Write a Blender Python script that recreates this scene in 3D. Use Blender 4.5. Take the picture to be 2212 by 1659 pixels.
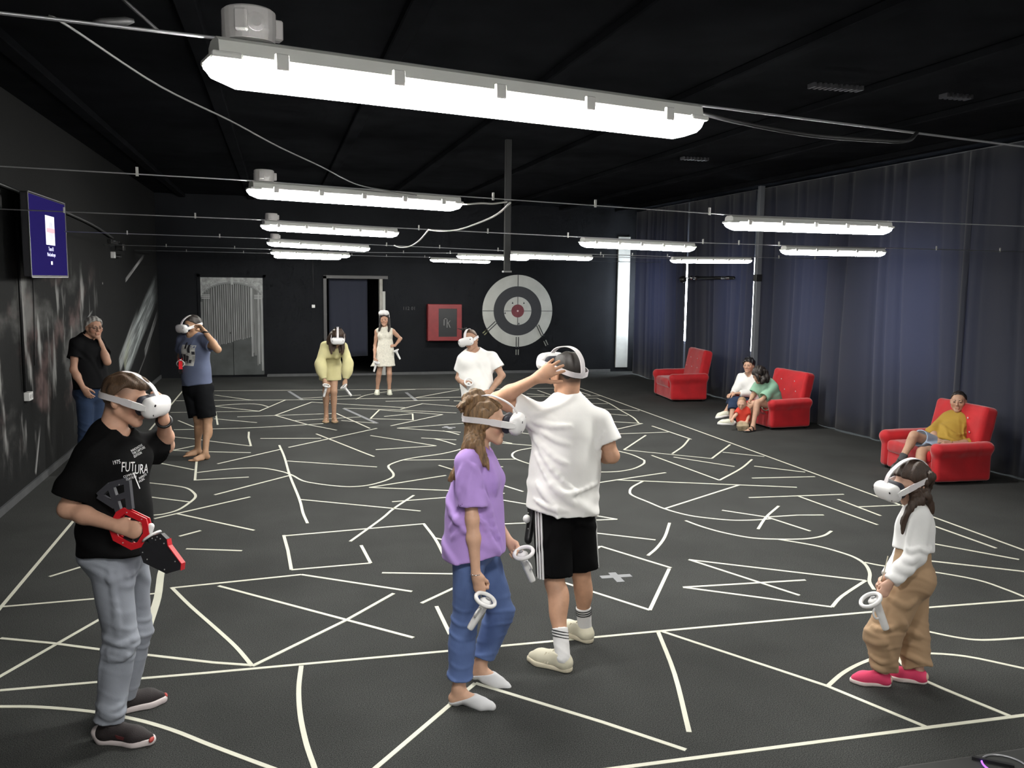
import bpy, bmesh, math, random
import numpy as np
from mathutils import Vector, Matrix
random.seed(7)
for o in list(bpy.data.objects): bpy.data.objects.remove(o)
scene = bpy.context.scene
COL = scene.collection
PI = math.pi

# ------------------------------------------------------------------ camera
CAM = np.array([0.0, 0.0, 2.2]); FPX = 1900.0
RC = np.array([[0.96670007, -0.01790217, 0.2552851], [-0.25561078, -0.11593414, 0.95980332], [0.01241369, -0.99309556, -0.11664953]])
u_, s_, v_ = np.linalg.svd(RC); RC = u_ @ v_
RIGHT, DOWN, FWD = RC[:, 0], RC[:, 1], RC[:, 2]
cd = bpy.data.cameras.new('camera'); cam = bpy.data.objects.new('camera', cd); COL.objects.link(cam)
cd.sensor_width = 36.0; cd.lens = FPX / 2212 * 36.0; cd.clip_start = 0.05; cd.clip_end = 100
cam.matrix_world = Matrix(((RIGHT[0], -DOWN[0], -FWD[0], CAM[0]), (RIGHT[1], -DOWN[1], -FWD[1], CAM[1]), (RIGHT[2], -DOWN[2], -FWD[2], CAM[2]), (0, 0, 0, 1)))
scene.camera = cam

# ------------------------------------------------------------------ world, exposure
w = bpy.data.worlds.new('world'); scene.world = w; w.use_nodes = True
w.node_tree.nodes['Background'].inputs[0].default_value = (0.55, 0.62, 0.8, 1)
w.node_tree.nodes['Background'].inputs[1].default_value = 0.02
vs = scene.view_settings
vs.view_transform = 'Standard'; vs.look = 'None'; vs.gamma = 1.0; vs.use_curve_mapping = False
vs.exposure = 0.5
LAMP = 110.0          # radiance of the lit diffusers
DAYLIGHT = 20.0       # radiance of the daylit window panes behind the curtains
scene.cycles.use_denoising = True; scene.cycles.use_light_tree = False
scene.cycles.use_adaptive_sampling = True; scene.cycles.adaptive_threshold = 0.03; scene.cycles.adaptive_min_samples = 12
scene.cycles.max_bounces = 3; scene.cycles.diffuse_bounces = 2; scene.cycles.glossy_bounces = 2
scene.cycles.transmission_bounces = 4; scene.cycles.transparent_max_bounces = 6
scene.cycles.sample_clamp_indirect = 6.0

def at(px, py, zc):
    """world point seen at a photograph pixel, zc metres ahead of the camera"""
    return CAM + RC @ np.array([(px - 1106) / FPX, (py - 829.5) / FPX, 1.0]) * zc
def on_floor(px, py, z=0.0):
    r = RC @ np.array([(px - 1106) / FPX, (py - 829.5) / FPX, 1.0])
    return CAM + r * ((z - CAM[2]) / r[2])
def depth_of(p): return float(FWD @ (np.asarray(p) - CAM))
# ------------------------------------------------------------------ materials
MATS = {}
def nodes_of(m): return m.node_tree.nodes, m.node_tree.links
def mat(name, col, rough=0.7, metal=0.0, noise=0.0, nscale=8.0, bump=0.0, bscale=120.0, sheen=0.0, spec=0.5, trans=0.0, coat=0.0, stretch=(1,1,1), sss=0.0, vcol=False):
    if name in MATS: return MATS[name]
    m = bpy.data.materials.new(name); m.use_nodes = True; MATS[name] = m
    n, l = nodes_of(m); b = n['Principled BSDF']
    b.inputs['Base Color'].default_value = (*col, 1); b.inputs['Roughness'].default_value = rough
    b.inputs['Metallic'].default_value = metal; b.inputs['Specular IOR Level'].default_value = spec
    if sheen: b.inputs['Sheen Weight'].default_value = sheen; b.inputs['Sheen Roughness'].default_value = 0.4
    if coat: b.inputs['Coat Weight'].default_value = coat
    if sss:
        b.inputs['Subsurface Weight'].default_value = sss; b.inputs['Subsurface Radius'].default_value = (0.012, 0.005, 0.003); b.inputs['Subsurface Scale'].default_value = 0.6
    tc = n.new('ShaderNodeTexCoord'); mp = n.new('ShaderNodeMapping'); l.new(tc.outputs['Object'], mp.inputs[0]); mp.inputs['Scale'].default_value = stretch
    src = None
    if vcol:
        a = n.new('ShaderNodeVertexColor'); a.layer_name = 'Col'; src = a.outputs[0]
    if noise:
        t = n.new('ShaderNodeTexNoise'); t.inputs['Scale'].default_value = nscale; t.inputs['Detail'].default_value = 4
        l.new(mp.outputs[0], t.inputs['Vector'])
        mr = n.new('ShaderNodeMapRange'); mr.inputs[1].default_value = 0.3; mr.inputs[2].default_value = 0.7
        mr.inputs[3].default_value = 1 - noise; mr.inputs[4].default_value = 1 + noise
        l.new(t.outputs[0], mr.inputs[0])
        mx = n.new('ShaderNodeVectorMath'); mx.operation = 'SCALE'
        if src is not None: l.new(src, mx.inputs[0])
        else: mx.inputs[0].default_value = col
        l.new(mr.outputs[0], mx.inputs['Scale']); src = mx.outputs[0]
    if src is not None: l.new(src, b.inputs['Base Color'])
    if bump:
        t = n.new('ShaderNodeTexNoise'); t.inputs['Scale'].default_value = bscale; t.inputs['Detail'].default_value = 3
        l.new(mp.outputs[0], t.inputs['Vector'])
        bp = n.new('ShaderNodeBump'); bp.inputs['Strength'].default_value = bump; bp.inputs['Distance'].default_value = 0.01
        l.new(t.outputs[0], bp.inputs['Height']); l.new(bp.outputs[0], b.inputs['Normal'])
    return m
def emit(name, col, s):
    if name in MATS: return MATS[name]
    m = bpy.data.materials.new(name); m.use_nodes = True; MATS[name] = m
    b = m.node_tree.nodes['Principled BSDF']; b.inputs['Base Color'].default_value = (*[min(1, c) * 0.8 for c in col], 1)
    b.inputs['Emission Color'].default_value = (*col, 1); b.inputs['Emission Strength'].default_value = s; b.inputs['Specular IOR Level'].default_value = 0.0; b.inputs['Roughness'].default_value = 0.9
    return m

# ------------------------------------------------------------------ object helpers
def tag(o, label=None, cat=None, group=None, kind=None):
    if label: o['label'] = label
    if cat: o['category'] = cat
    if group: o['group'] = group
    if kind: o['kind'] = kind
    return o
def empty(name, loc=(0, 0, 0), rz=0.0, label=None, cat=None, group=None, parent=None):
    o = bpy.data.objects.new(name, None); COL.objects.link(o); o.location = loc; o.rotation_euler = (0, 0, rz)
    o.empty_display_size = 0.1
    if parent: o.parent = parent
    return tag(o, label, cat, group)
def mesh_obj(name, me, m, parent=None):
    o = bpy.data.objects.new(name, me); COL.objects.link(o)
    if m is not None and not me.materials: me.materials.append(m)
    if parent: o.parent = parent
    return o
def np_mesh(name, V, F, smooth=True, col=None):
    """mesh from numpy vertices and quads / triangles"""
    me = bpy.data.meshes.new(name); V = np.asarray(V, np.float32); F = np.asarray(F, np.int32); k = F.shape[1]
    me.vertices.add(len(V)); me.vertices.foreach_set('co', V.ravel())
    me.loops.add(F.size); me.loops.foreach_set('vertex_index', F.ravel())
    me.polygons.add(len(F)); me.polygons.foreach_set('loop_start', np.arange(0, F.size, k, dtype=np.int32))
    try: me.polygons.foreach_set('loop_total', np.full(len(F), k, np.int32))
    except Exception: pass
    me.update(calc_edges=True)
    me.polygons.foreach_set('use_smooth', np.full(len(F), smooth))
    if col is not None:
        a = me.color_attributes.new('Col', 'FLOAT_COLOR', 'POINT')
        c = np.ones((len(V), 4), np.float32); c[:, :3] = col; a.data.foreach_set('color', c.ravel())
    me.validate(); return me
class MB:
    """collects boxes, prisms, tubes, ribbons into one bmesh"""
    def __init__(s): s.bm = bmesh.new()
    def box(s, lo, hi, bev=0.0, seg=2, M=None):
        c = [(a + b) / 2 for a, b in zip(lo, hi)]; d = [abs(b - a) for a, b in zip(lo, hi)]
        r = bmesh.ops.create_cube(s.bm, size=1.0); vs_ = r['verts']
        bmesh.ops.scale(s.bm, vec=d, verts=vs_)
        if bev:
            es = list({e for v in vs_ for e in v.link_edges})
            rr = bmesh.ops.bevel(s.bm, geom=es, offset=bev, segments=seg, profile=0.5, affect='EDGES')
            vs_ = list({v for f in rr['faces'] for v in f.verts} | {v for v in vs_ if v.is_valid})
        bmesh.ops.translate(s.bm, vec=c, verts=vs_)
        if M is not None: bmesh.ops.transform(s.bm, matrix=M, verts=vs_)
        return s
    def prism(s, pts, org, ax, ay, n, t0, t1):
        """2-D outline pts in the plane (ax, ay) at org, extruded along n from t0 to t1"""
        org, ax, ay, n = map(np.asarray, (org, ax, ay, n))
        a = [s.bm.verts.new(org + ax * x + ay * y + n * t0) for x, y in pts]
        b = [s.bm.verts.new(org + ax * x + ay * y + n * t1) for x, y in pts]
        k = len(pts); s.bm.faces.new(a[::-1]); s.bm.faces.new(b)
        for i in range(k): s.bm.faces.new((a[i], a[(i + 1) % k], b[(i + 1) % k], b[i]))
        return s
    def tube(s, pts, r, seg=8, cap=True):
        pts = [np.asarray(p, float) for p in pts]; rs = r if isinstance(r, (list, tuple)) else [r] * len(pts)
        rings = []; prev = None
        for i, p in enumerate(pts):
            t = pts[min(i + 1, len(pts) - 1)] - pts[max(i - 1, 0)]; t = t / (np.linalg.norm(t) + 1e-9)
            if prev is None:
                prev = np.cross(t, (0, 0, 1) if abs(t[2]) < 0.9 else (1, 0, 0))
            prev = prev - t * (prev @ t); prev /= np.linalg.norm(prev); q = np.cross(t, prev)
            rings.append([s.bm.verts.new(p + rs[i] * (prev * math.cos(a) + q * math.sin(a))) for a in [2 * PI * j / seg for j in range(seg)]])
        for a, b in zip(rings, rings[1:]):
            for j in range(seg): s.bm.faces.new((a[j], a[(j + 1) % seg], b[(j + 1) % seg], b[j]))
        if cap: s.bm.faces.new(rings[0][::-1]); s.bm.faces.new(rings[-1])
        return s
    def lathe(s, prof, c=(0, 0, 0), seg=20, M=None):
        rings = []
        for r, z in prof:
            rings.append([s.bm.verts.new((c[0] + r * math.cos(2 * PI * j / seg), c[1] + r * math.sin(2 * PI * j / seg), c[2] + z)) for j in range(seg)])
        for a, b in zip(rings, rings[1:]):
            for j in range(seg): s.bm.faces.new((a[j], a[(j + 1) % seg], b[(j + 1) % seg], b[j]))
        s.bm.faces.new(rings[0][::-1]); s.bm.faces.new(rings[-1])
        if M is not None: bmesh.ops.transform(s.bm, matrix=M, verts=[v for r in rings for v in r])
        return s
    def ribbon(s, pts, ups, width, thick):
        """flat strap along pts; ups = outward normals"""
        pts = [np.asarray(p, float) for p in pts]; rings = []
        ws = width if isinstance(width, (list, tuple)) else [width] * len(pts)
        for i, p in enumerate(pts):
            t = pts[min(i + 1, len(pts) - 1)] - pts[max(i - 1, 0)]; t /= np.linalg.norm(t)
            u = np.asarray(ups[i], float); u = u - t * (u @ t); u /= np.linalg.norm(u); q = np.cross(t, u) * ws[i] / 2; u = u * thick / 2
            rings.append([s.bm.verts.new(p + a * q + b * u) for a, b in ((1, 1), (-1, 1), (-1, -1), (1, -1))])
        for a, b in zip(rings, rings[1:]):
            for j in range(4): s.bm.faces.new((a[j], a[(j + 1) % 4], b[(j + 1) % 4], b[j]))
        s.bm.faces.new(rings[0][::-1]); s.bm.faces.new(rings[-1]); return s
    def torus(s, R, r, M=None, seg=24, sub=8, a0=0, a1=2 * PI):
        full = abs(a1 - a0 - 2 * PI) < 1e-6; k = seg if full else seg + 1; rings = []
        for i in range(k):
            a = a0 + (a1 - a0) * i / seg
            rings.append([s.bm.verts.new(((R + r * math.cos(b)) * math.cos(a), (R + r * math.cos(b)) * math.sin(a), r * math.sin(b))) for b in [2 * PI * j / sub for j in range(sub)]])
        for i in range(k if full else k - 1):
            a, b = rings[i], rings[(i + 1) % k]
            for j in range(sub): s.bm.faces.new((a[j], b[j], b[(j + 1) % sub], a[(j + 1) % sub]))
        if not full: s.bm.faces.new(rings[0]); s.bm.faces.new(rings[-1][::-1])
        if M is not None: bmesh.ops.transform(s.bm, matrix=M, verts=[v for r_ in rings for v in r_])
        return s
    def mesh(s, name, smooth=False):
        bmesh.ops.recalc_face_normals(s.bm, faces=s.bm.faces)
        me = bpy.data.meshes.new(name); s.bm.to_mesh(me); s.bm.free()
        if smooth: me.polygons.foreach_set('use_smooth', np.full(len(me.polygons), True))
        return me
    def build(s, name, m, parent=None, smooth=False): return mesh_obj(name, s.mesh(name, smooth), m, parent)
def struct(o): o['kind'] = 'structure'; return o
def copy_tree(o, parent=None):
    c = o.copy(); COL.objects.link(c); c.parent = parent
    for ch in list(o.children): copy_tree(ch, c)
    return c
def smooth_poly(pts, n=6):
    """Catmull-Rom through points"""
    P = [np.asarray(p, float) for p in pts]; P = [2 * P[0] - P[1]] + P + [2 * P[-1] - P[-2]]; out = []
    for i in range(1, len(P) - 2):
        for k in range(n):
            t = k / n; a, b, c, d = P[i - 1:i + 3]
            out.append(0.5 * (2 * b + (c - a) * t + (2 * a - 5 * b + 4 * c - d) * t * t + (3 * b - a - 3 * c + d) * t ** 3))
    out.append(P[-2]); return out

# ------------------------------------------------------------------ signed distance shapes -> one smooth mesh
f32 = np.float32
def A(v): return np.asarray(v, f32)
def unit(v): v = np.asarray(v, float); return v / (np.linalg.norm(v) + 1e-12)
class Sdf:
    def __init__(s): s.ops = []; s.disp = None
    def _add(s, fn, c, R, k, mode): s.ops.append((fn, A(c), float(R), float(k), mode)); return s
    def cone(s, a, b, ra, rb=None, k=0.02, flat=None, q=1.0, mode='u'):
        rb = ra if rb is None else rb; a, b = A(a), A(b)
        R = float(np.linalg.norm(b - a)) / 2 + max(ra, rb)
        if flat is None or q == 1.0:
            ab = b - a; L = f32(ab @ ab + 1e-12)
            def fn(P):
                pa = P - a; t = np.clip((pa @ ab) / L, 0, 1)
                return np.linalg.norm(pa - t[..., None] * ab, axis=-1) - (ra + (rb - ra) * t)
        else:
            v = A(unit(flat)); g = f32(1 / q - 1)
            T = lambda X: X + (X @ v)[..., None] * v * g
            a2, b2 = T(a[None])[0], T(b[None])[0]; ab = b2 - a2; L = f32(ab @ ab + 1e-12)
            def fn(P):
                pa = T(P) - a2; t = np.clip((pa @ ab) / L, 0, 1); e = pa - t[..., None] * ab
                ln = np.linalg.norm(e, axis=-1) + 1e-9; n = e / ln[..., None]
                gr = np.linalg.norm(n + (n @ v)[..., None] * v * g, axis=-1)
                return (ln - (ra + (rb - ra) * t)) / gr
        return s._add(fn, (a + b) / 2, R, k, mode)
    def ell(s, c, r, Rm=None, k=0.02, mode='u'):
        c = A(c); r = A(r); Rm = None if Rm is None else A(Rm)      # Rm columns = local axes
        def fn(P):
            p = P - c
            if Rm is not None: p = p @ Rm
            k0 = np.linalg.norm(p / r, axis=-1); k1 = np.linalg.norm(p / (r * r), axis=-1) + 1e-9
            return k0 * (k0 - 1) / k1
        return s._add(fn, c, float(r.max()), k, mode)
    def box(s, c, h, rd=0.01, Rm=None, k=0.01, mode='u'):
        c = A(c); h = A(h) - f32(rd); Rm = None if Rm is None else A(Rm)
        def fn(P):
            p = P - c
            if Rm is not None: p = p @ Rm
            q = np.abs(p) - h
            return np.linalg.norm(np.maximum(q, 0), axis=-1) + np.minimum(q.max(axis=-1), 0) - f32(rd)
        return s._add(fn, c, float(np.linalg.norm(h) + rd), k, mode)
    def plane(s, c, n, k=0.004, mode='i'):
        c = A(c); n = A(unit(n))
        return s._add(lambda P: (P - c) @ n, c, 99.0, k, mode)      # keeps the side n points away from
    def sub(s, other, k=0.01, mode='u'):
        lo, hi = other.bounds(); c = (lo + hi) / 2
        s.ops.append((other, A(c), float(np.linalg.norm(hi - lo) / 2), float(k), mode)); return s
    def bounds(s):
        lo = np.full(3, 1e9); hi = -lo
        for fn, c, R, k, mode in s.ops:
            if mode == 'u' and R < 50:
                if isinstance(fn, Sdf): a, b = fn.bounds()
                else: a, b = c - R, c + R
                lo = np.minimum(lo, a); hi = np.maximum(hi, b)
        return lo, hi
    def ev(s, P, BC, bh):
        """P (blocks, m, 3), BC block centres, bh block half-diagonal"""
        D = np.full(P.shape[:2], 0.5, f32)
        for fn, c, R, k, mode in s.ops:
            if R > 50: sel = slice(None)
            else:
                sel = np.nonzero(np.linalg.norm(BC - c, axis=1) < R + bh + k + 0.03)[0]
                if len(sel) == 0: continue
            d = fn.ev(P[sel], BC[sel], bh) if isinstance(fn, Sdf) else fn(P[sel])
            e = D[sel]
            if mode == 'u':
                if k > 0: h = np.clip(0.5 + 0.5 * (e - d) / k, 0, 1); e = e * (1 - h) + d * h - k * h * (1 - h)
                else: e = np.minimum(e, d)
            else:
                if mode == 's': d = -d
                if k > 0: h = np.clip(0.5 - 0.5 * (e - d) / k, 0, 1); e = e * (1 - h) + d * h + k * h * (1 - h)
                else: e = np.maximum(e, d)
            D[sel] = e
        if s.disp is not None: D = D + s.disp(P)
        return D.astype(f32)
    def at(s, pts):
        P = A(pts)[:, None, :]; return s.ev(P, P[:, 0], 9.0)[:, 0]
    def mesh(s, h, lo=None, hi=None):
        """surface nets; returns vertices, quads"""
        if lo is None: lo, hi = s.bounds()
        lo = np.asarray(lo, float) - 0.02; hi = np.asarray(hi, float) + 0.02; B = 8
        nb = np.maximum(np.ceil((hi - lo) / (B * h)).astype(int), 1); n = nb * B
        bi = np.stack(np.meshgrid(*[np.arange(k) for k in nb], indexing='ij'), -1).reshape(-1, 3)
        cen = (lo + (bi * B + (B - 1) / 2) * h).astype(f32)
        dc = s.ev(cen[:, None, :], cen, 9.0)[:, 0]
        half = B * h * 0.87
        act = np.abs(dc) < half * 1.35 + 0.012
        G = np.repeat(np.repeat(np.repeat(np.where(dc < 0, -1, 1).astype(f32).reshape(nb), B, 0), B, 1), B, 2)
        ab = bi[act]; ac = cen[act]
        loc = np.stack(np.meshgrid(*[np.arange(B)] * 3, indexing='ij'), -1).reshape(-1, 3)
        for i0 in range(0, len(ab), 3000):
            q = ab[i0:i0 + 3000]; idx = q[:, None, :] * B + loc[None]
            D = s.ev((lo + idx * h).astype(f32), ac[i0:i0 + 3000], half)
            G[idx[..., 0], idx[..., 1], idx[..., 2]] = D
        S = G < 0; g = lambda dx, dy, dz, M=S: M[dx:n[0] - 1 + dx, dy:n[1] - 1 + dy, dz:n[2] - 1 + dz]
        cnt = np.zeros(n - 1, np.int8)
        for dx in (0, 1):
            for dy in (0, 1):
                for dz in (0, 1): cnt += g(dx, dy, dz)
        mix = (cnt > 0) & (cnt < 8); C = np.argwhere(mix)
        if len(C) == 0: return np.zeros((0, 3)), np.zeros((0, 4), int)
        vid = np.full(n - 1, -1, np.int64); vid[mix] = np.arange(len(C))
        cor = [(x, y, z) for x in (0, 1) for y in (0, 1) for z in (0, 1)]
        val = np.stack([G[C[:, 0] + c[0], C[:, 1] + c[1], C[:, 2] + c[2]] for c in cor], 1)
        acc = np.zeros((len(C), 3)); num = np.zeros(len(C))
        for i, a in enumerate(cor):
            for j, b in enumerate(cor):
                if j > i and sum(abs(p - q) for p, q in zip(a, b)) == 1:
                    va, vb = val[:, i], val[:, j]; m = (va < 0) != (vb < 0); t = np.where(m, va / np.where(m, va - vb, 1), 0)
                    pa, pb = np.array(a, float), np.array(b, float)
                    acc += m[:, None] * (pa + t[:, None] * (pb - pa)); num += m
        V = lo + (C + acc / num[:, None]) * h
        F = []
        for ax in range(3):
            u, v = (ax + 1) % 3, (ax + 2) % 3
            s0 = [slice(1, -1)] * 3; s1 = [slice(1, -1)] * 3; s0[ax] = slice(0, -1); s1[ax] = slice(1, None)
            a, b = S[tuple(s0)], S[tuple(s1)]
            for flip, m in ((False, a & ~b), (True, ~a & b)):
                e = np.argwhere(m)
                if len(e) == 0: continue
                off = np.array([1, 1, 1]); off[ax] = 0; e = e + off
                def cell(du, dv):
                    c = e.copy(); c[:, u] -= du; c[:, v] -= dv; return vid[c[:, 0], c[:, 1], c[:, 2]]
                qd = np.stack([cell(1, 1), cell(0, 1), cell(0, 0), cell(1, 0)], 1)
                F.append(qd[:, ::-1] if flip else qd)
        F = np.concatenate(F); F = F[(F >= 0).all(1)]
        return V, F
def merge_vf(parts):
    Vs, Fs, o = [], [], 0
    for V, F in parts:
        if len(F) == 0: continue
        us, inv = np.unique(F, return_inverse=True); Vs.append(V[us]); Fs.append(inv.reshape(F.shape) + o); o += len(us)
    return np.concatenate(Vs), np.concatenate(Fs)
def sdf_obj(name, sdf, h, m, parent=None, origin=(0, 0, 0), colfn=None):
    V, F = sdf.mesh(h); col = colfn(V) if colfn else None
    return mesh_obj(name, np_mesh(name, V - np.asarray(origin), F, True, col), m, parent)
def wob(amp, fx, fy, fz, ph=0.0, c=None):
    """cloth folds: soft waves plus sharp, slanting creases that drift with height"""
    def fn(P):
        x, y, z = P[..., 0], P[..., 1], P[..., 2]
        u = RIGHT[0] * x + RIGHT[1] * y; v = FWD[0] * x + FWD[1] * y
        a = np.sin(x * fx + 2.1 * np.sin(z * 7 + ph) + ph) + np.sin(y * fy + 1.7 * np.sin(z * 9 + x * 5 + ph) + 2 * ph)
        w1 = np.sin((z * 0.85 + u * 0.7 + v * 0.3) * fz * 1.3 + 2.0 * np.sin(z * 5 - v * 6 + ph) + 1.3 * np.sin(u * 8 + ph) + ph); w2 = np.sin((z * 0.55 - u * 1.0 + v * 0.4) * fz * 1.7 + 2.4 * np.sin(u * 7 + z * 6 + 2 * ph) + 2 * ph)
        r1 = np.clip(w1, 0, 1) ** 3; r2 = np.clip(w2, 0, 1) ** 4; m1 = np.clip(0.2 + np.sin(u * 6 + z * 5 + v * 5 + ph), 0, 1); m2 = np.clip(-0.1 + np.sin(z * 7 - u * 6 + v * 4 + 3 * ph), 0, 1)
        return (amp * (0.25 * a - 1.1 * r1 * m1 - 1.0 * r2 * m2 * (1 - 0.7 * m1) + 0.1)).astype(f32)
    return fn
def knee_folds(base, pts, amp=0.006, R=0.11, f=85):
    """extra horizontal creases gathered around points (knees, ankles)"""
    def fn(P):
        d = base(P) if base else 0.0
        for c, rr in pts:
            q = P - A(c); m = np.exp(-(np.linalg.norm(q, axis=-1) / (R * rr)) ** 2); u = RIGHT[0] * q[..., 0] + RIGHT[1] * q[..., 1]
            d = d + amp * m * (0.15 - np.clip(np.sin(q[..., 2] * f + u * 14 + 1.5 * np.sin(u * 22 + c[0] * 9)), 0, 1) ** 2)
        return d.astype(f32)
    return fn
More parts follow.
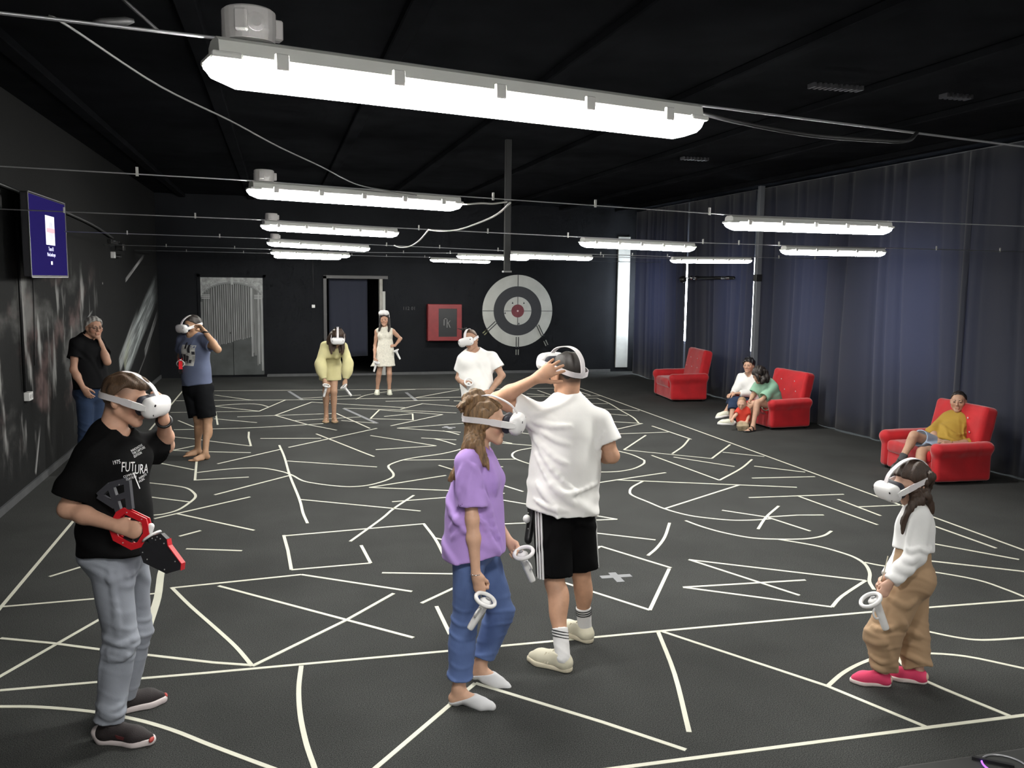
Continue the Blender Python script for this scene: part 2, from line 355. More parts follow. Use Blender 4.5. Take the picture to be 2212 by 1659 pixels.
TAPES = (
 ('w', [-1.82,4.95,-1.82,18.0]),
 ('w', [-1.81,17.93,6.04,17.21]),
 ('w', [6.03,17.3,6.04,11.0,6.03,5.0]),
 ('w', [-1.47,5.0,-0.44,4.97,0.92,4.95,2.3,4.94,3.81,4.92,5.06,4.87,5.4,4.85]),
 ('w', [1.27,3.52,1.47,3.52,3.12,3.5,3.69,3.49,3.94,3.48]),
 ('w', [-1.18,17.23,-0.47,16.37]),
 ('w', [-1.79,16.53,-1.16,16.48,0.09,16.33,3.3,16.18,6.05,15.93]),
 ('w~', [-1.1,15.73,-0.83,15.89,-0.51,15.92,-0.33,15.78,-0.2,15.5]),
 ('w', [-1.1,15.73,-0.34,15.0]),
 ('w', [-1.73,15.12,-0.34,15.0]),
 ('w', [-0.34,15.0,0.09,16.31]),
 ('w', [-1.03,15.08,-0.91,13.71]),
 ('w', [-1.0,14.31,-0.35,13.81]),
 ('w', [-0.66,14.45,0.88,14.54]),
 ('w', [0.54,15.94,-0.08,14.5]),
 ('w', [-0.08,14.5,0.4,13.47,0.62,13.16,0.79,12.9]),
 ('w', [0.54,15.95,2.08,15.0]),
 ('w', [-1.49,13.37,-0.93,13.33,-0.29,13.35,0.38,13.47,0.63,13.54]),
 ('w', [0.22,13.91,1.26,14.1]),
 ('w', [-0.44,12.99,-0.43,12.54,-0.38,11.87]),
 ('w', [-1.43,12.76,-1.11,12.52,-0.88,12.3,-0.38,11.87]),
 ('w', [-1.52,14.23,-1.24,13.58]),
 ('w', [-0.27,12.41,0.54,12.27]),
 ('w', [-1.54,11.52,-1.06,12.06]),
 ('w', [-1.34,11.76,-1.04,11.62,-0.85,11.56,-0.37,11.41]),
 ('w', [0.49,12.64,1.04,11.07,1.12,10.86]),
 ('w', [1.38,12.95,0.64,12.21,0.1,11.68]),
 ('g', [0.17,17.59,0.4,16.26]),
 ('w', [0.36,16.5,1.49,16.79]),
 ('w', [-0.73,10.79,-0.01,11.56]),
 ('w~', [1.35,16.22,1.56,16.72,1.85,17.05,2.29,17.4,2.64,17.49]),
 ('g', [2.39,17.03,2.41,15.86]),
 ('w', [2.47,16.26,3.49,17.29]),
 ('w', [1.85,15.85,3.02,15.83]),
 ('w', [3.08,15.7,3.28,15.62]),
 ('w', [1.99,14.84,2.46,15.43]),
 ('w', [2.46,15.43,2.98,15.0]),
 ('w', [1.05,15.11,1.76,14.84,2.84,14.25]),
 ('w', [1.62,14.81,2.58,14.11]),
 ('g', [1.05,15.08,1.43,13.42]),
 ('w', [2.58,14.11,1.61,13.14]),
 ('w', [1.62,14.81,1.38,13.89]),
 ('w', [1.38,13.89,2.03,13.64]),
 ('w', [2.11,14.29,2.02,13.64]),
 ('w', [1.62,14.07,2.11,14.29]),
 ('w', [0.89,14.55,1.28,12.97]),
 ('w', [0.92,13.78,1.43,13.42]),
 ('w', [1.68,12.92,2.75,13.18]),
 ('w', [1.68,12.92,2.53,12.39]),
 ('w~', [2.3,12.56,2.4,12.38,2.47,12.2]),
 ('g', [2.34,12.85,2.54,12.82]),
 ('g', [2.41,12.95,2.45,12.71]),
 ('w', [1.23,12.36,2.0,11.42]),
 ('w', [2.0,11.42,1.19,11.3]),
 ('w', [1.9,12.04,2.35,11.8]),
 ('w~', [2.07,11.94,2.17,11.74,2.27,11.45]),
 ('w', [2.81,11.52,3.29,11.18]),
 ('w', [2.9,11.63,3.04,11.4]),
 ('w', [5.05,16.96,5.1,16.17]),
 ('w', [4.68,16.46,4.97,16.22]),
 ('w', [4.46,15.79,4.5,15.22]),
 ('w', [5.81,16.88,5.85,16.05]),
 ('w', [5.55,15.63,5.83,15.62]),
 ('w~', [5.83,15.62,5.8,14.89,5.68,14.02,5.59,13.27,5.45,12.7]),
 ('w', [5.44,14.95,5.76,14.86]),
 ('w', [5.44,14.26,5.99,13.94]),
 ('w', [5.31,13.71,5.57,13.46]),
 ('w', [5.08,12.91,5.49,12.65]),
 ('w', [5.49,12.65,4.84,12.18]),
 ('w', [4.73,11.83,5.55,11.83]),
 ('w', [5.54,12.39,5.62,11.22]),
 ('w', [5.11,11.64,4.38,10.67]),
 ('w', [4.38,10.67,5.26,9.91]),
 ('w', [3.29,12.3,3.52,12.02]),
 ('w~', [3.25,11.05,2.99,10.89,2.85,10.66,2.82,10.37,2.94,9.97,3.11,9.67,3.34,9.49,3.56,9.45,3.78,9.43,4.03,9.53,4.26,9.76,4.35,9.93,4.37,10.02,4.36,10.32,4.29,10.55,4.14,10.87,3.9,11.12,3.59,11.18,3.25,11.05]),
 ('w', [-0.98,10.98,-0.91,9.94]),
 ('w', [-1.56,11.04,-1.39,10.96,-0.97,10.5]),
 ('w~', [-0.92,10.34,-0.65,10.45,-0.38,10.48,-0.19,10.42,-0.0,10.21,0.12,9.98,0.22,9.69,0.35,9.53,0.52,9.39,0.7,9.3,0.88,9.32,1.06,9.46,1.19,9.64,1.23,9.8,1.23,9.97,1.22,10.19,1.26,10.35,1.44,10.58,1.67,10.73,1.96,10.86,2.19,11.04,2.39,11.25]),
 ('w', [-0.92,9.95,-0.35,9.99]),
 ('w', [-0.66,9.22,0.08,9.97]),
 ('w~', [-0.02,11.85,0.04,11.03,0.09,9.99,0.17,8.85,0.19,8.32,0.22,7.95]),
 ('w', [0.07,10.8,1.09,10.24]),
 ('w', [0.18,8.85,1.28,8.16]),
 ('w~', [-1.41,9.94,-1.12,9.74,-0.96,9.58,-0.87,9.35,-0.84,9.17,-0.87,8.97,-0.95,8.69,-1.06,8.56,-1.15,8.53]),
 ('w', [-1.29,9.27,-0.86,8.96]),
 ('w', [-1.13,8.4,-0.31,9.06]),
 ('w', [-0.95,8.54,-0.24,7.82]),
 ('w', [-0.85,7.77,-0.69,7.91]),
 ('w', [0.9,9.22,1.8,9.63]),
 ('w', [0.9,9.22,1.74,8.9,2.24,8.67]),
 ('w', [1.06,8.57,1.68,8.64]),
 ('w~', [1.31,8.79,1.04,8.3,0.89,7.97,0.55,7.31]),
 ('w', [1.44,10.58,2.81,10.36]),
 ('w', [1.82,10.19,2.45,8.71]),
 ('w', [2.3,10.02,2.55,9.95]),
 ('w', [2.05,8.51,3.02,7.48]),
 ('w', [1.83,7.56,3.02,7.48]),
 ('w', [0.01,7.59,1.25,7.71]),
 ('w', [0.01,7.61,0.04,7.16,0.06,6.67]),
 ('w', [0.06,6.67,0.66,6.7]),
 ('w', [0.63,7.18,0.66,6.7]),
 ('w~', [1.24,7.71,1.26,7.23,1.25,6.72]),
 ('w', [1.26,7.26,1.37,7.13]),
 ('w', [-0.77,6.45,0.13,6.54]),
 ('w', [0.13,6.54,0.88,6.0]),
 ('w~', [-0.77,6.46,-0.61,6.06,-0.41,5.6,-0.28,5.29,-0.18,5.0]),
 ('w', [-0.45,6.42,0.77,5.19]),
 ('w', [-0.18,5.0,0.39,5.57,0.75,5.99]),
 ('w~6', [-0.88,7.04,-0.88,6.79,-0.84,6.27,-0.83,5.73]),
 ('w', [-1.83,6.32,-0.83,6.36]),
 ('w', [-0.76,7.39,-0.32,7.24]),
 ('w', [0.72,6.45,1.48,6.24]),
 ('w', [1.87,6.14,2.39,5.29]),
 ('w', [0.91,5.76,1.19,6.01,1.43,6.2]),
 ('w', [1.0,5.68,1.0,5.19]),
 ('w', [2.21,6.36,2.39,6.53,2.57,6.72]),
 ('w', [2.57,6.72,2.91,6.07]),
 ('w', [2.89,6.06,2.39,5.29]),
 ('g', [2.3,5.99,2.54,5.98]),
 ('g', [2.42,6.07,2.41,5.86]),
 ('w', [2.65,7.11,3.1,6.79]),
 ('w~', [3.45,7.26,3.22,6.86,3.02,6.58,2.86,6.4]),
 ('w~', [3.88,8.89,3.67,8.67,3.56,8.48,3.52,8.31,3.57,8.02,3.62,7.74,3.74,7.47,3.93,7.3,4.1,7.21,4.32,7.18,4.46,7.19]),
 ('w', [3.32,8.91,3.62,9.02,4.33,9.26]),
 ('w', [3.62,9.02,5.43,8.28]),
 ('w', [4.86,8.51,3.62,7.74]),
 ('w', [4.59,10.25,4.76,8.77]),
 ('w~', [4.76,8.77,5.32,9.29,5.74,9.76]),
 ('w', [4.82,10.09,5.3,9.41]),
 ('w', [5.6,10.26,5.99,9.89]),
 ('w', [5.97,10.74,5.26,9.91]),
 ('w~', [5.59,11.23,5.26,10.74,4.9,10.3]),
 ('w', [5.55,9.38,5.97,8.95]),
 ('w', [5.18,8.79,5.94,8.71]),
 ('w', [4.67,7.97,5.74,7.89]),
 ('w', [5.22,7.92,5.32,6.79]),
 ('w', [5.55,7.72,5.56,7.06]),
 ('w', [5.57,7.4,6.06,7.37]),
 ('w', [4.15,7.57,4.45,7.25,4.58,6.74]),
 ('w~', [4.79,7.6,4.44,7.25,4.15,6.9]),
 ('w', [4.46,7.25,4.77,7.25,5.03,7.2]),
 ('w~', [3.63,7.3,3.68,7.1,3.77,6.89,3.9,6.71,4.03,6.62,4.27,6.55,4.45,6.54,4.62,6.59,4.77,6.7]),
 ('w~', [4.15,6.58,4.29,6.43,4.39,6.3,4.46,6.13,4.49,5.98,4.46,5.81,4.36,5.62,4.23,5.45,4.15,5.29]),
 ('w~', [4.24,4.91,3.87,4.68,3.71,4.55,3.6,4.41,3.54,4.28,3.48,4.12,3.47,3.94,3.61,3.5]),
 ('w~', [4.49,5.86,4.59,5.74,4.84,5.56,5.06,5.31,5.11,5.09,5.12,4.93,5.13,4.71]),
 ('w', [3.14,6.23,4.22,5.48]),
 ('w~', [4.22,5.48,3.84,5.23,3.64,5.06]),
 ('w', [3.64,5.06,2.81,5.65]),
 ('w', [2.81,5.65,3.78,5.59]),
 ('w', [3.14,6.23,3.55,5.31]),
 ('w', [5.81,6.66,5.84,5.94]),
 ('w', [5.4,6.17,5.78,5.64]),
 ('w', [5.02,5.78,5.62,5.35]),
 ('w~', [3.95,4.59,4.09,4.43,4.23,4.35,4.52,4.32,4.68,4.32]),
 ('w~', [2.88,4.01,3.09,4.15,3.31,4.25,3.56,4.32,3.72,4.27,3.94,4.17,4.15,3.95]),
 ('w', [2.32,4.93,2.89,4.02,3.11,3.5]),
 ('w~', [2.29,4.93,2.13,4.35,1.92,3.74]),
 ('w', [1.01,4.5,1.54,3.93,1.83,3.59]),
 ('w', [1.01,4.5,0.39,3.78,0.29,3.66]),
 ('w~', [0.09,4.94,0.07,4.66,0.07,4.37,0.09,4.08,0.12,3.85,0.14,3.69]),
 ('w~', [-1.55,4.83,-1.41,4.8,-1.22,4.75,-0.96,4.64,-0.74,4.51,-0.54,4.35,-0.34,4.15,-0.07,3.89,0.12,3.71]),
 ('w', [-1.67,5.75,-1.35,5.6,-1.06,5.44,-0.4,5.1,-0.18,5.01]),
 ('w', [-1.6,5.01,-1.52,5.18,-1.14,5.96,-1.05,6.14]),
 ('w', [-1.66,6.9,-1.49,7.08,-1.4,7.18]),
)
# ------------------------------------------------------------------ the room
XL, XR, YF, YB, ZC = -2.5, 8.75, -3.5, 20.3, 3.96
def carpet():
    m = bpy.data.materials.new('carpet'); m.use_nodes = True; n, l = nodes_of(m); b = n['Principled BSDF']
    tc = n.new('ShaderNodeTexCoord')
    t1 = n.new('ShaderNodeTexNoise'); t1.inputs['Scale'].default_value = 190; t1.inputs['Detail'].default_value = 3; l.new(tc.outputs['Object'], t1.inputs['Vector'])
    t2 = n.new('ShaderNodeTexNoise'); t2.inputs['Scale'].default_value = 1.3; t2.inputs['Detail'].default_value = 5; l.new(tc.outputs['Object'], t2.inputs['Vector'])
    r = n.new('ShaderNodeValToRGB'); r.color_ramp.elements[0].position = 0.36; r.color_ramp.elements[0].color = (0.0185, 0.0192, 0.0192, 1)
    r.color_ramp.elements[1].position = 0.72; r.color_ramp.elements[1].color = (0.084, 0.087, 0.083, 1); l.new(t1.outputs[0], r.inputs[0])
    mr = n.new('ShaderNodeMapRange'); mr.inputs[1].default_value = 0.35; mr.inputs[2].default_value = 0.7; mr.inputs[3].default_value = 0.85; mr.inputs[4].default_value = 1.15; l.new(t2.outputs[0], mr.inputs[0])
    mx = n.new('ShaderNodeVectorMath'); mx.operation = 'SCALE'; l.new(r.outputs[0], mx.inputs[0]); l.new(mr.outputs[0], mx.inputs['Scale']); l.new(mx.outputs[0], b.inputs['Base Color'])
    b.inputs['Roughness'].default_value = 0.95; b.inputs['Specular IOR Level'].default_value = 0.15
    bp = n.new('ShaderNodeBump'); bp.inputs['Strength'].default_value = 0.5; bp.inputs['Distance'].default_value = 0.004; l.new(t1.outputs[0], bp.inputs['Height']); l.new(bp.outputs[0], b.inputs['Normal'])
    return m
floor = struct(MB().box((XL - 0.2, YF - 0.2, -0.1), (XR + 0.2, YB + 3.2, 0)).build('floor', carpet()))
TAPE = mat('masking_tape', (0.66, 0.655, 0.55), 0.6, noise=0.05, nscale=5, bump=0.05, bscale=60)
TAPEG = mat('grey_tape', (0.20, 0.207, 0.22), 0.5, noise=0.06)
def strip(pts, w, i):
    P = [np.array(p, float) for p in pts]; k = len(P); L, Rr = [], []
    for j in range(k):
        d0 = unit(P[j] - P[j - 1]) if j else unit(P[1] - P[0]); d1 = unit(P[j + 1] - P[j]) if j < k - 1 else d0
        t = unit(d0 + d1); nn = np.array([-t[1], t[0]]); sc = 1 / max(0.5, abs(nn @ np.array([-d0[1], d0[0]])))
        L.append(P[j] + nn * w / 2 * sc); Rr.append(P[j] - nn * w / 2 * sc)
    z1 = 0.0016 + (i % 9) * 0.00022; bm = bmesh.new(); R4 = []
    for a, b in zip(L, Rr): R4.append([bm.verts.new((a[0], a[1], z1)), bm.verts.new((b[0], b[1], z1)), bm.verts.new((b[0], b[1], 0.0002)), bm.verts.new((a[0], a[1], 0.0002))])
    for a, b in zip(R4, R4[1:]):
        for q in range(4): bm.faces.new((a[q], a[(q + 1) % 4], b[(q + 1) % 4], b[q]))
    bm.faces.new(R4[0][::-1]); bm.faces.new(R4[-1]); bmesh.ops.recalc_face_normals(bm, faces=bm.faces)
    me = bpy.data.meshes.new('tape_strip'); bm.to_mesh(me); bm.free(); return me
for i, (kd, c) in enumerate(TAPES):
    pts = list(zip(c[::2], c[1::2]))
    if '~' in kd: pts = smooth_poly(pts, 4)
    o = mesh_obj('tape_strip', strip(pts, 0.05 if '6' in kd else (0.06 if 'g' in kd else 0.026), i), TAPEG if 'g' in kd else TAPE, floor)
    if 'g' in kd: o['label'] = 'grey tape strip on the carpet'

BLACK = mat('black_wall_paint', (0.0135, 0.0145, 0.0170), 0.8, spec=0.06, noise=0.15, nscale=1.5, bump=0.15, bscale=40)
BLACKC = mat('black_ceiling_paint', (0.0115, 0.0121, 0.0138), 0.8, spec=0.0, noise=0.2, nscale=2.0, bump=0.1, bscale=30)
DKTRIM = mat('dark_grey_trim', (0.085, 0.088, 0.092), 0.6, noise=0.15, nscale=6)
GREY = mat('grey_paint', (0.30, 0.30, 0.29), 0.6, noise=0.1, nscale=6)
def mural():
    """black wall with sprayed comets, nebula clouds and stars"""
    m = bpy.data.materials.new('space_mural'); m.use_nodes = True; n, l = nodes_of(m); b = n['Principled BSDF']; b.inputs['Roughness'].default_value = 0.75; b.inputs['Specular IOR Level'].default_value = 0.1
    tc = n.new('ShaderNodeTexCoord'); sp = n.new('ShaderNodeSeparateXYZ'); l.new(tc.outputs['Object'], sp.inputs[0])
    def math_(op, a, c=None, cl=False):
        q = n.new('ShaderNodeMath'); q.operation = op; q.use_clamp = cl
        for i, v in enumerate((a, c)):
            if v is None: continue
            if isinstance(v, (int, float)): q.inputs[i].default_value = v
            else: l.new(v, q.inputs[i])
        return q.outputs[0]
    def rng(v, a, c, d, e, st='SMOOTHSTEP'):
        q = n.new('ShaderNodeMapRange'); q.interpolation_type = st
        for i, x in enumerate((a, c, d, e)): q.inputs[i + 1].default_value = x
        l.new(v, q.inputs[0]); return q.outputs[0]
    Y, Z = sp.outputs[1], sp.outputs[2]
    def noise(sy, sz, sc, det=5, off=0.0):
        mp = n.new('ShaderNodeMapping'); mp.inputs['Scale'].default_value = (1, sy, sz); mp.inputs['Location'].default_value = (off, off, off); l.new(tc.outputs['Object'], mp.inputs[0])
        t = n.new('ShaderNodeTexNoise'); t.inputs['Scale'].default_value = sc; t.inputs['Detail'].default_value = det; l.new(mp.outputs[0], t.inputs['Vector']); return t.outputs[0]
    cur = None; base = (0.017, 0.0175, 0.018)
    def over(prev, col, fac):
        q = n.new('ShaderNodeMix'); q.data_type = 'RGBA'; l.new(fac, q.inputs[0]); q.inputs[7].default_value = (*col, 1)
        if prev is None: q.inputs[6].default_value = (*base, 1)
        else: l.new(prev, q.inputs[6])
        return q.outputs[2]
    low = math_('MULTIPLY', rng(Z, 0.1, 0.9, 0, 1), rng(Z, 1.9, 2.5, 1, 0)); near = rng(Y, 14.2, 12.5, 0, 1)
    win = math_('MULTIPLY', low, near)
    f1 = math_('MULTIPLY', rng(noise(0.45, 0.9, 1.5), 0.47, 0.68, 0, 0.85), win); cur = over(cur, (0.21, 0.21, 0.205), f1)
    f2 = math_('MULTIPLY', rng(noise(0.5, 0.7, 2.1, 4, 3.1), 0.54, 0.72, 0, 0.8), win); cur = over(cur, (0.22, 0.15, 0.145), f2)
    f3 = math_('MULTIPLY', rng(noise(0.9, 0.35, 4.0, 4, 7.7), 0.56, 0.74, 0, 0.7), win); cur = over(cur, (0.5, 0.5, 0.49), f3)
    def comet(cur, y0, z0, y1, z1, wd, col, amt, seed, head=0.0):
        ln = math.hypot(y1 - y0, z1 - z0); cy, cz = (y1 - y0) / ln, (z1 - z0) / ln
        dy, dz = math_('SUBTRACT', Y, y0), math_('SUBTRACT', Z, z0)
        al = math_('DIVIDE', math_('ADD', math_('MULTIPLY', dy, cy), math_('MULTIPLY', dz, cz)), ln)
        ac = math_('ADD', math_('MULTIPLY', dy, -cz), math_('MULTIPLY', dz, cy))
        cmb = n.new('ShaderNodeCombineXYZ'); l.new(math_('MULTIPLY', al, ln * 0.5), cmb.inputs[0]); l.new(math_('MULTIPLY', ac, 9.0), cmb.inputs[1]); cmb.inputs[2].default_value = seed
        t = n.new('ShaderNodeTexNoise'); t.inputs['Scale'].default_value = 1.8; t.inputs['Detail'].default_value = 5; l.new(cmb.outputs[0], t.inputs['Vector'])
        wob_ = math_('ADD', math_('ABSOLUTE', ac), math_('MULTIPLY', math_('SUBTRACT', t.outputs[0], 0.5), wd * 0.7))
        side = rng(wob_, wd * 0.55, wd, 1, 0)
        alm = math_('MULTIPLY', rng(al, -0.02, 0.05, 0, 1), rng(al, 0.5, 1.0, 1, 0))
        st = rng(t.outputs[0], 0.35, 0.7, 0.25, 1.0)
        f = math_('MULTIPLY', math_('MULTIPLY', side, alm), math_('MULTIPLY', st, amt), True)
        return over(cur, col, f)
    for y0, z0, y1, z1, wd, col, amt, sd in MURAL_COMETS: cur = comet(cur, y0, z0, y1, z1, wd, col, amt, sd)
    v = n.new('ShaderNodeTexVoronoi'); v.inputs['Scale'].default_value = 1.6; mp = n.new('ShaderNodeMapping'); mp.inputs['Scale'].default_value = (1, 0.5, 1); l.new(tc.outputs['Object'], mp.inputs[0]); l.new(mp.outputs[0], v.inputs['Vector'])
    st = math_('MULTIPLY', rng(v.outputs['Distance'], 0.02, 0.05, 0.8, 0), rng(Z, 2.5, 2.3, 0, 1)); cur = over(cur, (0.5, 0.5, 0.5), st)
    l.new(cur, b.inputs['Base Color'])
    t = n.new('ShaderNodeTexNoise'); t.inputs['Scale'].default_value = 40; l.new(tc.outputs['Object'], t.inputs['Vector'])
    bp = n.new('ShaderNodeBump'); bp.inputs['Strength'].default_value = 0.12; bp.inputs['Distance'].default_value = 0.01; l.new(t.outputs[0], bp.inputs['Height']); l.new(bp.outputs[0], b.inputs['Normal'])
    return m
MURAL_COMETS = ((15.75, 0.72, 20.6, 2.10, 0.34, (0.46, 0.50, 0.50), 1.0, 1.0), (15.3, 0.75, 17.6, 1.55, 0.16, (0.40, 0.42, 0.42), 1.0, 2.0), (15.75, 0.72, 16.6, 1.2, 0.16, (0.36, 0.38, 0.26), 0.7, 6.0),
    (16.2, 2.12, 18.6, 2.62, 0.045, (0.5, 0.5, 0.5), 1.0, 3.0), (18.1, 0.72, 20.4, 1.5, 0.10, (0.4, 0.41, 0.41), 1.0, 4.0), (17.0, 0.35, 19.5, 1.0, 0.03, (0.2, 0.2, 0.2), 0.7, 5.0),
    (12.6, 0.05, 12.75, 1.5, 0.10, (0.40, 0.42, 0.42), 0.9, 8.0), (13.15, 1.35, 13.17, 2.0, 0.028, (0.45, 0.45, 0.45), 0.9, 9.0), (13.0, 1.62, 13.4, 1.72, 0.022, (0.45, 0.45, 0.45), 0.9, 9.5), (10.05, 0.12, 10.35, 0.62, 0.04, (0.5, 0.5, 0.5), 0.9, 10.0))
struct(MB().box((XL - 0.15, YF, 0), (XL, YB, ZC)).build('wall_left', mural()))
# far wall with its open doorway
DX0, DX1, DZ = 1.055, 2.33, 2.2
wb = MB(); wb.box((XL - 0.15, YB, 0), (DX0, YB + 0.2, ZC)); wb.box((DX1, YB, 0), (XR + 0.15, YB + 0.2, ZC)); wb.box((DX0, YB, DZ), (DX1, YB + 0.2, ZC))
struct(wb.build('wall_back', BLACK))
struct(MB().box((XL - 0.15, YF - 0.15, 0), (XR + 0.15, YF, ZC)).build('wall_front', BLACK))
# side wall with its windows, all behind the curtains
WIN = ((4.9, 6.6), (9.5, 10.9), (12.1, 13.0), (14.4, 15.4), (17.6, 18.9), (19.3, 20.1)); WZ0, WZ1 = 0.85, 2.75
wr = MB(); y = YF
for a, b in WIN:
    wr.box((XR, y, 0), (XR + 0.15, a, ZC)); wr.box((XR, a, 0), (XR + 0.15, b, WZ0)); wr.box((XR, a, WZ1), (XR + 0.15, b, ZC)); y = b
wr.box((XR, y, 0), (XR + 0.15, YB + 0.2, ZC)); struct(wr.build('wall_right', mat('plaster', (0.45, 0.45, 0.44), 0.8)))
SKYP = emit('daylit_pane', (0.85, 0.93, 1.0), DAYLIGHT); SKYP.cycles.emission_sampling = 'NONE'; WFR = mat('white_window_frame', (0.7, 0.7, 0.7), 0.5)
for i, (a, b) in enumerate(WIN):
    e = struct(empty('window_%d' % (i + 1), (XR, a, WZ0)))
    fr = MB(); W_, H_ = b - a, WZ1 - WZ0
    for lo, hi in (((0, 0, 0), (0.06, W_, 0.06)), ((0, 0, H_ - 0.06), (0.06, W_, H_)), ((0, 0, 0), (0.06, 0.06, H_)), ((0, W_ - 0.06, 0), (0.06, W_, H_)), ((0, W_ / 2 - 0.04, 0), (0.06, W_ / 2 + 0.04, H_))): fr.box(lo, hi)
    fr.build('window_frame', WFR, e)
    for k in (0, 1): MB().box((0.03, W_ / 2 * k + 0.06, 0.06), (0.04, W_ / 2 * (k + 1) - 0.06, H_ - 0.06)).build('pane', SKYP, e)
# ceiling: ribbed slab with joists along the room
cl = struct(MB().box((XL - 0.15, YF - 0.15, ZC), (XR + 0.15, YB + 0.2, ZC + 0.15)).build('ceiling', BLACKC))
x = XL + 0.55
while x < XR:
    MB().box((x - 0.07, YF, 3.885), (x + 0.07, YB, ZC), 0.01, 1).build('joist', BLACKC, cl); x += 1.42
MB().box((XL, 2.75, 3.80), (XR, 2.95, ZC), 0.01, 1).build('beam', BLACKC, cl)
METAL = mat('dull_metal', (0.35, 0.36, 0.38), 0.4, 0.7)
for (x, y, n_) in ((3.0, 4.2, 9), (4.05, 4.15, 4), (4.3, 6.6, 10), (5.6, 6.6, 6), (3.6, 8.5, 8), (5.2, 10.9, 8), (0.9, 2.72, 12)):
    mb = MB()
    for k in range(n_): mb.box((x + k * 0.05, y, 3.82), (x + k * 0.05 + 0.022, y + 0.10, 3.856))
    mb.build('corrugated_strip', mat('dark_metal', (0.10, 0.10, 0.11), 0.35, 0.6), cl)
# dark room past the doorway
BK = struct(MB().box((DX0 - 0.9, YB + 3.0, 0), (DX1 + 0.9, YB + 3.1, 2.8)).build('wall_corridor', BLACK))
mb = MB(); mb.box((DX0 - 1.0, YB + 0.2, 0), (DX0 - 0.9, YB + 3.0, 2.8)); mb.box((DX1 + 0.9, YB + 0.2, 0), (DX1 + 1.0, YB + 3.0, 2.8)); mb.box((DX0 - 1, YB + 0.2, 2.8), (DX1 + 1, YB + 3.1, 2.9)); struct(mb.build('wall_passage', BLACK))
d2 = struct(empty('door_2', (0, YB, 0)))
mb = MB(); mb.box((DX0 - 0.07, -0.03, 0), (DX0, 0.2, DZ + 0.06)); mb.box((DX0 - 0.07, -0.03, DZ), (DX1 + 0.10, 0.2, DZ + 0.07)); mb.build('door_frame', mat('dark_frame', (0.05, 0.05, 0.052), 0.5), d2)
MB().box((DX1 - 0.09, -0.02, 0), (DX1 - 0.02, 0.2, DZ)).build('jamb', mat('bare_jamb', (0.33, 0.32, 0.29), 0.7, noise=0.15), d2)
MB().box((DX1 - 0.02, -0.028, 0), (DX1 + 0.04, 0.01, DZ - 0.28)).build('jamb_strip', mat('pale_strip', (0.42, 0.42, 0.40), 0.6), d2)
# skirting
mb = MB(); mb.box((XL, YF, 0), (XL + 0.022, YB, 0.075)); struct(mb.build('baseboard_left', DKTRIM))
mb = MB(); mb.box((-0.27, YB - 0.022, 0), (DX0 - 0.07, YB, 0.06)); mb.box((DX1 + 0.05, YB - 0.022, 0), (7.9, YB, 0.06)); mb.box((DX0 - 0.07, YB - 0.01, 0), (DX1 + 0.05, YB + 0.2, 0.035)); struct(mb.build('baseboard_back', DKTRIM))
struct(MB().box((8.02, YB - 0.05, 0.1), (8.34, YB, 3.3), 0.01, 1).build('daylight_strip', mat('painted_daylight', (0.34, 0.34, 0.32), 0.8, noise=0.12, nscale=5)))  # pale raised strip: its colour stands for a streak of daylight on the wall
# painted double door
dr = struct(empty('door_1', (-1.63, YB, 0.04))); Wd, Hd = 1.31, 2.16
mb = MB(); mb.box((-0.06, -0.025, 0), (0, 0.01, Hd + 0.06)); mb.box((Wd, -0.025, 0), (Wd + 0.06, 0.01, Hd + 0.06)); mb.box((-0.06, -0.025, Hd), (Wd + 0.06, 0.01, Hd + 0.06)); mb.build('door_frame', BLACK, dr)
LEAF = mat('door_leaf_paint', (0.055, 0.062, 0.062), 0.55, noise=0.35, nscale=2.5)
for k in (0, 1): MB().box((Wd / 2 * k + 0.004, -0.03, 0.01), (Wd / 2 * (k + 1) - 0.004, 0.005, Hd - 0.004), 0.003, 1).build('door_leaf', LEAF, dr)
SPR = mat('painted_stone', (0.30, 0.31, 0.31), 0.6, noise=0.35, nscale=14)
def arch(x): # height of the painted arch over the door width
    t = (x - Wd / 2) / (Wd / 2); return 1.62 + 0.40 * math.sqrt(max(0.0, 1 - t * t * 0.97))
for k in (0, 1):
    xs = [Wd / 2 * k + 0.006 + (Wd / 2 - 0.012) * j / 14 for j in range(15)]
    pts = [(xx, arch(xx)) for xx in xs] + [(xs[-1], Hd - 0.01), (xs[0], Hd - 0.01)]
    MB().prism(pts, (0, 0, 0), (1, 0, 0), (0, 0, 1), (0, 1, 0), -0.033, -0.029).build('painted_spandrel', SPR, dr)
    pts = [(xx, arch(xx)) for xx in xs] + [(xx, arch(xx) + 0.035) for xx in xs[::-1]]
    MB().prism(pts, (0, 0, 0), (1, 0, 0), (0, 0, 1), (0, 1, 0), -0.035, -0.029).build('painted_arch_band', mat('painted_band', (0.19, 0.2, 0.2), 0.6), dr)
    for j in range(3):
        xx = (0.02 if k == 0 else Wd - 0.19); MB().box((xx, -0.036, 1.69 + j * 0.035), (xx + 0.17, -0.029, 1.708 + j * 0.035)).build('painted_moulding', mat('painted_band2', (0.36, 0.37, 0.37), 0.6), dr)
    rs = random.Random(k)
    for j in range(7):   # painted scrolls
        a = rs.uniform(0, 6); cx_ = Wd / 2 + (1 if k else -1) * (0.26 + 0.055 * j); cz = Hd - 0.07 - 0.03 * j * rs.uniform(0.3, 1.3)
        MB().torus(0.026, 0.004, Matrix.Translation((cx_, -0.031, cz)) @ Matrix.Rotation(PI / 2, 4, 'X'), 12, 4, a, a + 4.4).build('painted_scroll', mat('scroll_dark', (0.12, 0.13, 0.13), 0.6), dr)
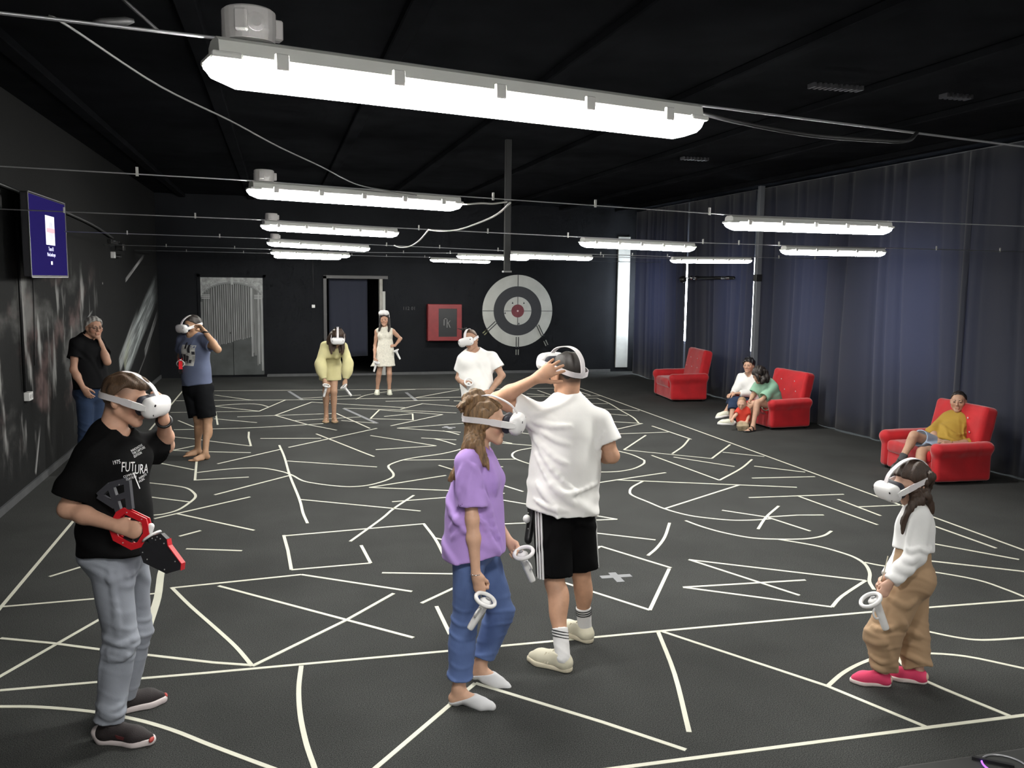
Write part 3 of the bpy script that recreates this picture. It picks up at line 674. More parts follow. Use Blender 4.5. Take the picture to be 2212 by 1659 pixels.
x = 0.05; rs = random.Random(3); STR = [mat('painted_fold_%d' % i, c, 0.6, noise=0.3, nscale=6, stretch=(6, 1, 0.4)) for i, c in enumerate(((0.035, 0.037, 0.038), (0.14, 0.145, 0.145), (0.27, 0.28, 0.28)))]
while x < Wd - 0.26:
    wd = rs.uniform(0.022, 0.036); bot = 0.58 + 0.36 * (x / Wd) + rs.uniform(-0.012, 0.012)
    for q, (f0, f1) in enumerate(((0, 0.42), (0.42, 0.72), (0.72, 1.0))):
        xa, xb = x + wd * 1.45 * f0, x + wd * 1.45 * f1
        if abs((xa + xb) / 2 - Wd / 2) < 0.006: continue
        MB().prism([(xa, bot + 0.03 * (q == 0)), (xb, bot), (xb, arch(xb) - 0.005), (xa, arch(xa) - 0.005)], (0, 0, 0), (1, 0, 0), (0, 0, 1), (0, 1, 0), -0.032 - 0.0006 * q, -0.029).build('painted_fold', STR[q], dr)
    x += wd * 1.45
for j, (xa, xb, z0, q) in enumerate(((1.045, 1.08, 0.42, 2), (1.08, 1.10, 0.5, 1), (1.10, 1.155, 0.44, 1), (1.16, 1.19, 0.22, 1), (1.19, 1.225, 0.25, 2), (1.225, 1.25, 0.3, 1), (1.255, 1.295, 0.1, 2))):
    MB().prism([(xa, z0), (xb, z0), (xb, arch(xb) - 0.005), (xa, arch(xa) - 0.005)], (0, 0, 0), (1, 0, 0), (0, 0, 1), (0, 1, 0), -0.033, -0.029).build('painted_column', STR[q], dr)
MB().box((0.0, -0.033, 0.9), (0.04, -0.029, 1.62)).build('painted_column', STR[1], dr)
MB().box((Wd / 2 - 0.018, -0.037, 2.0), (Wd / 2 + 0.03, -0.029, Hd - 0.005)).build('painted_keystone', mat('painted_band2', (0.36, 0.37, 0.37), 0.6), dr)
MB().box((Wd / 2 - 0.05, -0.05, 0.93), (Wd / 2 - 0.03, -0.03, 0.97), 0.004).build('door_handle', mat('black_plastic', (0.012, 0.012, 0.013), 0.4), dr)
# ------------------------------------------------------------------ curtains
def cloth_mat(name, col, tr=0.25):
    m = bpy.data.materials.new(name); m.use_nodes = True; n, l = nodes_of(m); b = n['Principled BSDF']
    b.inputs['Base Color'].default_value = (*col, 1); b.inputs['Roughness'].default_value = 0.8; b.inputs['Sheen Weight'].default_value = 0.25
    t = n.new('ShaderNodeBsdfTranslucent'); t.inputs[0].default_value = (0.17, 0.178, 0.25, 1); mx = n.new('ShaderNodeMixShader'); mx.inputs[0].default_value = tr
    l.new(b.outputs[0], mx.inputs[1]); l.new(t.outputs[0], mx.inputs[2]); l.new(mx.outputs[0], n['Material Output'].inputs[0])
    tc = n.new('ShaderNodeTexCoord'); tx = n.new('ShaderNodeTexNoise'); tx.inputs['Scale'].default_value = 160; l.new(tc.outputs['Object'], tx.inputs['Vector'])
    bp = n.new('ShaderNodeBump'); bp.inputs['Strength'].default_value = 0.15; bp.inputs['Distance'].default_value = 0.004; l.new(tx.outputs[0], bp.inputs['Height']); l.new(bp.outputs[0], b.inputs['Normal']); return m
NAVY = cloth_mat('navy_curtain_cloth', (0.0215, 0.0255, 0.046))
def curtain(name, p0, p1, z0, z1, label, seed, dens=4.2, amp=0.05):
    rs = random.Random(seed); p0, p1 = np.array(p0, float), np.array(p1, float); L = np.linalg.norm(p1 - p0); d = (p1 - p0) / L; nn = np.array([-d[1], d[0]])
    nx = int(L * 26); nz = 12; ph = [rs.uniform(0, 6) for _ in range(6)]; V = []; F = []
    # pleat centres gathered in groups
    cs = []; y = 0.0
    while y < L: cs.append((y, rs.uniform(0.02, 0.045), rs.uniform(0.4, 1.3))); y += rs.uniform(0.6, 1.5) / dens * (1 if rs.random() < 0.7 else 2.4)
    for i in range(nx + 1):
        u = L * i / nx
        for j in range(nz + 1):
            v = j / nz; s = u + 0.05 * math.sin(3 * v + ph[0] + u) + 0.08 * (1 - v) * math.sin(u * 1.7 + ph[5])
            a = 0.35 * math.sin(s * 2.3 + ph[1]) + 0.3 * math.sin(s * 5.1 + ph[2]) + 0.15 * math.sin(s * 11 + ph[3])
            for c, wdt, hh in cs: a -= hh * 0.8 * math.exp(-((s - c) / wdt) ** 2)
            a *= min(1.0, 0.25 + 3 * min(u, L - u))
            q = p0 + d * u + nn * a * amp * (0.7 + 0.5 * (1 - v)); V.append((q[0], q[1], z0 + (z1 - z0) * v + 0.02 * math.sin(u * 2 + ph[4]) * (1 - v)))
    for i in range(nx):
        for j in range(nz): a = i * (nz + 1) + j; F.append((a, a + 1, a + nz + 2, a + nz + 1))
    o0 = V[0]; o = mesh_obj(name, np_mesh(name, np.array(V) - np.array(o0), F), NAVY); o.location = o0
    md = o.modifiers.new('thickness', 'SOLIDIFY'); md.thickness = 0.004
    return tag(o, label, 'curtain')
CX = 8.2
curtain('curtain', (CX, 16.90), (CX, 19.6), 0.008, 3.84, 'navy curtain between the pale corner strip and the bright slit', 1)
curtain('curtain', (CX, 14.18), (CX, 16.80), 0.008, 3.84, 'navy curtain behind the empty red armchair, right of the bright slit', 2)
curtain('curtain', (CX, 9.1), (CX, 14.02), 0.008, 3.84, 'navy curtain behind the two seated women, right of the grey post', 3)
curtain('curtain', (CX, 1.0), (CX, 9.2), 0.008, 3.84, 'navy curtain behind the man in mustard, reaching the right edge', 4)
curtain('curtain', (1.12, YB + 0.35), (2.0, YB + 0.35), 0.42, 2.3, 'dark blue curtain hanging in the open doorway', 5, 3.0, 0.04)
# post and bar in front of the curtains
PG = mat('grey_post', (0.16, 0.17, 0.19), 0.5, 0.2)
e = empty('metal_post', (8.02, 13.72, 0), label='grey square metal post standing against the curtains', cat='post')
MB().box((-0.045, -0.045, 0), (0.045, 0.045, 3.86), 0.006, 1).build('shaft', PG, e); MB().box((-0.055, -0.055, 2.24), (0.055, 0.055, 2.36), 0.004, 1).build('collar', mat('black_plastic', (0.012, 0.012, 0.013), 0.4), e); MB().box((-0.08, -0.08, 0), (0.08, 0.08, 0.012), 0.003, 1).build('base_plate', PG, e)
BP = MATS['black_plastic']
e = empty('wall_bar', (8.02, 14.55, 2.3), label='black bar with metal clamps held level in front of curtain', cat='bar')
MB().tube([(0, 0.0, 0), (0, 1.45, 0)], 0.032, 10).build('rod', BP, e, True); MB().tube([(0, 0.12, 0), (0, 0.42, 0)], 0.036, 10).build('sleeve', mat('chrome', (0.6, 0.6, 0.62), 0.25, 1.0), e, True)
MB().tube([(0, 1.45, 0), (0, 1.54, 0)], 0.045, 10).build('clamp', MATS['chrome'], e, True); MB().tube([(0, 1.54, 0), (0, 2.05, 0)], 0.010, 8).build('pin', MATS['chrome'], e, True); MB().tube([(0, 1.66, 0), (0, 1.69, 0)], 0.045, 12).build('washer', MATS['chrome'], e, True); MB().lathe([(0.02, -0.07), (0.07, -0.04), (0.075, 0.0), (0.07, 0.04), (0.02, 0.07)], (0, 2.09, -0.03)).build('knob', BP, e, True)
MB().box((0, 0.3, -0.02), (0.2, 0.34, 0.02)).build('bracket', BP, e); MB().box((0, 1.2, -0.02), (0.2, 1.24, 0.02)).build('bracket', BP, e)
pz = at(1095, 588, 10.6)
e = empty('ceiling_drop_post', (pz[0], pz[1], pz[2]), label='slim dark grey post hanging from ceiling over the room middle', cat='post')
MB().box((-0.035, -0.035, 0), (0.035, 0.035, 3.86 - pz[2]), 0.004, 1).build('shaft', mat('dark_post', (0.010, 0.0105, 0.012), 0.7), e); MB().box((-0.05, -0.05, -0.006), (0.05, 0.05, 0.02), 0.004, 1).build('foot_plate', BP, e)

# ------------------------------------------------------------------ lamps
HOUS = mat('lamp_housing_grey', (0.75, 0.76, 0.73), 0.45); DIFF = emit('lit_diffuser', (1.0, 0.985, 0.93), LAMP); DIFF.cycles.emission_sampling = 'FRONT'; CLIP = mat('clear_clip', (0.72, 0.72, 0.70), 0.25); JBX = mat('junction_box_plastic', (0.62, 0.60, 0.60), 0.5)
LL = 1.27
def lamp_proto():
    e = empty('tube_lamp')
    prof = [(-0.045, 0.0), (-0.048, 0.010), (-0.042, 0.036), (-0.024, 0.046), (0.024, 0.046), (0.042, 0.036), (0.048, 0.010), (0.045, 0.0)]
    mb = MB(); mb.prism(prof, (0, 0, 0), (0, 1, 0), (0, 0, 1), (1, 0, 0), -LL / 2 + 0.015, LL / 2 - 0.015); mb.build('housing', HOUS, e)
    mb = MB(); secs = ((-LL / 2, 0.62, 0.30), (-LL / 2 + 0.012, 0.85, 0.62), (-LL / 2 + 0.06, 0.97, 1.0), (LL / 2 - 0.06, 0.97, 1.0), (LL / 2 - 0.012, 0.85, 0.62), (LL / 2, 0.62, 0.30))
    pr = [(-0.051, -0.002), (-0.044, -0.024), (-0.022, -0.041), (0.022, -0.041), (0.044, -0.024), (0.051, -0.002)]; rings = []
    for x, sy, sz in secs: rings.append([mb.bm.verts.new((x, y * sy, z * sz)) for y, z in pr])
    for a, b in zip(rings, rings[1:]):
        for j in range(len(pr)): mb.bm.faces.new((a[j], a[(j + 1) % len(pr)], b[(j + 1) % len(pr)], b[j]))
    mb.bm.faces.new(rings[0]); mb.bm.faces.new(rings[-1][::-1]); mb.build('diffuser', DIFF, e)
    for s in (-1, 1):
        MB().box((s * (LL / 2 - 0.03) - 0.03, -0.054, 0.0), (s * (LL / 2 - 0.03) + 0.03, 0.054, 0.014), 0.005, 2).build('end_cap', HOUS, e)
    for k in range(5):
        for s in (-1, 1): MB().box((-0.5 + 0.25 * k - 0.014, s * 0.051 - 0.005, -0.010), (-0.5 + 0.25 * k + 0.014, s * 0.051 + 0.005, 0.022), 0.002, 1).build('clip', CLIP, e)
    return e
def junction_box(par):
    j = MB().lathe([(0.050, 0), (0.052, 0.02), (0.052, 0.058), (0.047, 0.062)], (-LL / 2 + 0.085, 0, 0.047), 24).build('junction_box', JBX, par)
    for a in (0, 2.1, 4.2):
        MB().box((0.046, -0.012, 0.01), (0.066, 0.012, 0.05), 0.003, 1, Matrix.Translation((-LL / 2 + 0.085, 0, 0.047)) @ Matrix.Rotation(a, 4, 'Z')).build('lug', JBX, j)
    MB().lathe([(0.018, 0), (0.018, 0.004), (0.010, 0.006)], (0, 0, 0), 16, Matrix.Translation((-LL / 2 + 0.085, -0.050, 0.077)) @ Matrix.Rotation(PI / 2, 4, 'X')).build('knockout', JBX, j)
LAMPS = (((445, 134), (1502, 268), 0.28, 1, 'large tube lamp with round junction box, nearest the camera'), ((536, 410), (993, 442), 0.30, 1, 'second tube lamp with junction box, behind the nearest lamp'),
    ((565, 487), (858, 504), 0.28, 1, 'third tube lamp from the camera in the left lamp row'), ((578, 524), (797, 537), 0.25, 1, 'fourth tube lamp from the camera in the left lamp row'), ((585, 545), (755, 552), 0.2, 0, 'fifth tube lamp from the camera in the left lamp row'),
    ((592, 553), (736, 557), 0.15, 0, 'farthest tube lamp of the left lamp row, above the painted door'), ((1570, 482), (1920, 494), 0.1, 0, 'largest tube lamp hanging in front of the right curtains'), ((1690, 541), (1908, 546), 0.1, 0, 'smaller tube lamp hanging below the largest curtain-side lamp'),
    ((1255, 524), (1498, 535), 0.2, 0, 'tube lamp hanging in front of the pale corner strip'), ((1450, 562), (1622, 563), 0.0, 0, 'tube lamp above the black clamped bar by the curtain slit'), ((1095, 550), (1278, 557), 0.15, 0, 'tube lamp just right of the hanging post above the target'),
    ((988, 553), (1142, 558), 0.12, 0, 'tube lamp crossed by the hanging ceiling post'), ((930, 561), (1058, 565), 0.1, 0, 'farthest tube lamp left of the hanging post, above the red cabinet'))
proto = lamp_proto(); LAMPW = []
for i, (a, b, yaw, jb, lab) in enumerate(LAMPS):
    dl = LL * (FWD[0] * math.cos(yaw) + FWD[1] * math.sin(yaw)); lo, hi = 1.0, 30.0
    for _ in range(50):
        z = (lo + hi) / 2; L_ = np.linalg.norm(at(*b, z + dl / 2) - at(*a, max(0.2, z - dl / 2)))
        if L_ < LL: lo = z
        else: hi = z
    p, q = at(*a, z - dl / 2), at(*b, z + dl / 2); ax = unit(q - p); up = unit(np.array([0, 0, 1]) - ax * ax[2]); ay = np.cross(up, ax); c = (p + q) / 2
    o = proto if i == 0 else copy_tree(proto)
    if i == 0: first_jb = None
    o.matrix_world = Matrix(((ax[0], ay[0], up[0], c[0]), (ax[1], ay[1], up[1], c[1]), (ax[2], ay[2], up[2], c[2]), (0, 0, 0, 1)))
    tag(o, lab, 'lamp', 'tube lamps strung under the black ceiling'); LAMPW.append((p, q, up)); o['_jb'] = jb
for i, (x, y, lab) in enumerate(((-0.1, -0.9, 'tube lamp behind the camera, left of the next row'), (3.0, -0.9, 'tube lamp behind the camera, middle of the next row'), (5.9, 2.5, 'tube lamp right of the frame in the nearest row'))):
    o = copy_tree(proto); o.matrix_world = Matrix.Translation((x, y, 2.68)); tag(o, lab, 'lamp', 'tube lamps strung under the black ceiling'); LAMPW.append((np.array([x - LL / 2, y, 2.68]), np.array([x + LL / 2, y, 2.68]), np.array([0, 0, 1.0])))
for ob in [x for x in COL.objects if x.name.startswith('tube_lamp')]:
    if ob.get('_jb'): junction_box(ob)
    if '_jb' in ob: del ob['_jb']
# ------------------------------------------------------------------ cables
WIRE = mat('steel_wire', (0.50, 0.50, 0.52), 0.4, 0.6); RUB = mat('black_rubber_cable', (0.03, 0.03, 0.032), 0.5); WCAB = mat('white_cable', (0.55, 0.54, 0.52), 0.5)
def wire(name, pts, r, m, label, ties=()):
    o0 = np.array(pts[len(pts) // 2]); 
    if ties:
        e = empty(name, o0, label=label, cat='cable'); MB().tube([np.array(p) - o0 for p in pts], r, 6).build('strand', m, e, True)
        for p in ties: p = np.array(p) - o0; MB().box(p - (0.006, 0.006, 0.01), p + (0.006, 0.006, 0.035)).build('cable_tie', mat('cable_tie_white', (0.5, 0.5, 0.48), 0.5), e)
        return e
    o = MB().tube([np.array(p) - o0 for p in pts], r, 6).build(name, m, None, True); o.location = o0; return tag(o, label, 'cable')
def cable_through(la, lb, pts):
    """depth along a straight run from two lamps: 1/z is linear in the pixel column"""
    za, zb = depth_of((LAMPW[la][0] + LAMPW[la][1]) / 2), depth_of((LAMPW[lb][0] + LAMPW[lb][1]) / 2); xa = sum(p[0] for p in LAMPS[la][:2]) / 2; xb = sum(p[0] for p in LAMPS[lb][:2]) / 2
    if la == lb:
        za, zb = depth_of(LAMPW[la][0]), depth_of(LAMPW[la][1]); xa, xb = LAMPS[la][0][0], LAMPS[la][1][0]
    return [at(x, y, 1 / (1 / za + (1 / zb - 1 / za) * (x - xa) / (xb - xa))) for x, y in pts]
ROWS = (((0,), 'nearest'), ((1, 6), 'second'), ((2, 8, 7), 'third'), ((3, 10, 9), 'fourth'), ((4, 11), 'fifth'), ((5, 12), 'farthest'), ((13, 14), 'hindmost'))
for ids, nm in ROWS:
    pts = []
    for k in ids:
        p, q, up = LAMPW[k]; d = q - p; off = up * 0.0495; pts += [p + d * 0.06 + off, q - d * 0.06 + off]
    d = unit(pts[1] - pts[0]); d = d * np.array([1, 0.55, 0.2]); a = pts[0] + d * ((XL + 0.01 - pts[0][0]) / d[0])
    d = unit(pts[-1] - pts[-2]); d = d * np.array([1, 0.4, 0.0]) if len(ids) > 1 else d * np.array([1, 0.8, 0.5]); b = pts[-1] + d * ((8.17 - pts[-1][0]) / d[0])
    full = [a] + pts + [b]; ties = []
    if nm == 'nearest': ROW0 = full
    for u, v in ((full[0], full[1]), (full[-2], full[-1])): ties += [u + (v - u) * t for t in (0.35, 0.75)]
    for k in range(2, len(full) - 2, 2): ties += [full[k] + (full[k + 1] - full[k]) * t for t in (0.15, 0.5, 0.9)]
    wire('support_cable', full, 0.0035 if nm in ('nearest', 'second') else 0.005, WIRE, nm + ' steel cable from the camera, strung wall to wall carrying lamps', ties)
d2_ = depth_of(LAMPW[1][1])
wire('sagging_wire', smooth_poly([at(105, 34, 2.0), at(150, 58, 2.05), at(345, 186, 2.6), at(500, 262, 3.1), at(600, 316, 3.6), at(690, 358, 4.1), at(770, 398, 4.6), at(840, 412, 4.85), at(900, 422, 4.95)], 5), 0.0032, mat('grey_cable', (0.16, 0.16, 0.16), 0.6), 'thin wire sagging from top-left cable to the second lamp')
wire('sagging_wire', smooth_poly([at(263, -4, 1.9), at(310, 38, 1.93), at(345, 70, 1.95)], 5), 0.004, RUB, 'short dark wire dropping onto the top-left cable')
wire('sagging_wire', smooth_poly([at(1510, 243, 2.35), at(1600, 265, 2.4), at(1750, 292, 2.5), at(1900, 304, 2.55), at(1960, 304, 2.6), ROW0[-2] + (ROW0[-1] - ROW0[-2]) * 0.13], 5), 0.006, RUB, 'black power cord sagging under the right steel cable')
wire('sagging_wire', smooth_poly([at(992, 440, 5.3), at(1010, 441, 5.3), at(1040, 439, 5.35), at(1065, 440, 5.4), at(1095, 436, 5.45)], 5), 0.006, WCAB, 'kinked wire leaving the second lamp')
wire('sagging_wire', smooth_poly([at(1102, 438, 5.45), at(1075, 462, 5.9), at(1040, 479, 6.5), at(990, 496, 7.2), at(950, 499, 7.7), at(926, 496, 8.0)], 5), 0.007, WCAB, 'pale wire looping between second and third cables')
wire('sagging_wire', smooth_poly([at(926, 496, 8.0), at(905, 520, 8.8), at(885, 532, 9.6), at(865, 534, 10.2), at(852, 530, 10.5)], 5), 0.008, WCAB, 'pale wire hook right of the fourth lamp')
# black tape-wrapped splice on the first cable
s0, s1 = at(200, 48, 1.97), at(290, 45, 2.0); o = MB().tube([s0 - s0, (s1 - s0) * 0.2, (s1 - s0) * 0.8, s1 - s0], [0.004, 0.009, 0.010, 0.004], 8).build('cable_splice', RUB, None, True); o.location = s0; tag(o, 'black taped splice on the top-left steel cable', 'cable splice')

# ------------------------------------------------------------------ things on the left wall
tv = empty('television', (-2.45, 10.05, 2.2), label='flat television showing a dark blue screen on left wall', cat='television')
MB().box((0.12, -0.75, -0.02), (0.19, 0.75, 0.78), 0.008, 1).build('bezel', mat('tv_bezel', (0.03, 0.03, 0.035), 0.35), tv)
MB().box((0.188, -0.735, -0.005), (0.192, 0.735, 0.765)).build('screen', emit('tv_blue', (0.014, 0.010, 0.075), 0.75), tv)
mb = MB(); mb.box((0.189, -0.755, -0.028), (0.196, 0.755, -0.018)); mb.box((0.189, -0.755, 0.778), (0.196, 0.755, 0.786)); mb.box((0.189, -0.755, -0.028), (0.196, -0.745, 0.786)); mb.box((0.189, 0.745, -0.028), (0.196, 0.755, 0.786)); mb.build('rim', mat('tv_rim', (0.30, 0.30, 0.32), 0.4, 0.5), tv)
MB().box((0.191, -0.14, 0.305), (0.194, 0.225, 0.60)).build('picture', emit('tv_white', (0.85, 0.85, 0.95), 0.85), tv)
MB().lathe([(0.10, 0.0), (0.10, 0.002)], (0, 0, 0), 24, Matrix.Translation((0.1935, 0.07, 0.445)) @ Matrix.Rotation(PI / 2, 4, 'Y') @ Matrix.Diagonal((1.05, 1, 1, 1))).build('grey_disc', emit('tv_grey', (0.62, 0.63, 0.68), 0.8), tv)
MB().box((0.195, -0.12, 0.43), (0.197, 0.215, 0.475)).build('red_band', emit('tv_pink', (0.8, 0.45, 0.5), 0.8), tv)
def text_obj(name, s, size, m, M, parent, ext=0.0008, align='CENTER'):
    cu = bpy.data.curves.new(name, 'FONT'); cu.body = s; cu.size = size; cu.align_x = align; cu.extrude = ext; cu.resolution_u = 2
    t = bpy.data.objects.new(name, cu); COL.objects.link(t); bpy.context.view_layer.update()
    me = bpy.data.meshes.new_from_object(t.evaluated_get(bpy.context.evaluated_depsgraph_get())); bpy.data.objects.remove(t)
    me.transform(M); return mesh_obj(name, me, m, parent)
MT = Matrix(((0, 0, 1, 0.193), (1, 0, 0, 0.05), (0, 1, 0, 0), (0, 0, 0, 1)))
text_obj('screen_text', 'Team 01', 0.060, emit('tv_text', (0.7, 0.7, 0.95), 0.7), Matrix.Translation((0, -0.0, 0.245)) @ MT, tv); text_obj('screen_text', 'MarsLandscape', 0.055, MATS['tv_text'], Matrix.Translation((0, 0, 0.19)) @ MT, tv)
MB().box((0.191, 0.02, 0.105), (0.194, 0.085, 0.14), 0.001, 1).build('icon', MATS['tv_white'], tv)
MB().box((0, -0.2, 0.25), (0.12, 0.2, 0.6)).build('bracket', BP, tv)
o = tag(MB().tube([(0, 0, 0), (0, 0.02, 1.9)], 0.016, 6).build('cable_duct', BP, None, True), 'black cable duct running down left wall to white socket', 'cable duct'); o.location = (-2.475, 9.72, 1.03)
e = empty('power_socket', (-2.5, 9.83, 0.93), label='white double power socket on left wall', cat='socket'); MB().box((0, -0.07, 0), (0.055, 0.07, 0.085), 0.006, 2).build('case', mat('white_plastic', (0.75, 0.75, 0.74), 0.4), e)
for k in (-1, 1): MB().lathe([(0.022, 0), (0.022, 0.004)], (0, 0, 0), 14, Matrix.Translation((0.053, k * 0.033, 0.043)) @ Matrix.Rotation(PI / 2, 4, 'Y')).build('outlet', mat('outlet_grey', (0.45, 0.45, 0.45), 0.5), e)
e = empty('junction_device', (-2.5, 14.95, 2.47), label='small white box with dark camera on left wall', cat='camera'); MB().box((0, -0.05, 0), (0.06, 0.05, 0.10), 0.005, 1).build('case', MATS['white_plastic'], e); MB().tube([(0.05, 0.06, 0.03), (0.10, 0.2, 0.03)], 0.03, 8).build('lens_tube', BP, e, True)
e = empty('speaker_bracket', (-2.5, 15.0, 2.72), label='dark bracket with metal rod high on left wall', cat='bracket'); MB().box((0, -0.3, -0.03), (0.05, 0.5, 0.03), 0.004, 1).build('arm', BP, e); MB().tube([(0.07, -0.25, 0.01), (0.07, 0.25, 0.01)], 0.008, 6).build('rod', MATS['chrome'], e, True); MB().box((0.0, 0.35, -0.12), (0.12, 0.55, 0.0), 0.01, 1).build('case', BP, e)
wire('wall_cable', smooth_poly([(-2.47, 7.6, 3.06), (-2.46, 9.0, 3.03), (-2.46, 10.9, 2.98), (-2.46, 13.3, 2.90), (-2.46, 14.9, 2.78)], 4), 0.02, RUB, 'thick black cable along left wall above the television')
wire('wall_cable', [(-2.49, 10.3, 2.15), (-2.49, 10.25, 1.5), (-2.49, 10.2, 1.25)], 0.006, RUB, 'thin cable hanging below the television')
e = empty('wall_box', (-2.5, 9.05, 2.86), label='small black box on left wall left of television', cat='box'); MB().box((0, -0.07, -0.06), (0.07, 0.07, 0.06), 0.006, 1).build('case', BP, e); MB().box((0.068, -0.05, -0.04), (0.074, 0.05, 0.04)).build('cover', mat('dark_cover', (0.04, 0.04, 0.042), 0.4), e)

# ------------------------------------------------------------------ things on the far wall
RED = mat('fire_cabinet_red', (0.20, 0.017, 0.02), 0.5, noise=0.12)
fc = empty('fire_hose_cabinet', (3.32, YB - 0.004, 0.79), label='red fire hose cabinet with dark glass door on far wall', cat='cabinet')
MB().box((0, -0.2, 0), (0.80, 0, 0.85), 0.006, 1).build('body', RED, fc)
mb = MB(); mb.box((0.015, -0.222, 0.015), (0.25, -0.198, 0.835)); mb.box((0.68, -0.222, 0.015), (0.785, -0.198, 0.835)); mb.box((0.25, -0.222, 0.015), (0.68, -0.198, 0.10)); mb.box((0.25, -0.222, 0.75), (0.68, -0.198, 0.835)); dd = mb.build('door', RED, fc)
MB().box((0.25, -0.205, 0.10), (0.68, -0.2, 0.75)).build('pane', mat('dark_pane', (0.022, 0.024, 0.026), 0.25), dd)
GL = mat('grey_lettering', (0.16, 0.16, 0.16), 0.6)
mb = MB(); mb.box((0.37, -0.208, 0.36), (0.39, -0.204, 0.53)); mb.box((0.44, -0.208, 0.31), (0.46, -0.204, 0.53)); mb.box((0.37, -0.208, 0.51), (0.46, -0.204, 0.53)); mb.build('letter', GL, dd)
mb = MB(); mb.prism([(0.455, 0.41), (0.475, 0.41), (0.535, 0.475), (0.515, 0.475)], (0, 0, 0), (1, 0, 0), (0, 0, 1), (0, 1, 0), -0.208, -0.204); mb.prism([(0.465, 0.425), (0.485, 0.425), (0.535, 0.31), (0.515, 0.31)], (0, 0, 0), (1, 0, 0), (0, 0, 1), (0, 1, 0), -0.208, -0.204); mb.build('letter', GL, dd)
e = empty('wall_inscription', (2.78, YB, 1.50), label='faint dark lettering on far wall left of red cabinet', cat='lettering'); text_obj('letters', '112 01', 0.11, mat('faint_lettering', (0.055, 0.055, 0.057), 0.6), Matrix.Translation((0.14, -0.002, 0)) @ Matrix.Rotation(PI / 2, 4, 'X'), e)
WP = mat('target_white', (0.47, 0.48, 0.45), 0.7, noise=0.1, nscale=3); BKP = mat('target_black', (0.030, 0.032, 0.037), 0.65)
tg = empty('painted_target', (5.515, YB - 0.004, 1.485), label='round grey, black and red target painted on far wall', cat='target')
TM = lambda d, sx=1.0: Matrix.Translation((0, d, 0)) @ Matrix.Rotation(PI / 2, 4, 'X') @ Matrix.Diagonal((sx, 1, 1, 1))
for nm, r, d, m in (('outer_ring', 0.855, -0.000, WP), ('black_ring', 0.585, -0.002, BKP), ('inner_ring', 0.335, -0.004, WP), ('bullseye', 0.155, -0.006, mat('bullseye_red', (0.16, 0.035, 0.045), 0.7, noise=0.2, nscale=8)), ('centre_dot', 0.022, -0.008, mat('dot_pink', (0.6, 0.45, 0.45), 0.7))):
    MB().lathe([(r, 0), (r, 0.003)], (0, 0, 0), 56, TM(d, 1.01)).build(nm, m, tg)
for lo, hi in (((-0.007, 0.155), (0.007, 0.335)), ((-0.007, 0.585), (0.007, 0.86)), ((-0.007, -0.335), (0.007, -0.155)), ((-0.335, -0.006), (-0.155, 0.006)), ((0.155, -0.006), (0.335, 0.006)), ((-0.86, -0.006), (-0.585, 0.006)), ((0.585, -0.006), (0.86, 0.006))):
    MB().box((lo[0], -0.0115, lo[1]), (hi[0], -0.001, hi[1])).build('cross_line', BKP, tg)
YFL = mat('painted_feather', (0.28, 0.28, 0.16), 0.7); GFL = mat('painted_feather_grey', (0.24, 0.25, 0.22), 0.7)
for (x0, z0, x1, z1, fm, gap) in ((-0.53, -0.27, -0.78, -0.50, YFL, 0.0), (0.0, -0.62, 0.0, -0.88, GFL, 0.10), (0.50, -0.34, 0.64, -0.62, GFL, 0.16)):
    d = unit((x1 - x0, 0, z1 - z0)); q = np.array([-d[2], 0, d[0]]) * 0.028
    for s in (-1, 1):
        a = np.array([x0, 0, z0]) + q * s; b = np.array([x1, 0, z1]) + q * s; MB().ribbon([a + (0, -0.008, 0), b + (0, -0.008, 0)], [(0, -1, 0)] * 2, 0.02, 0.008).build('painted_arrow', BKP, tg)
        c = b + d * gap; MB().ribbon([c + (0, -0.008, 0) - d * 0.06, c + (0, -0.008, 0) + d * 0.07], [(0, -1, 0)] * 2, 0.022, 0.008).build('painted_feather', fm, tg)
for x, z in ((-0.13, 0.19), (0.15, 0.19), (-0.31, -0.05), (0.03, -0.30)): MB().prism([(x - 0.022, z - 0.02), (x + 0.022, z - 0.02), (x, z + 0.03)], (0, 0, 0), (1, 0, 0), (0, 0, 1), (0, 1, 0), -0.012, -0.006).build('arrow_tip', BKP, tg)
e = empty('wall_switch', (0.762, YB, 1.54), label='small white switch hanging under a wire on far wall', cat='switch'); MB().box((-0.035, -0.03, 0), (0.035, 0, 0.07), 0.004, 1).build('case', MATS['white_plastic'], e); MB().box((-0.02, -0.036, 0.015), (0.02, -0.03, 0.055), 0.002, 1).build('rocker', MATS['white_plastic'], e)
wire('wall_wire', [(0.762, YB - 0.01, 1.61), (0.762, YB - 0.01, 2.95)], 0.006, RUB, 'thin wire running up from the white switch')

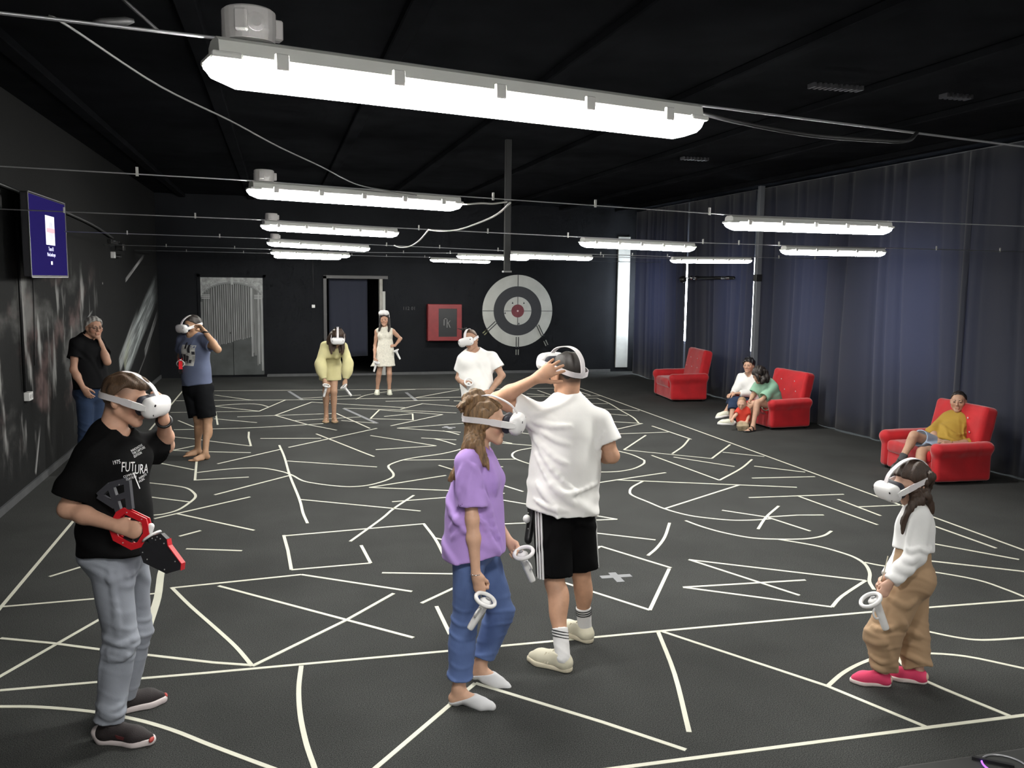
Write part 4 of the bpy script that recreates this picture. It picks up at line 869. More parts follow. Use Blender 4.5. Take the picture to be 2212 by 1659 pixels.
# ------------------------------------------------------------------ red armchairs
VEL = mat('red_velvet', (0.47, 0.006, 0.012), 0.75, noise=0.18, nscale=5, bump=0.25, bscale=220, sheen=0.5); 
def armchair():
    e = empty('red_armchair')
    def part(name, fn, h=0.013):
        s = Sdf(); fn(s); s.disp = wob(0.004, 18, 18, 14, 1.3); return sdf_obj(name, s, h, VEL, e)
    Ry = lambda a: np.array([[math.cos(a), 0, math.sin(a)], [0, 1, 0], [-math.sin(a), 0, math.cos(a)]])
    part('base', lambda s: s.box((0.36, 0, 0.145), (0.335, 0.40, 0.115), 0.025))
    part('seat_cushion', lambda s: (s.box((0.33, 0, 0.285), (0.335, 0.395, 0.075), 0.05), s.ell((0.33, 0, 0.315), (0.34, 0.36, 0.065), k=0.05)))
    part('backrest', lambda s: s.box((0.70, 0, 0.565), (0.095, 0.43, 0.285), 0.055, Ry(0.2)))
    for sg in (-1, 1):
        part('armrest', lambda s: (s.box((0.36, sg * 0.46, 0.235), (0.35, 0.065, 0.205), 0.04), s.cone((0.06, sg * 0.475, 0.385), (0.66, sg * 0.475, 0.405), 0.085, 0.08, k=0.05, flat=(0, 0, 1), q=0.85)))
    GEM = mat('rhinestone', (0.9, 0.85, 0.85), 0.1, 0.4)
    for z, x in ((0.55, 0.575), (0.70, 0.607)):
        for y in ((-0.28, 0, 0.28) if z < 0.7 else (-0.2, 0.14)): MB().lathe([(0.004, 0), (0.012, 0.004), (0.004, 0.010)], (0, 0, 0), 8, Matrix.Translation((x + 0.012, y, z)) @ Matrix.Rotation(-PI / 2, 4, 'Y')).build('button', GEM, e)
    for x in (0.06, 0.66):
        for y in (-0.44, 0.44): MB().lathe([(0.02, 0), (0.028, 0.04)], (x, y, 0), 10).build('leg', BP, e)
    return e
ac = armchair()
for i, (x, y, rz, lab) in enumerate(((7.05, 15.38, -0.10, 'empty red velvet armchair, farthest from the camera'), (7.13, 12.2, 0.06, 'red velvet armchair seating the two women'), (7.03, 8.55, -0.06, 'red velvet armchair seating the man in mustard'))):
    o = ac if i == 0 else copy_tree(ac); o.location = (x, y, 0); o.rotation_euler = (0, 0, rz); o.scale = (1, 1, 1.12 if i == 0 else 1); tag(o, lab, 'armchair', 'red armchairs along the curtains')
# equipment desk corner with a lit fan ring, bottom right
dk = empty('equipment_case', (2.34, 2.2, 0), label='dark grey equipment case with purple lit ring, bottom right corner', cat='case')
GC = mat('dark_grey_case', (0.030, 0.031, 0.030), 0.6, noise=0.1, spec=0.2)
MB().box((0, 0, 0.02), (0.95, 0.60, 0.30), 0.02, 2).build('body', GC, dk)
for x in (0.08, 0.87):
    for y in (0.08, 0.52): MB().lathe([(0.025, 0), (0.025, 0.025)], (x, y, 0), 10).build('foot', BP, dk)
MB().torus(0.085, 0.004, Matrix.Translation((0.43, 0.485, 0.303)), 32, 6, 2.2, 3.3).build('lit_ring', emit('purple_glow', (0.35, 0.12, 0.9), 1.2), dk); MB().torus(0.085, 0.004, Matrix.Translation((0.43, 0.485, 0.303)), 32, 6, -2.98, 2.2).build('grey_ring', MATS['tv_rim'], dk)
MB().box((-0.075, -0.008, 0.30), (0.075, 0.008, 0.312), 0, 1, Matrix.Translation((0.40, 0.52, 0)) @ Matrix.Rotation(-0.7, 4, 'Z')).build('strut', BP, dk)
# ------------------------------------------------------------------ people: bodies, clothes, headsets
lerp = lambda a, b, t: np.asarray(a) + (np.asarray(b) - np.asarray(a)) * t
TOW = -FWD; UPV = -DOWN
def cv(r, u, t): return unit(RIGHT * r + UPV * u + TOW * t)          # direction: picture right, up, toward camera
def frame(fwd, up=(0, 0, 1)):
    """columns: subject's left->(x), forward (y), up (z); x = right-handed side vector"""
    f = unit(fwd); u = np.asarray(up, float); u = unit(u - f * (u @ f)); x = np.cross(f, u); return np.stack([x, f, u], 1)
SKINMAT = None
def skin_mat():
    global SKINMAT
    if SKINMAT is None:
        SKINMAT = mat('skin', (0.5, 0.3, 0.2), 0.5, vcol=True, noise=0.06, nscale=30, spec=0.35)
    return SKINMAT
class Person:
    def __init__(s, label, foot_px, zc=None, crop=(0, 0, 1.0), H=1.75, sex='m', skin=(0.48, 0.26, 0.17), h=0.008, root=None, bulk=1.0):
        s.crop = crop; s.S = H / 1.75; s.sex = sex; s.skin = np.array(skin); s.h = h; s.bulk = bulk
        s.root = np.asarray(root, float) if root is not None else on_floor(*s.px(*foot_px)); s.root[2] = 0
        s.zc = depth_of(s.root) if zc is None else zc
        s.J = {}; s.spots = []; s.e = empty('person', s.root, label=label, cat='person')
        s.near = h < 0.0075
    def px(s, x, y): return s.crop[0] + x / s.crop[2], s.crop[1] + y / s.crop[2]
    def P(s, x, y, d=0.0): return at(*s.px(x, y), s.zc + d)
    def set(s, **kw):
        for k, v in kw.items(): s.J[k] = s.P(*v) if len(v) in (2, 3) and not isinstance(v, np.ndarray) else np.asarray(v)
    def foot(s, side, heel, toe, zh=0.0, zt=0.0):
        a, b = on_floor(*s.px(*heel), zh), on_floor(*s.px(*toe), zt); s.setfoot(side, a, b)
    def setfoot(s, side, a, b, up=(0, 0, 1)):
        a, b = np.asarray(a, float), np.asarray(b, float); F = frame(b - a, up); L = 0.265 * s.S
        s.J['heel' + side] = a; s.J['F' + side] = F; s.J['toe' + side] = a + F[:, 1] * L
        s.J['an' + side] = a + F[:, 1] * 0.055 * s.S + F[:, 2] * 0.088 * s.S
    def done(s):
        J, S = s.J, s.S
        if 'pel' not in J: J['pel'] = (J['hipL'] + J['hipR']) / 2 + np.array([0, 0, 0.03 * S])
        J['Xp'] = unit(J['hipL'] - J['hipR']); J['Xs'] = unit(J['shL'] - J['shR'])
        mid = (J['shL'] + J['shR']) / 2
        if 'ch' not in J: J['ch'] = lerp(J['pel'], J['nb'], 0.66)
        J['Fp'] = unit(np.cross(J['Xp'], J['ch'] - J['pel'])); J['Fs'] = unit(np.cross(J['Xs'], J['nb'] - J['ch']))
        if s.near or True:
            ln = lambda a, b: round(float(np.linalg.norm(J[a] - J[b])) / S, 2)
            try: print('BONES', s.e['label'][:28], 'H', round(1.75 * S, 2), 'armR', ln('shR', 'elR'), ln('elR', 'wrR'), 'armL', ln('shL', 'elL'), ln('elL', 'wrL'), 'legR', ln('hipR', 'knR'), ln('knR', 'anR'), 'legL', ln('hipL', 'knL'), ln('knL', 'anL'), 'torso', ln('pel', 'nb'), 'sh', ln('shL', 'shR'), 'hd', ln('hd', 'nb'), 'pelz', round(float(J['pel'][2]), 2))
            except KeyError as ex: print('BONES missing', ex)
    # ---- shape builders -------------------------------------------------
    def torso(s, D, e=0.0, hem=None, low=1.0):
        J, S, b = s.J, s.S, s.bulk; fe = s.sex == 'f'; k = 0.045 * S
        wh, ww, wc = (0.165, 0.128, 0.145) if fe else (0.158, 0.140, 0.165)
        wh, ww, wc = wh * S * b + e, ww * S * b + e, wc * S * b + e
        pel, ch, nb = J['pel'], J['ch'], J['nb']; up = unit(ch - pel); w = lerp(pel, ch, 0.5); Fm = unit(J['Fp'] + J['Fs'])
        if low: D.cone(pel - up * 0.03 * S, w, wh, ww, k, J['Fp'], 0.70)
        D.cone(w, ch, ww, wc, k, Fm, 0.70)
        D.cone(ch, lerp(ch, nb, 0.62), wc, wc * 0.80, k, J['Fs'], 0.66)
        for q in 'LR':
            D.cone(lerp(nb, J['sh' + q], 0.25) - unit(nb - ch) * 0.03 * S, J['sh' + q], 0.050 * S + e * 0.7, 0.052 * S * b + e * 0.7, k)
            D.cone(nb, lerp(nb, J['sh' + q], 0.7), 0.042 * S + e * 0.6, 0.035 * S + e * 0.6, k)
            if low: D.ell(J['hip' + q] - J['Fp'] * 0.045 * S - up * 0.01, np.array([0.085, 0.085, 0.095]) * S * b + e, None, k)
            if fe and S > 0.8: D.ell(ch + J['Fs'] * 0.075 * S + J['Xs'] * 0.07 * S * (1 if q == 'L' else -1) - up * 0.01, np.array([0.062, 0.062, 0.062]) * S + e * 0.8, None, k)
            if not fe and S > 0.8: D.ell(ch + J['Fs'] * 0.05 * S + J['Xs'] * 0.075 * S * (1 if q == 'L' else -1) + up * 0.05 * S, np.array([0.08, 0.08, 0.055]) * S + e * 0.8, None, k)
        return D
    def leg(s, D, q, e=0.0, e2=None, k=0.03):
        J, S, b = s.J, s.S, s.bulk; e2 = e if e2 is None else e2; fe = s.sex == 'f'
        hip, kn, an = J['hip' + q], J['kn' + q], J['an' + q]
        D.cone(hip, kn, (0.086 if fe else 0.088) * S * b + e, 0.052 * S + e2, k); D.ell(lerp(hip, kn, 0.35), np.array([0.078, 0.078, 0.12]) * S * b + e, frame(J['Fp'], hip - kn), k)
        D.cone(kn, an, 0.050 * S + e2, 0.034 * S + e2, k)
        bk = -frame(J['F' + q][:, 1], kn - an)[:, 1]
        D.ell(lerp(kn, an, 0.30) + bk * 0.018 * S, np.array([0.047, 0.050, 0.11]) * S + e2, frame(-bk, kn - an), k); return D
    def barefoot(s, D, q, e=0.0, toes=True):
        J, S = s.J, s.S; F = J['F' + q]; x, f, u = F[:, 0], F[:, 1], F[:, 2]; a, an = J['heel' + q], J['an' + q]; L = lambda i, j, k_: a + x * i * S + f * j * S + u * k_ * S
        sg = 1 if q == 'L' else -1
        D.cone(an, L(0, 0.045, 0.04), 0.036 * S + e, 0.036 * S + e, 0.02); D.ell(L(0, 0.03, 0.032), np.array([0.031, 0.034, 0.031]) * S + e, F, 0.02)
        D.cone(L(0, 0.07, 0.055), L(0.0, 0.185, 0.022), 0.034 * S + e, 0.030 * S + e, 0.02, x, 1.0); D.cone(L(-sg * -0.012, 0.10, 0.02), L(0.022, 0.185, 0.015), 0.02 * S + e, 0.016 * S + e, 0.015); D.cone(L(-0.022, 0.10, 0.018), L(-0.026, 0.18, 0.014), 0.018 * S + e, 0.015 * S + e, 0.015)
        if toes:
            for i in range(5):
                xx = sg * (0.034 - 0.0165 * i); ln_ = 0.262 - 0.006 * i - 0.005 * i * i * 0.6; r = 0.0125 if i == 0 else 0.0092
                D.cone(L(xx, 0.19, 0.016), L(xx * 1.05, ln_ - r, r), r * S, r * 0.95 * S, 0.006)
        else: D.cone(L(0.012, 0.19, 0.018), L(0.008, 0.245, 0.014), 0.018 * S + e, 0.015 * S + e, 0.02); D.cone(L(-0.018, 0.19, 0.016), L(-0.016, 0.23, 0.013), 0.016 * S + e, 0.013 * S + e, 0.02)
        return D
    def arm(s, D, q, e=0.0, k=0.025):
        J, S, b = s.J, s.S, s.bulk; fe = s.sex == 'f'; sh, el, wr = J['sh' + q], J['el' + q], J['wr' + q]; t = (0.86 if fe else 1.0) * S
        D.cone(sh, el, 0.050 * t * b + e, 0.039 * t + e, k); D.ell(lerp(sh, el, 0.12), np.array([0.052] * 3) * t * b + e, None, k); D.ell(lerp(sh, el, 0.45), np.array([0.047, 0.047, 0.085]) * t * b + e, frame(np.cross(sh - el, (0.3, 0.5, 0.7)), sh - el), k)
        D.cone(el, lerp(el, wr, 0.35), 0.040 * t + e, 0.041 * t + e, k); D.cone(lerp(el, wr, 0.35), wr, 0.041 * t + e, 0.0265 * t + e, k); return D
    def hand(s, D, q, kn, n, curl=(0.5, 0.6, 0.4), thumb=(0.5, 0.4), spread=0.10, sc=1.0):
        """wrist->knuckle point, palm normal n, finger curl per joint (radians)"""
        J, S = s.J, s.S * sc * (0.92 if s.sex == 'f' else 1.0); wr = J['wr' + q]; d = unit(kn - wr); n = np.asarray(n, float); n = unit(n - d * (n @ d)); th = np.cross(d, n) * (1 if q == 'R' else -1)
        K = wr + d * 0.088 * S; k = 0.012
        D.cone(wr, wr + d * 0.03 * S, 0.027 * S, 0.029 * S, 0.015, n, 0.75); D.cone(wr + d * 0.03 * S, K - d * 0.008 * S, 0.034 * S, 0.042 * S, 0.015, n, 0.42)
        D.ell(wr + d * 0.03 * S + th * 0.022 * S + n * 0.008 * S, np.array([0.017, 0.030, 0.017]) * S, frame(d, n), 0.012)
        for i, (off, ln_, r) in enumerate(((0.030, 0.074, 0.0092), (0.010, 0.082, 0.0095), (-0.0105, 0.076, 0.0090), (-0.030, 0.060, 0.0080))):
            base = K + th * off * S - d * (0.004 + 0.006 * (i == 3)) * S; fd = unit(d + th * spread * (off / 0.03)); p = base; a = 0.0
            cu = curl[i] if isinstance(curl[0], (tuple, list)) else curl
            for j, fr in enumerate((0.46, 0.30, 0.24)):
                a += cu[j]; v = fd * math.cos(a) + n * math.sin(a); p2 = p + v * ln_ * fr * S; r0 = r * S * (1.02, 0.95, 0.88)[j]; D.cone(p, p2, r0, r * S * (0.95, 0.88, 0.78)[j], 0.004); p = p2
        b0 = wr + d * 0.030 * S + th * 0.030 * S + n * 0.006 * S; v1 = unit(d * 0.75 + th * (0.9 - thumb[0]) + n * thumb[0] * 0.9); p1 = b0 + v1 * 0.040 * S; v2 = unit(v1 + d * 0.3 - th * thumb[1] * 0.8 + n * thumb[1] * 0.5); p2 = p1 + v2 * 0.034 * S; v3 = unit(v2 - th * thumb[1] * 0.5); p3 = p2 + v3 * 0.025 * S
        D.cone(wr + d * 0.02 * S + th * 0.018 * S, b0, 0.017 * S, 0.015 * S, 0.01); D.cone(b0, p1, 0.0135 * S, 0.0115 * S, 0.006); D.cone(p1, p2, 0.0112 * S, 0.0102 * S, 0.004); D.cone(p2, p3, 0.0102 * S, 0.0088 * S, 0.004)
        J['hc' + q] = wr + d * 0.08 * S; J['hd_d' + q] = d; J['hd_n' + q] = n; J['hd_t' + q] = th
    def head(s, D, face=True):
        J, S = s.J, s.S; c, F = J['hd'], J['HF']; hs = J['hs']; fe = s.sex == 'f'
        L = lambda x, y, z: c + F @ (np.array([x, y, z]) * hs); J['L'] = L
        D.ell(L(0, -0.014, 0.030), np.array([0.076, 0.097, 0.085]) * hs, F, 0.02); D.ell(L(0, 0.028, -0.022), np.array([0.061, 0.064, 0.078]) * hs, F, 0.02)
        for g in (-1, 1):
            D.cone(L(g * 0.050, 0.0, -0.052), L(g * 0.012, 0.066, -0.097), (0.024 if fe else 0.027) * hs, 0.020 * hs, 0.025); D.ell(L(g * 0.044, 0.052, -0.020), np.array([0.024] * 3) * hs, F, 0.03)
            D.ell(L(g * 0.0325, 0.098, 0.002), np.array([0.018, 0.014, 0.012]) * hs, F, 0.014, 's')
            D.ell(L(g * 0.0325, 0.079, 0.001), np.array([0.0155, 0.0125, 0.0115]) * hs, F, 0.004)
            D.ell(L(g * 0.079, -0.008, -0.006), np.array([0.010, 0.020, 0.032]) * hs, F @ np.array([[math.cos(0.35 * g), -math.sin(0.35 * g), 0], [math.sin(0.35 * g), math.cos(0.35 * g), 0], [0, 0, 1]]), 0.006); D.ell(L(g * 0.089, 0.0, -0.002), np.array([0.007, 0.010, 0.018]) * hs, F, 0.005, 's')
        D.cone(L(-0.035, 0.079, 0.020), L(0.035, 0.079, 0.020), 0.013 * hs, None, 0.018); D.ell(L(0, 0.074, -0.100), np.array([0.020, 0.016, 0.016]) * hs, F, 0.02)
        D.cone(L(0, 0.090, 0.010), L(0, 0.110, -0.030), 0.008 * hs, 0.0115 * hs, 0.012)
        for g in (-1, 1): D.ell(L(g * 0.012, 0.099, -0.036), np.array([0.008, 0.010, 0.007]) * hs, F, 0.006)
        D.cone(L(-0.018, 0.090, -0.0605), L(0.018, 0.090, -0.0605), 0.0062 * hs, None, 0.008); D.cone(L(-0.015, 0.089, -0.0725), L(0.015, 0.089, -0.0725), 0.0070 * hs, None, 0.008); D.cone(L(-0.022, 0.100, -0.0665), L(0.022, 0.100, -0.0665), 0.0028 * hs, None, 0.004, mode='s')
        rn = (0.047 if fe else 0.055) * S; D.cone(L(0, -0.022, -0.050), J['nb'], rn, rn * 1.10, 0.018); D.cone(L(0, -0.050, -0.01), lerp(L(0, -0.050, -0.01), J['nb'], 0.8), 0.040 * S, 0.045 * S, 0.03)
        lip = s.skin * np.array([0.95, 0.62, 0.62]); 
        for z in (-0.0605, -0.0725): s.spots.append((L(0, 0.097, z), 0.017 * hs, lip, 0.8, F, (1.0, 0.7, 0.36)))
        for g in (-1, 1): s.spots.append((L(g * 0.045, 0.07, -0.035), 0.03 * hs, s.skin * np.array([1.05, 0.78, 0.75]), 0.5, F, (1, 1, 1)))
    def eyes(s, brow=(0.03, 0.02, 0.015)):
        F, hs, L = s.J['HF'], s.J['hs'], s.J['L']
        for g in (-1, 1):
            D = Sdf(); D.ell(L(g * 0.0325, 0.0895, 0.001), np.array([0.0125, 0.0065, 0.0062]) * hs, F, 0); sdf_obj('eye', D, 0.0022 * max(1, hs * 0.9), mat('eye_dark', (0.06, 0.045, 0.04), 0.2), s.body, s.root)
            D = Sdf(); D.cone(L(g * 0.018, 0.0935, 0.021), L(g * 0.046, 0.083, 0.024), 0.0045 * hs, 0.0035 * hs, 0); sdf_obj('eyebrow', D, 0.0025, mat('brow_%.2f' % brow[0], brow, 0.8), s.body, s.root)
    def finish_body(s, D, hands='LR'):
        J, S = s.J, s.S; hs = J['hs']; reg = [(J['hd'], 0.17 * hs, s.h * 0.55)]
        for q in hands:
            if 'hc' + q in J: reg.append((J['hc' + q], 0.135 * S, max(0.0032, s.h * 0.5)))
        hb = s.h * 1.3; V, F = D.mesh(hb); cen = V[F].mean(1); keep = np.ones(len(F), bool); parts = []
        for c, r, hh in reg:
            keep &= np.linalg.norm(cen - c, axis=1) > r - hb * 0.8
            v, f = D.mesh(hh, c - r, c + r); cc = v[f].mean(1); parts.append((v, f[np.linalg.norm(cc - c, axis=1) < r]))
        V, F = merge_vf([(V, F[keep])] + parts); col = np.tile(s.skin, (len(V), 1))
        for c, r, cl_, a, Fr, st in s.spots:
            p = ((V - c) @ Fr) / (np.array(st) * r); w_ = np.clip(1.4 - np.linalg.norm(p, axis=1) * 1.1, 0, 1)[:, None] * a; col = col * (1 - w_) + np.asarray(cl_) * w_
        if getattr(s, 'tint', None): col = s.tint(V, col)
        s.body = mesh_obj('body', np_mesh('body', V - s.root, F, True, col), skin_mat(), s.e); s.D = D; return s.body
    def put(s, name, D, m, h=None, parent=None, colfn=None): return sdf_obj(name, D, h or s.h, m, parent or s.e, s.root, colfn)
    # ---- clothes ---------------------------------------------------------
    def shirt(s, m, name='t_shirt', e=0.016, sleeve=0.62, hem=None, hemw=None, se=0.02, neck=0.075, fold=0.007, ph=0.0, loose=0.02, vneck=None, q=0.84, sl_open=True, hem_n=None, creases=()):
        J, S = s.J, s.S; D = Sdf(); s.torso(D, e, low=0); up = unit(J['ch'] - J['pel'])
        hem = lerp(J['pel'], J['ch'], -0.28) if hem is None else np.asarray(hem); hw = (hemw or (0.175 if s.sex == 'm' else 0.165)) * S * s.bulk
        wc = (0.165 if s.sex == 'm' else 0.145) * S * s.bulk + e
        mid = lerp(J['pel'], J['ch'], 0.45)
        D.cone(J['ch'], mid, wc, lerp(wc, hw + loose * 0.5, 0.6) , 0.05, unit(J['Fs'] + J['Fp']), 0.72); D.cone(mid, hem - up * 0.12 * S, hw + loose * 0.3, hw + loose, 0.05, J['Fp'], q)
        n = -up if hem_n is None else np.asarray(hem_n); D.plane(hem, n, 0.006)
        I = Sdf(); I.cone(lerp(mid, hem, 0.75), hem - up * 0.3 * S, hw + loose * 0.5 - 0.035, hw + loose - 0.022, 0.0, J['Fp'], q); D.sub(I, 0.004, 's')
        for g in 'LR':
            sh, el, wr = J['sh' + g], J['el' + g], J['wr' + g]; T = Sdf(); r0 = 0.056 * S * s.bulk + e
            if sleeve <= 1.0:
                en = lerp(sh, el, sleeve); ax = unit(el - sh); T.cone(sh, lerp(sh, el, sleeve + 0.3), r0, 0.050 * S * s.bulk + se + 0.012, 0.03); T.plane(en, ax, 0.005)
                if sl_open:
                    ro = r0 + (0.050 * S * s.bulk + se + 0.012 - r0) * sleeve / (sleeve + 0.3) - 0.015; I = Sdf(); I.cone(lerp(sh, el, sleeve), lerp(sh, el, sleeve + 0.4), ro, ro, 0); T.sub(I, 0.003, 's')
            else:
                t = sleeve - 1.0; en = lerp(el, wr, t); T.cone(sh, el, r0, 0.045 * S + se, 0.03); T.cone(el, lerp(el, wr, min(1.0, t)), 0.044 * S + se, 0.032 * S + se * 0.8, 0.03); T.plane(en, unit(wr - el), 0.005) if t < 1.0 else None
            D.sub(T, 0.03)
        nbk = J['nb']; nu = unit(J['hd'] - J['nb']); 
        D.cone(nbk + J['Fs'] * 0.012 * S + nu * 0.012 * S, nbk + nu * 0.2 * S + J['Fs'] * 0.03, neck * S, neck * S * 1.25, 0.008, mode='s')
        if vneck: D.cone(nbk + J['Fs'] * 0.09 * S, nbk + J['Fs'] * 0.12 * S - unit(nbk - J['ch']) * vneck * S, 0.05 * S, 0.008, 0.01, mode='s')
        B = s.D_cover; D2 = Sdf(); D2.sub(D, 0); 
        s.crease(D2, creases)
        D2.disp = wob(fold, 22, 20, 17, ph); s.shirtD = D2; return s.put(name, D2, m)
    D_cover = ()
    def crease(s, D, lines, r=0.010, inn=0.003, k=0.022):
        """raised cloth folds laid on a garment along picture-space lines"""
        for ln_ in lines:
            pts = []
            for x, y in smooth_poly([np.array(q, float) for q in ln_], 3):
                o = s.P(x, y); rr = unit(o - CAM); t = o - rr * 0.5; ok = False
                for _ in range(50):
                    dd = float(D.at(t[None])[0]); t = t + rr * dd * 0.85
                    if dd < 0.001: ok = True; break
                if ok: pts.append(t + rr * inn)
            m = len(pts)
            for i in range(m - 1):
                f0, f1 = math.sin(PI * (i + 0.3) / m), math.sin(PI * (i + 1.3) / m)
                if np.linalg.norm(pts[i] - pts[i + 1]) < 0.12: D.cone(pts[i], pts[i + 1], r * (0.35 + 0.65 * f0), r * (0.35 + 0.65 * max(f1, 0)), k)
    def trousers(s, m, name='trousers', e=0.012, e2=0.016, to=0.97, fold=0.006, ph=1.0, waist=0.35, flare=0.0, q=0.78, shorts=None, cuffe=None, baggy=0.0, creases=()):
        """to: 0..1 thigh, 1..2 shin"""
        J, S = s.J, s.S; D = Sdf(); up = unit(J['ch'] - J['pel']); fe = s.sex == 'f'
        wh = (0.165 if fe else 0.158) * S * s.bulk + e; ww = (0.13 if fe else 0.14) * S * s.bulk + e
        D.cone(J['pel'] - up * 0.03 * S, lerp(J['pel'], J['ch'], 0.5), wh, ww, 0.04, J['Fp'], 0.72)
        for g in 'LR': D.ell(J['hip' + g] - J['Fp'] * 0.045 * S - up * 0.01, np.array([0.085, 0.085, 0.095]) * S * s.bulk + e, None, 0.04)
        D.plane(lerp(J['pel'], J['ch'], waist), up, 0.006)
        for g in 'LR':
            hip, kn, an = J['hip' + g], J['kn' + g], J['an' + g]; T = Sdf(); r0 = 0.090 * S * s.bulk + e; rk = 0.054 * S + e2 + baggy
            if to <= 1.0:
                T.cone(hip, lerp(hip, kn, to + 0.25), r0, 0.062 * S * s.bulk + e2 + flare, 0.03); T.plane(lerp(hip, kn, to), unit(kn - hip), 0.005)
                ro = r0 + (0.062 * S * s.bulk + e2 + flare - r0) * to / (to + 0.25) - 0.012; I = Sdf(); I.cone(lerp(hip, kn, to), lerp(hip, kn, to + 0.3), ro, ro, 0); T.sub(I, 0.003, 's')
            else:
                t = to - 1.0; T.cone(hip, kn, r0, rk, 0.03); bk = -frame(J['F' + g][:, 1], kn - an)[:, 1]; T.ell(lerp(kn, an, 0.3) + bk * 0.012 * S, np.array([0.05, 0.052, 0.12]) * S + e2, frame(-bk, kn - an), 0.03)
                en = lerp(kn, an, t); T.cone(kn, lerp(kn, an, t + 0.12), rk, 0.040 * S + e2 + flare, 0.03); T.plane(en, unit(an - kn), 0.005)
            D.sub(T, 0.02)
        D2 = Sdf(); D2.sub(D, 0); s.crease(D2, creases); D2.disp = knee_folds(wob(fold, 16, 16, 20, ph), [(J['kn' + g], 1.0) for g in 'LR'] + [(J['an' + g] + np.array([0, 0, 0.06 * S]), 0.8) for g in 'LR'] + [(J['hip' + g], 1.0) for g in 'LR'], 0.010 if to > 1 else 0.004); return s.put(name, D2, m)
    def shoe(s, q, up_m, sole_m, style='sneaker', lace_m=None):
        J, S = s.J, s.S; F = J['F' + q]; x, f, u = F[:, 0], F[:, 1], F[:, 2]; a = J['heel' + q]; L = lambda i, j, k_: a + x * i * S + f * j * S + u * k_ * S; hh = min(0.006, s.h * 0.75)
        sg = 1 if q == 'L' else -1
        def outline(D, z0, z1, grow):
            D.cone(L(0, 0.035, (z0 + z1) / 2), L(0.004 * sg, 0.19, (z0 + z1) / 2), (0.036 + grow) * S, (0.047 + grow) * S, 0.03, u, 0.95); D.cone(L(0.004 * sg, 0.19, (z0 + z1) / 2), L(0.010 * sg, 0.245, (z0 + z1) / 2), (0.047 + grow) * S, (0.032 + grow) * S, 0.03, u, 0.95)
            D.plane(L(0, 0, z1), u, 0.004); D.plane(L(0, 0, z0), -u, 0.004)
        U = Sdf(); zs = {'sneaker': 0.030, 'flat': 0.008, 'trainer': 0.034}.get(style, 0.02)
        if style in ('sneaker', 'trainer'):
            U.cone(L(0, 0.040, 0.045), L(0, 0.06, 0.085), 0.041 * S, 0.041 * S, 0.02); U.cone(L(0, 0.045, 0.045), L(0.002, 0.185, 0.038), 0.040 * S, 0.042 * S, 0.03); U.cone(L(0, 0.09, 0.075), L(0.004, 0.20, 0.045), 0.030 * S, 0.030 * S, 0.03); U.cone(L(0.004, 0.19, 0.036), L(0.008 * sg, 0.245, 0.030), 0.040 * S, 0.026 * S, 0.03)
            U.plane(L(0, 0.05, 0.100), unit(u + f * 0.25 * 0), 0.004); U.cone(L(0, 0.055, 0.10), L(0, 0.06, 0.16), 0.028 * S, 0.04 * S, 0.01, mode='s'); U.plane(L(0, 0, 0.014), -u, 0.003)
            so = Sdf(); outline(so, 0.0, zs, 0.003)
            if style == 'trainer': so.cone(L(0, 0.0, 0.045), L(0, 0.03, 0.03), 0.03 * S, 0.035 * S, 0.03)
            sh = s.put('shoe', U, up_m, hh); s.put('sole', so, sole_m, hh, sh)
            if lace_m:
                mb = MB()
                for k in range(5):
                    y = 0.105 + 0.02 * k; z = 0.108 - 0.0125 * k; mb.tube([L(-0.02, y, z - 0.008) - s.root, L(0, y, z) - s.root, L(0.02, y, z - 0.008) - s.root], 0.0032 * S, 6)
                mb.build('laces', lace_m, sh, True)
            return sh
        if style == 'slip':   # low ballet-like sock
            s.barefoot(U, q, 0.006, toes=False); U.plane(L(0, 0.10, 0.050), unit(u * 1.0 - f * 0.38), 0.004); return s.put('footie_sock', U, up_m, hh)
        if style == 'sandal':
            so = Sdf(); outline(so, 0.0, 0.022, 0.002); sh = s.put('sandal', so, sole_m, hh); mb = MB()
            for y, z, w_ in ((0.175, 0.052, 0.028), (0.10, 0.085, 0.022)):
                pts = [L(0.044 * math.cos(t), y, 0.02 + (z - 0.02) * math.sin(t)) - s.root for t in np.linspace(0, PI, 9)]; ups = [x * math.cos(t) + u * math.sin(t) for t in np.linspace(0, PI, 9)]
                mb.ribbon(pts, ups, w_ * S, 0.006)
            mb.build('strap', up_m, sh); return sh
    def sock(s, q, m, top=0.30, stripe=None):
        J, S = s.J, s.S; kn, an = J['kn' + q], J['an' + q]; D = Sdf(); tp = lerp(an, kn, top); D.cone(an - (kn - an) * 0.06, lerp(an, kn, top + 0.1), 0.040 * S, 0.046 * S, 0.01); D.plane(tp, unit(kn - an), 0.003); D.disp = wob(0.002, 30, 30, 90, 1.0); o = s.put('sock', D, m)
        if stripe:
            for k in range(3): c = lerp(an, kn, top - 0.045 - 0.040 * k); M_ = frame(J['F' + q][:, 1], kn - an); MB().torus(0.0452 * S - 0.0006 * k, 0.0036, Matrix.Translation(c - s.root) @ Matrix(M_.tolist()).to_4x4(), 24, 6).build('sock_stripe', stripe, o)
        return o
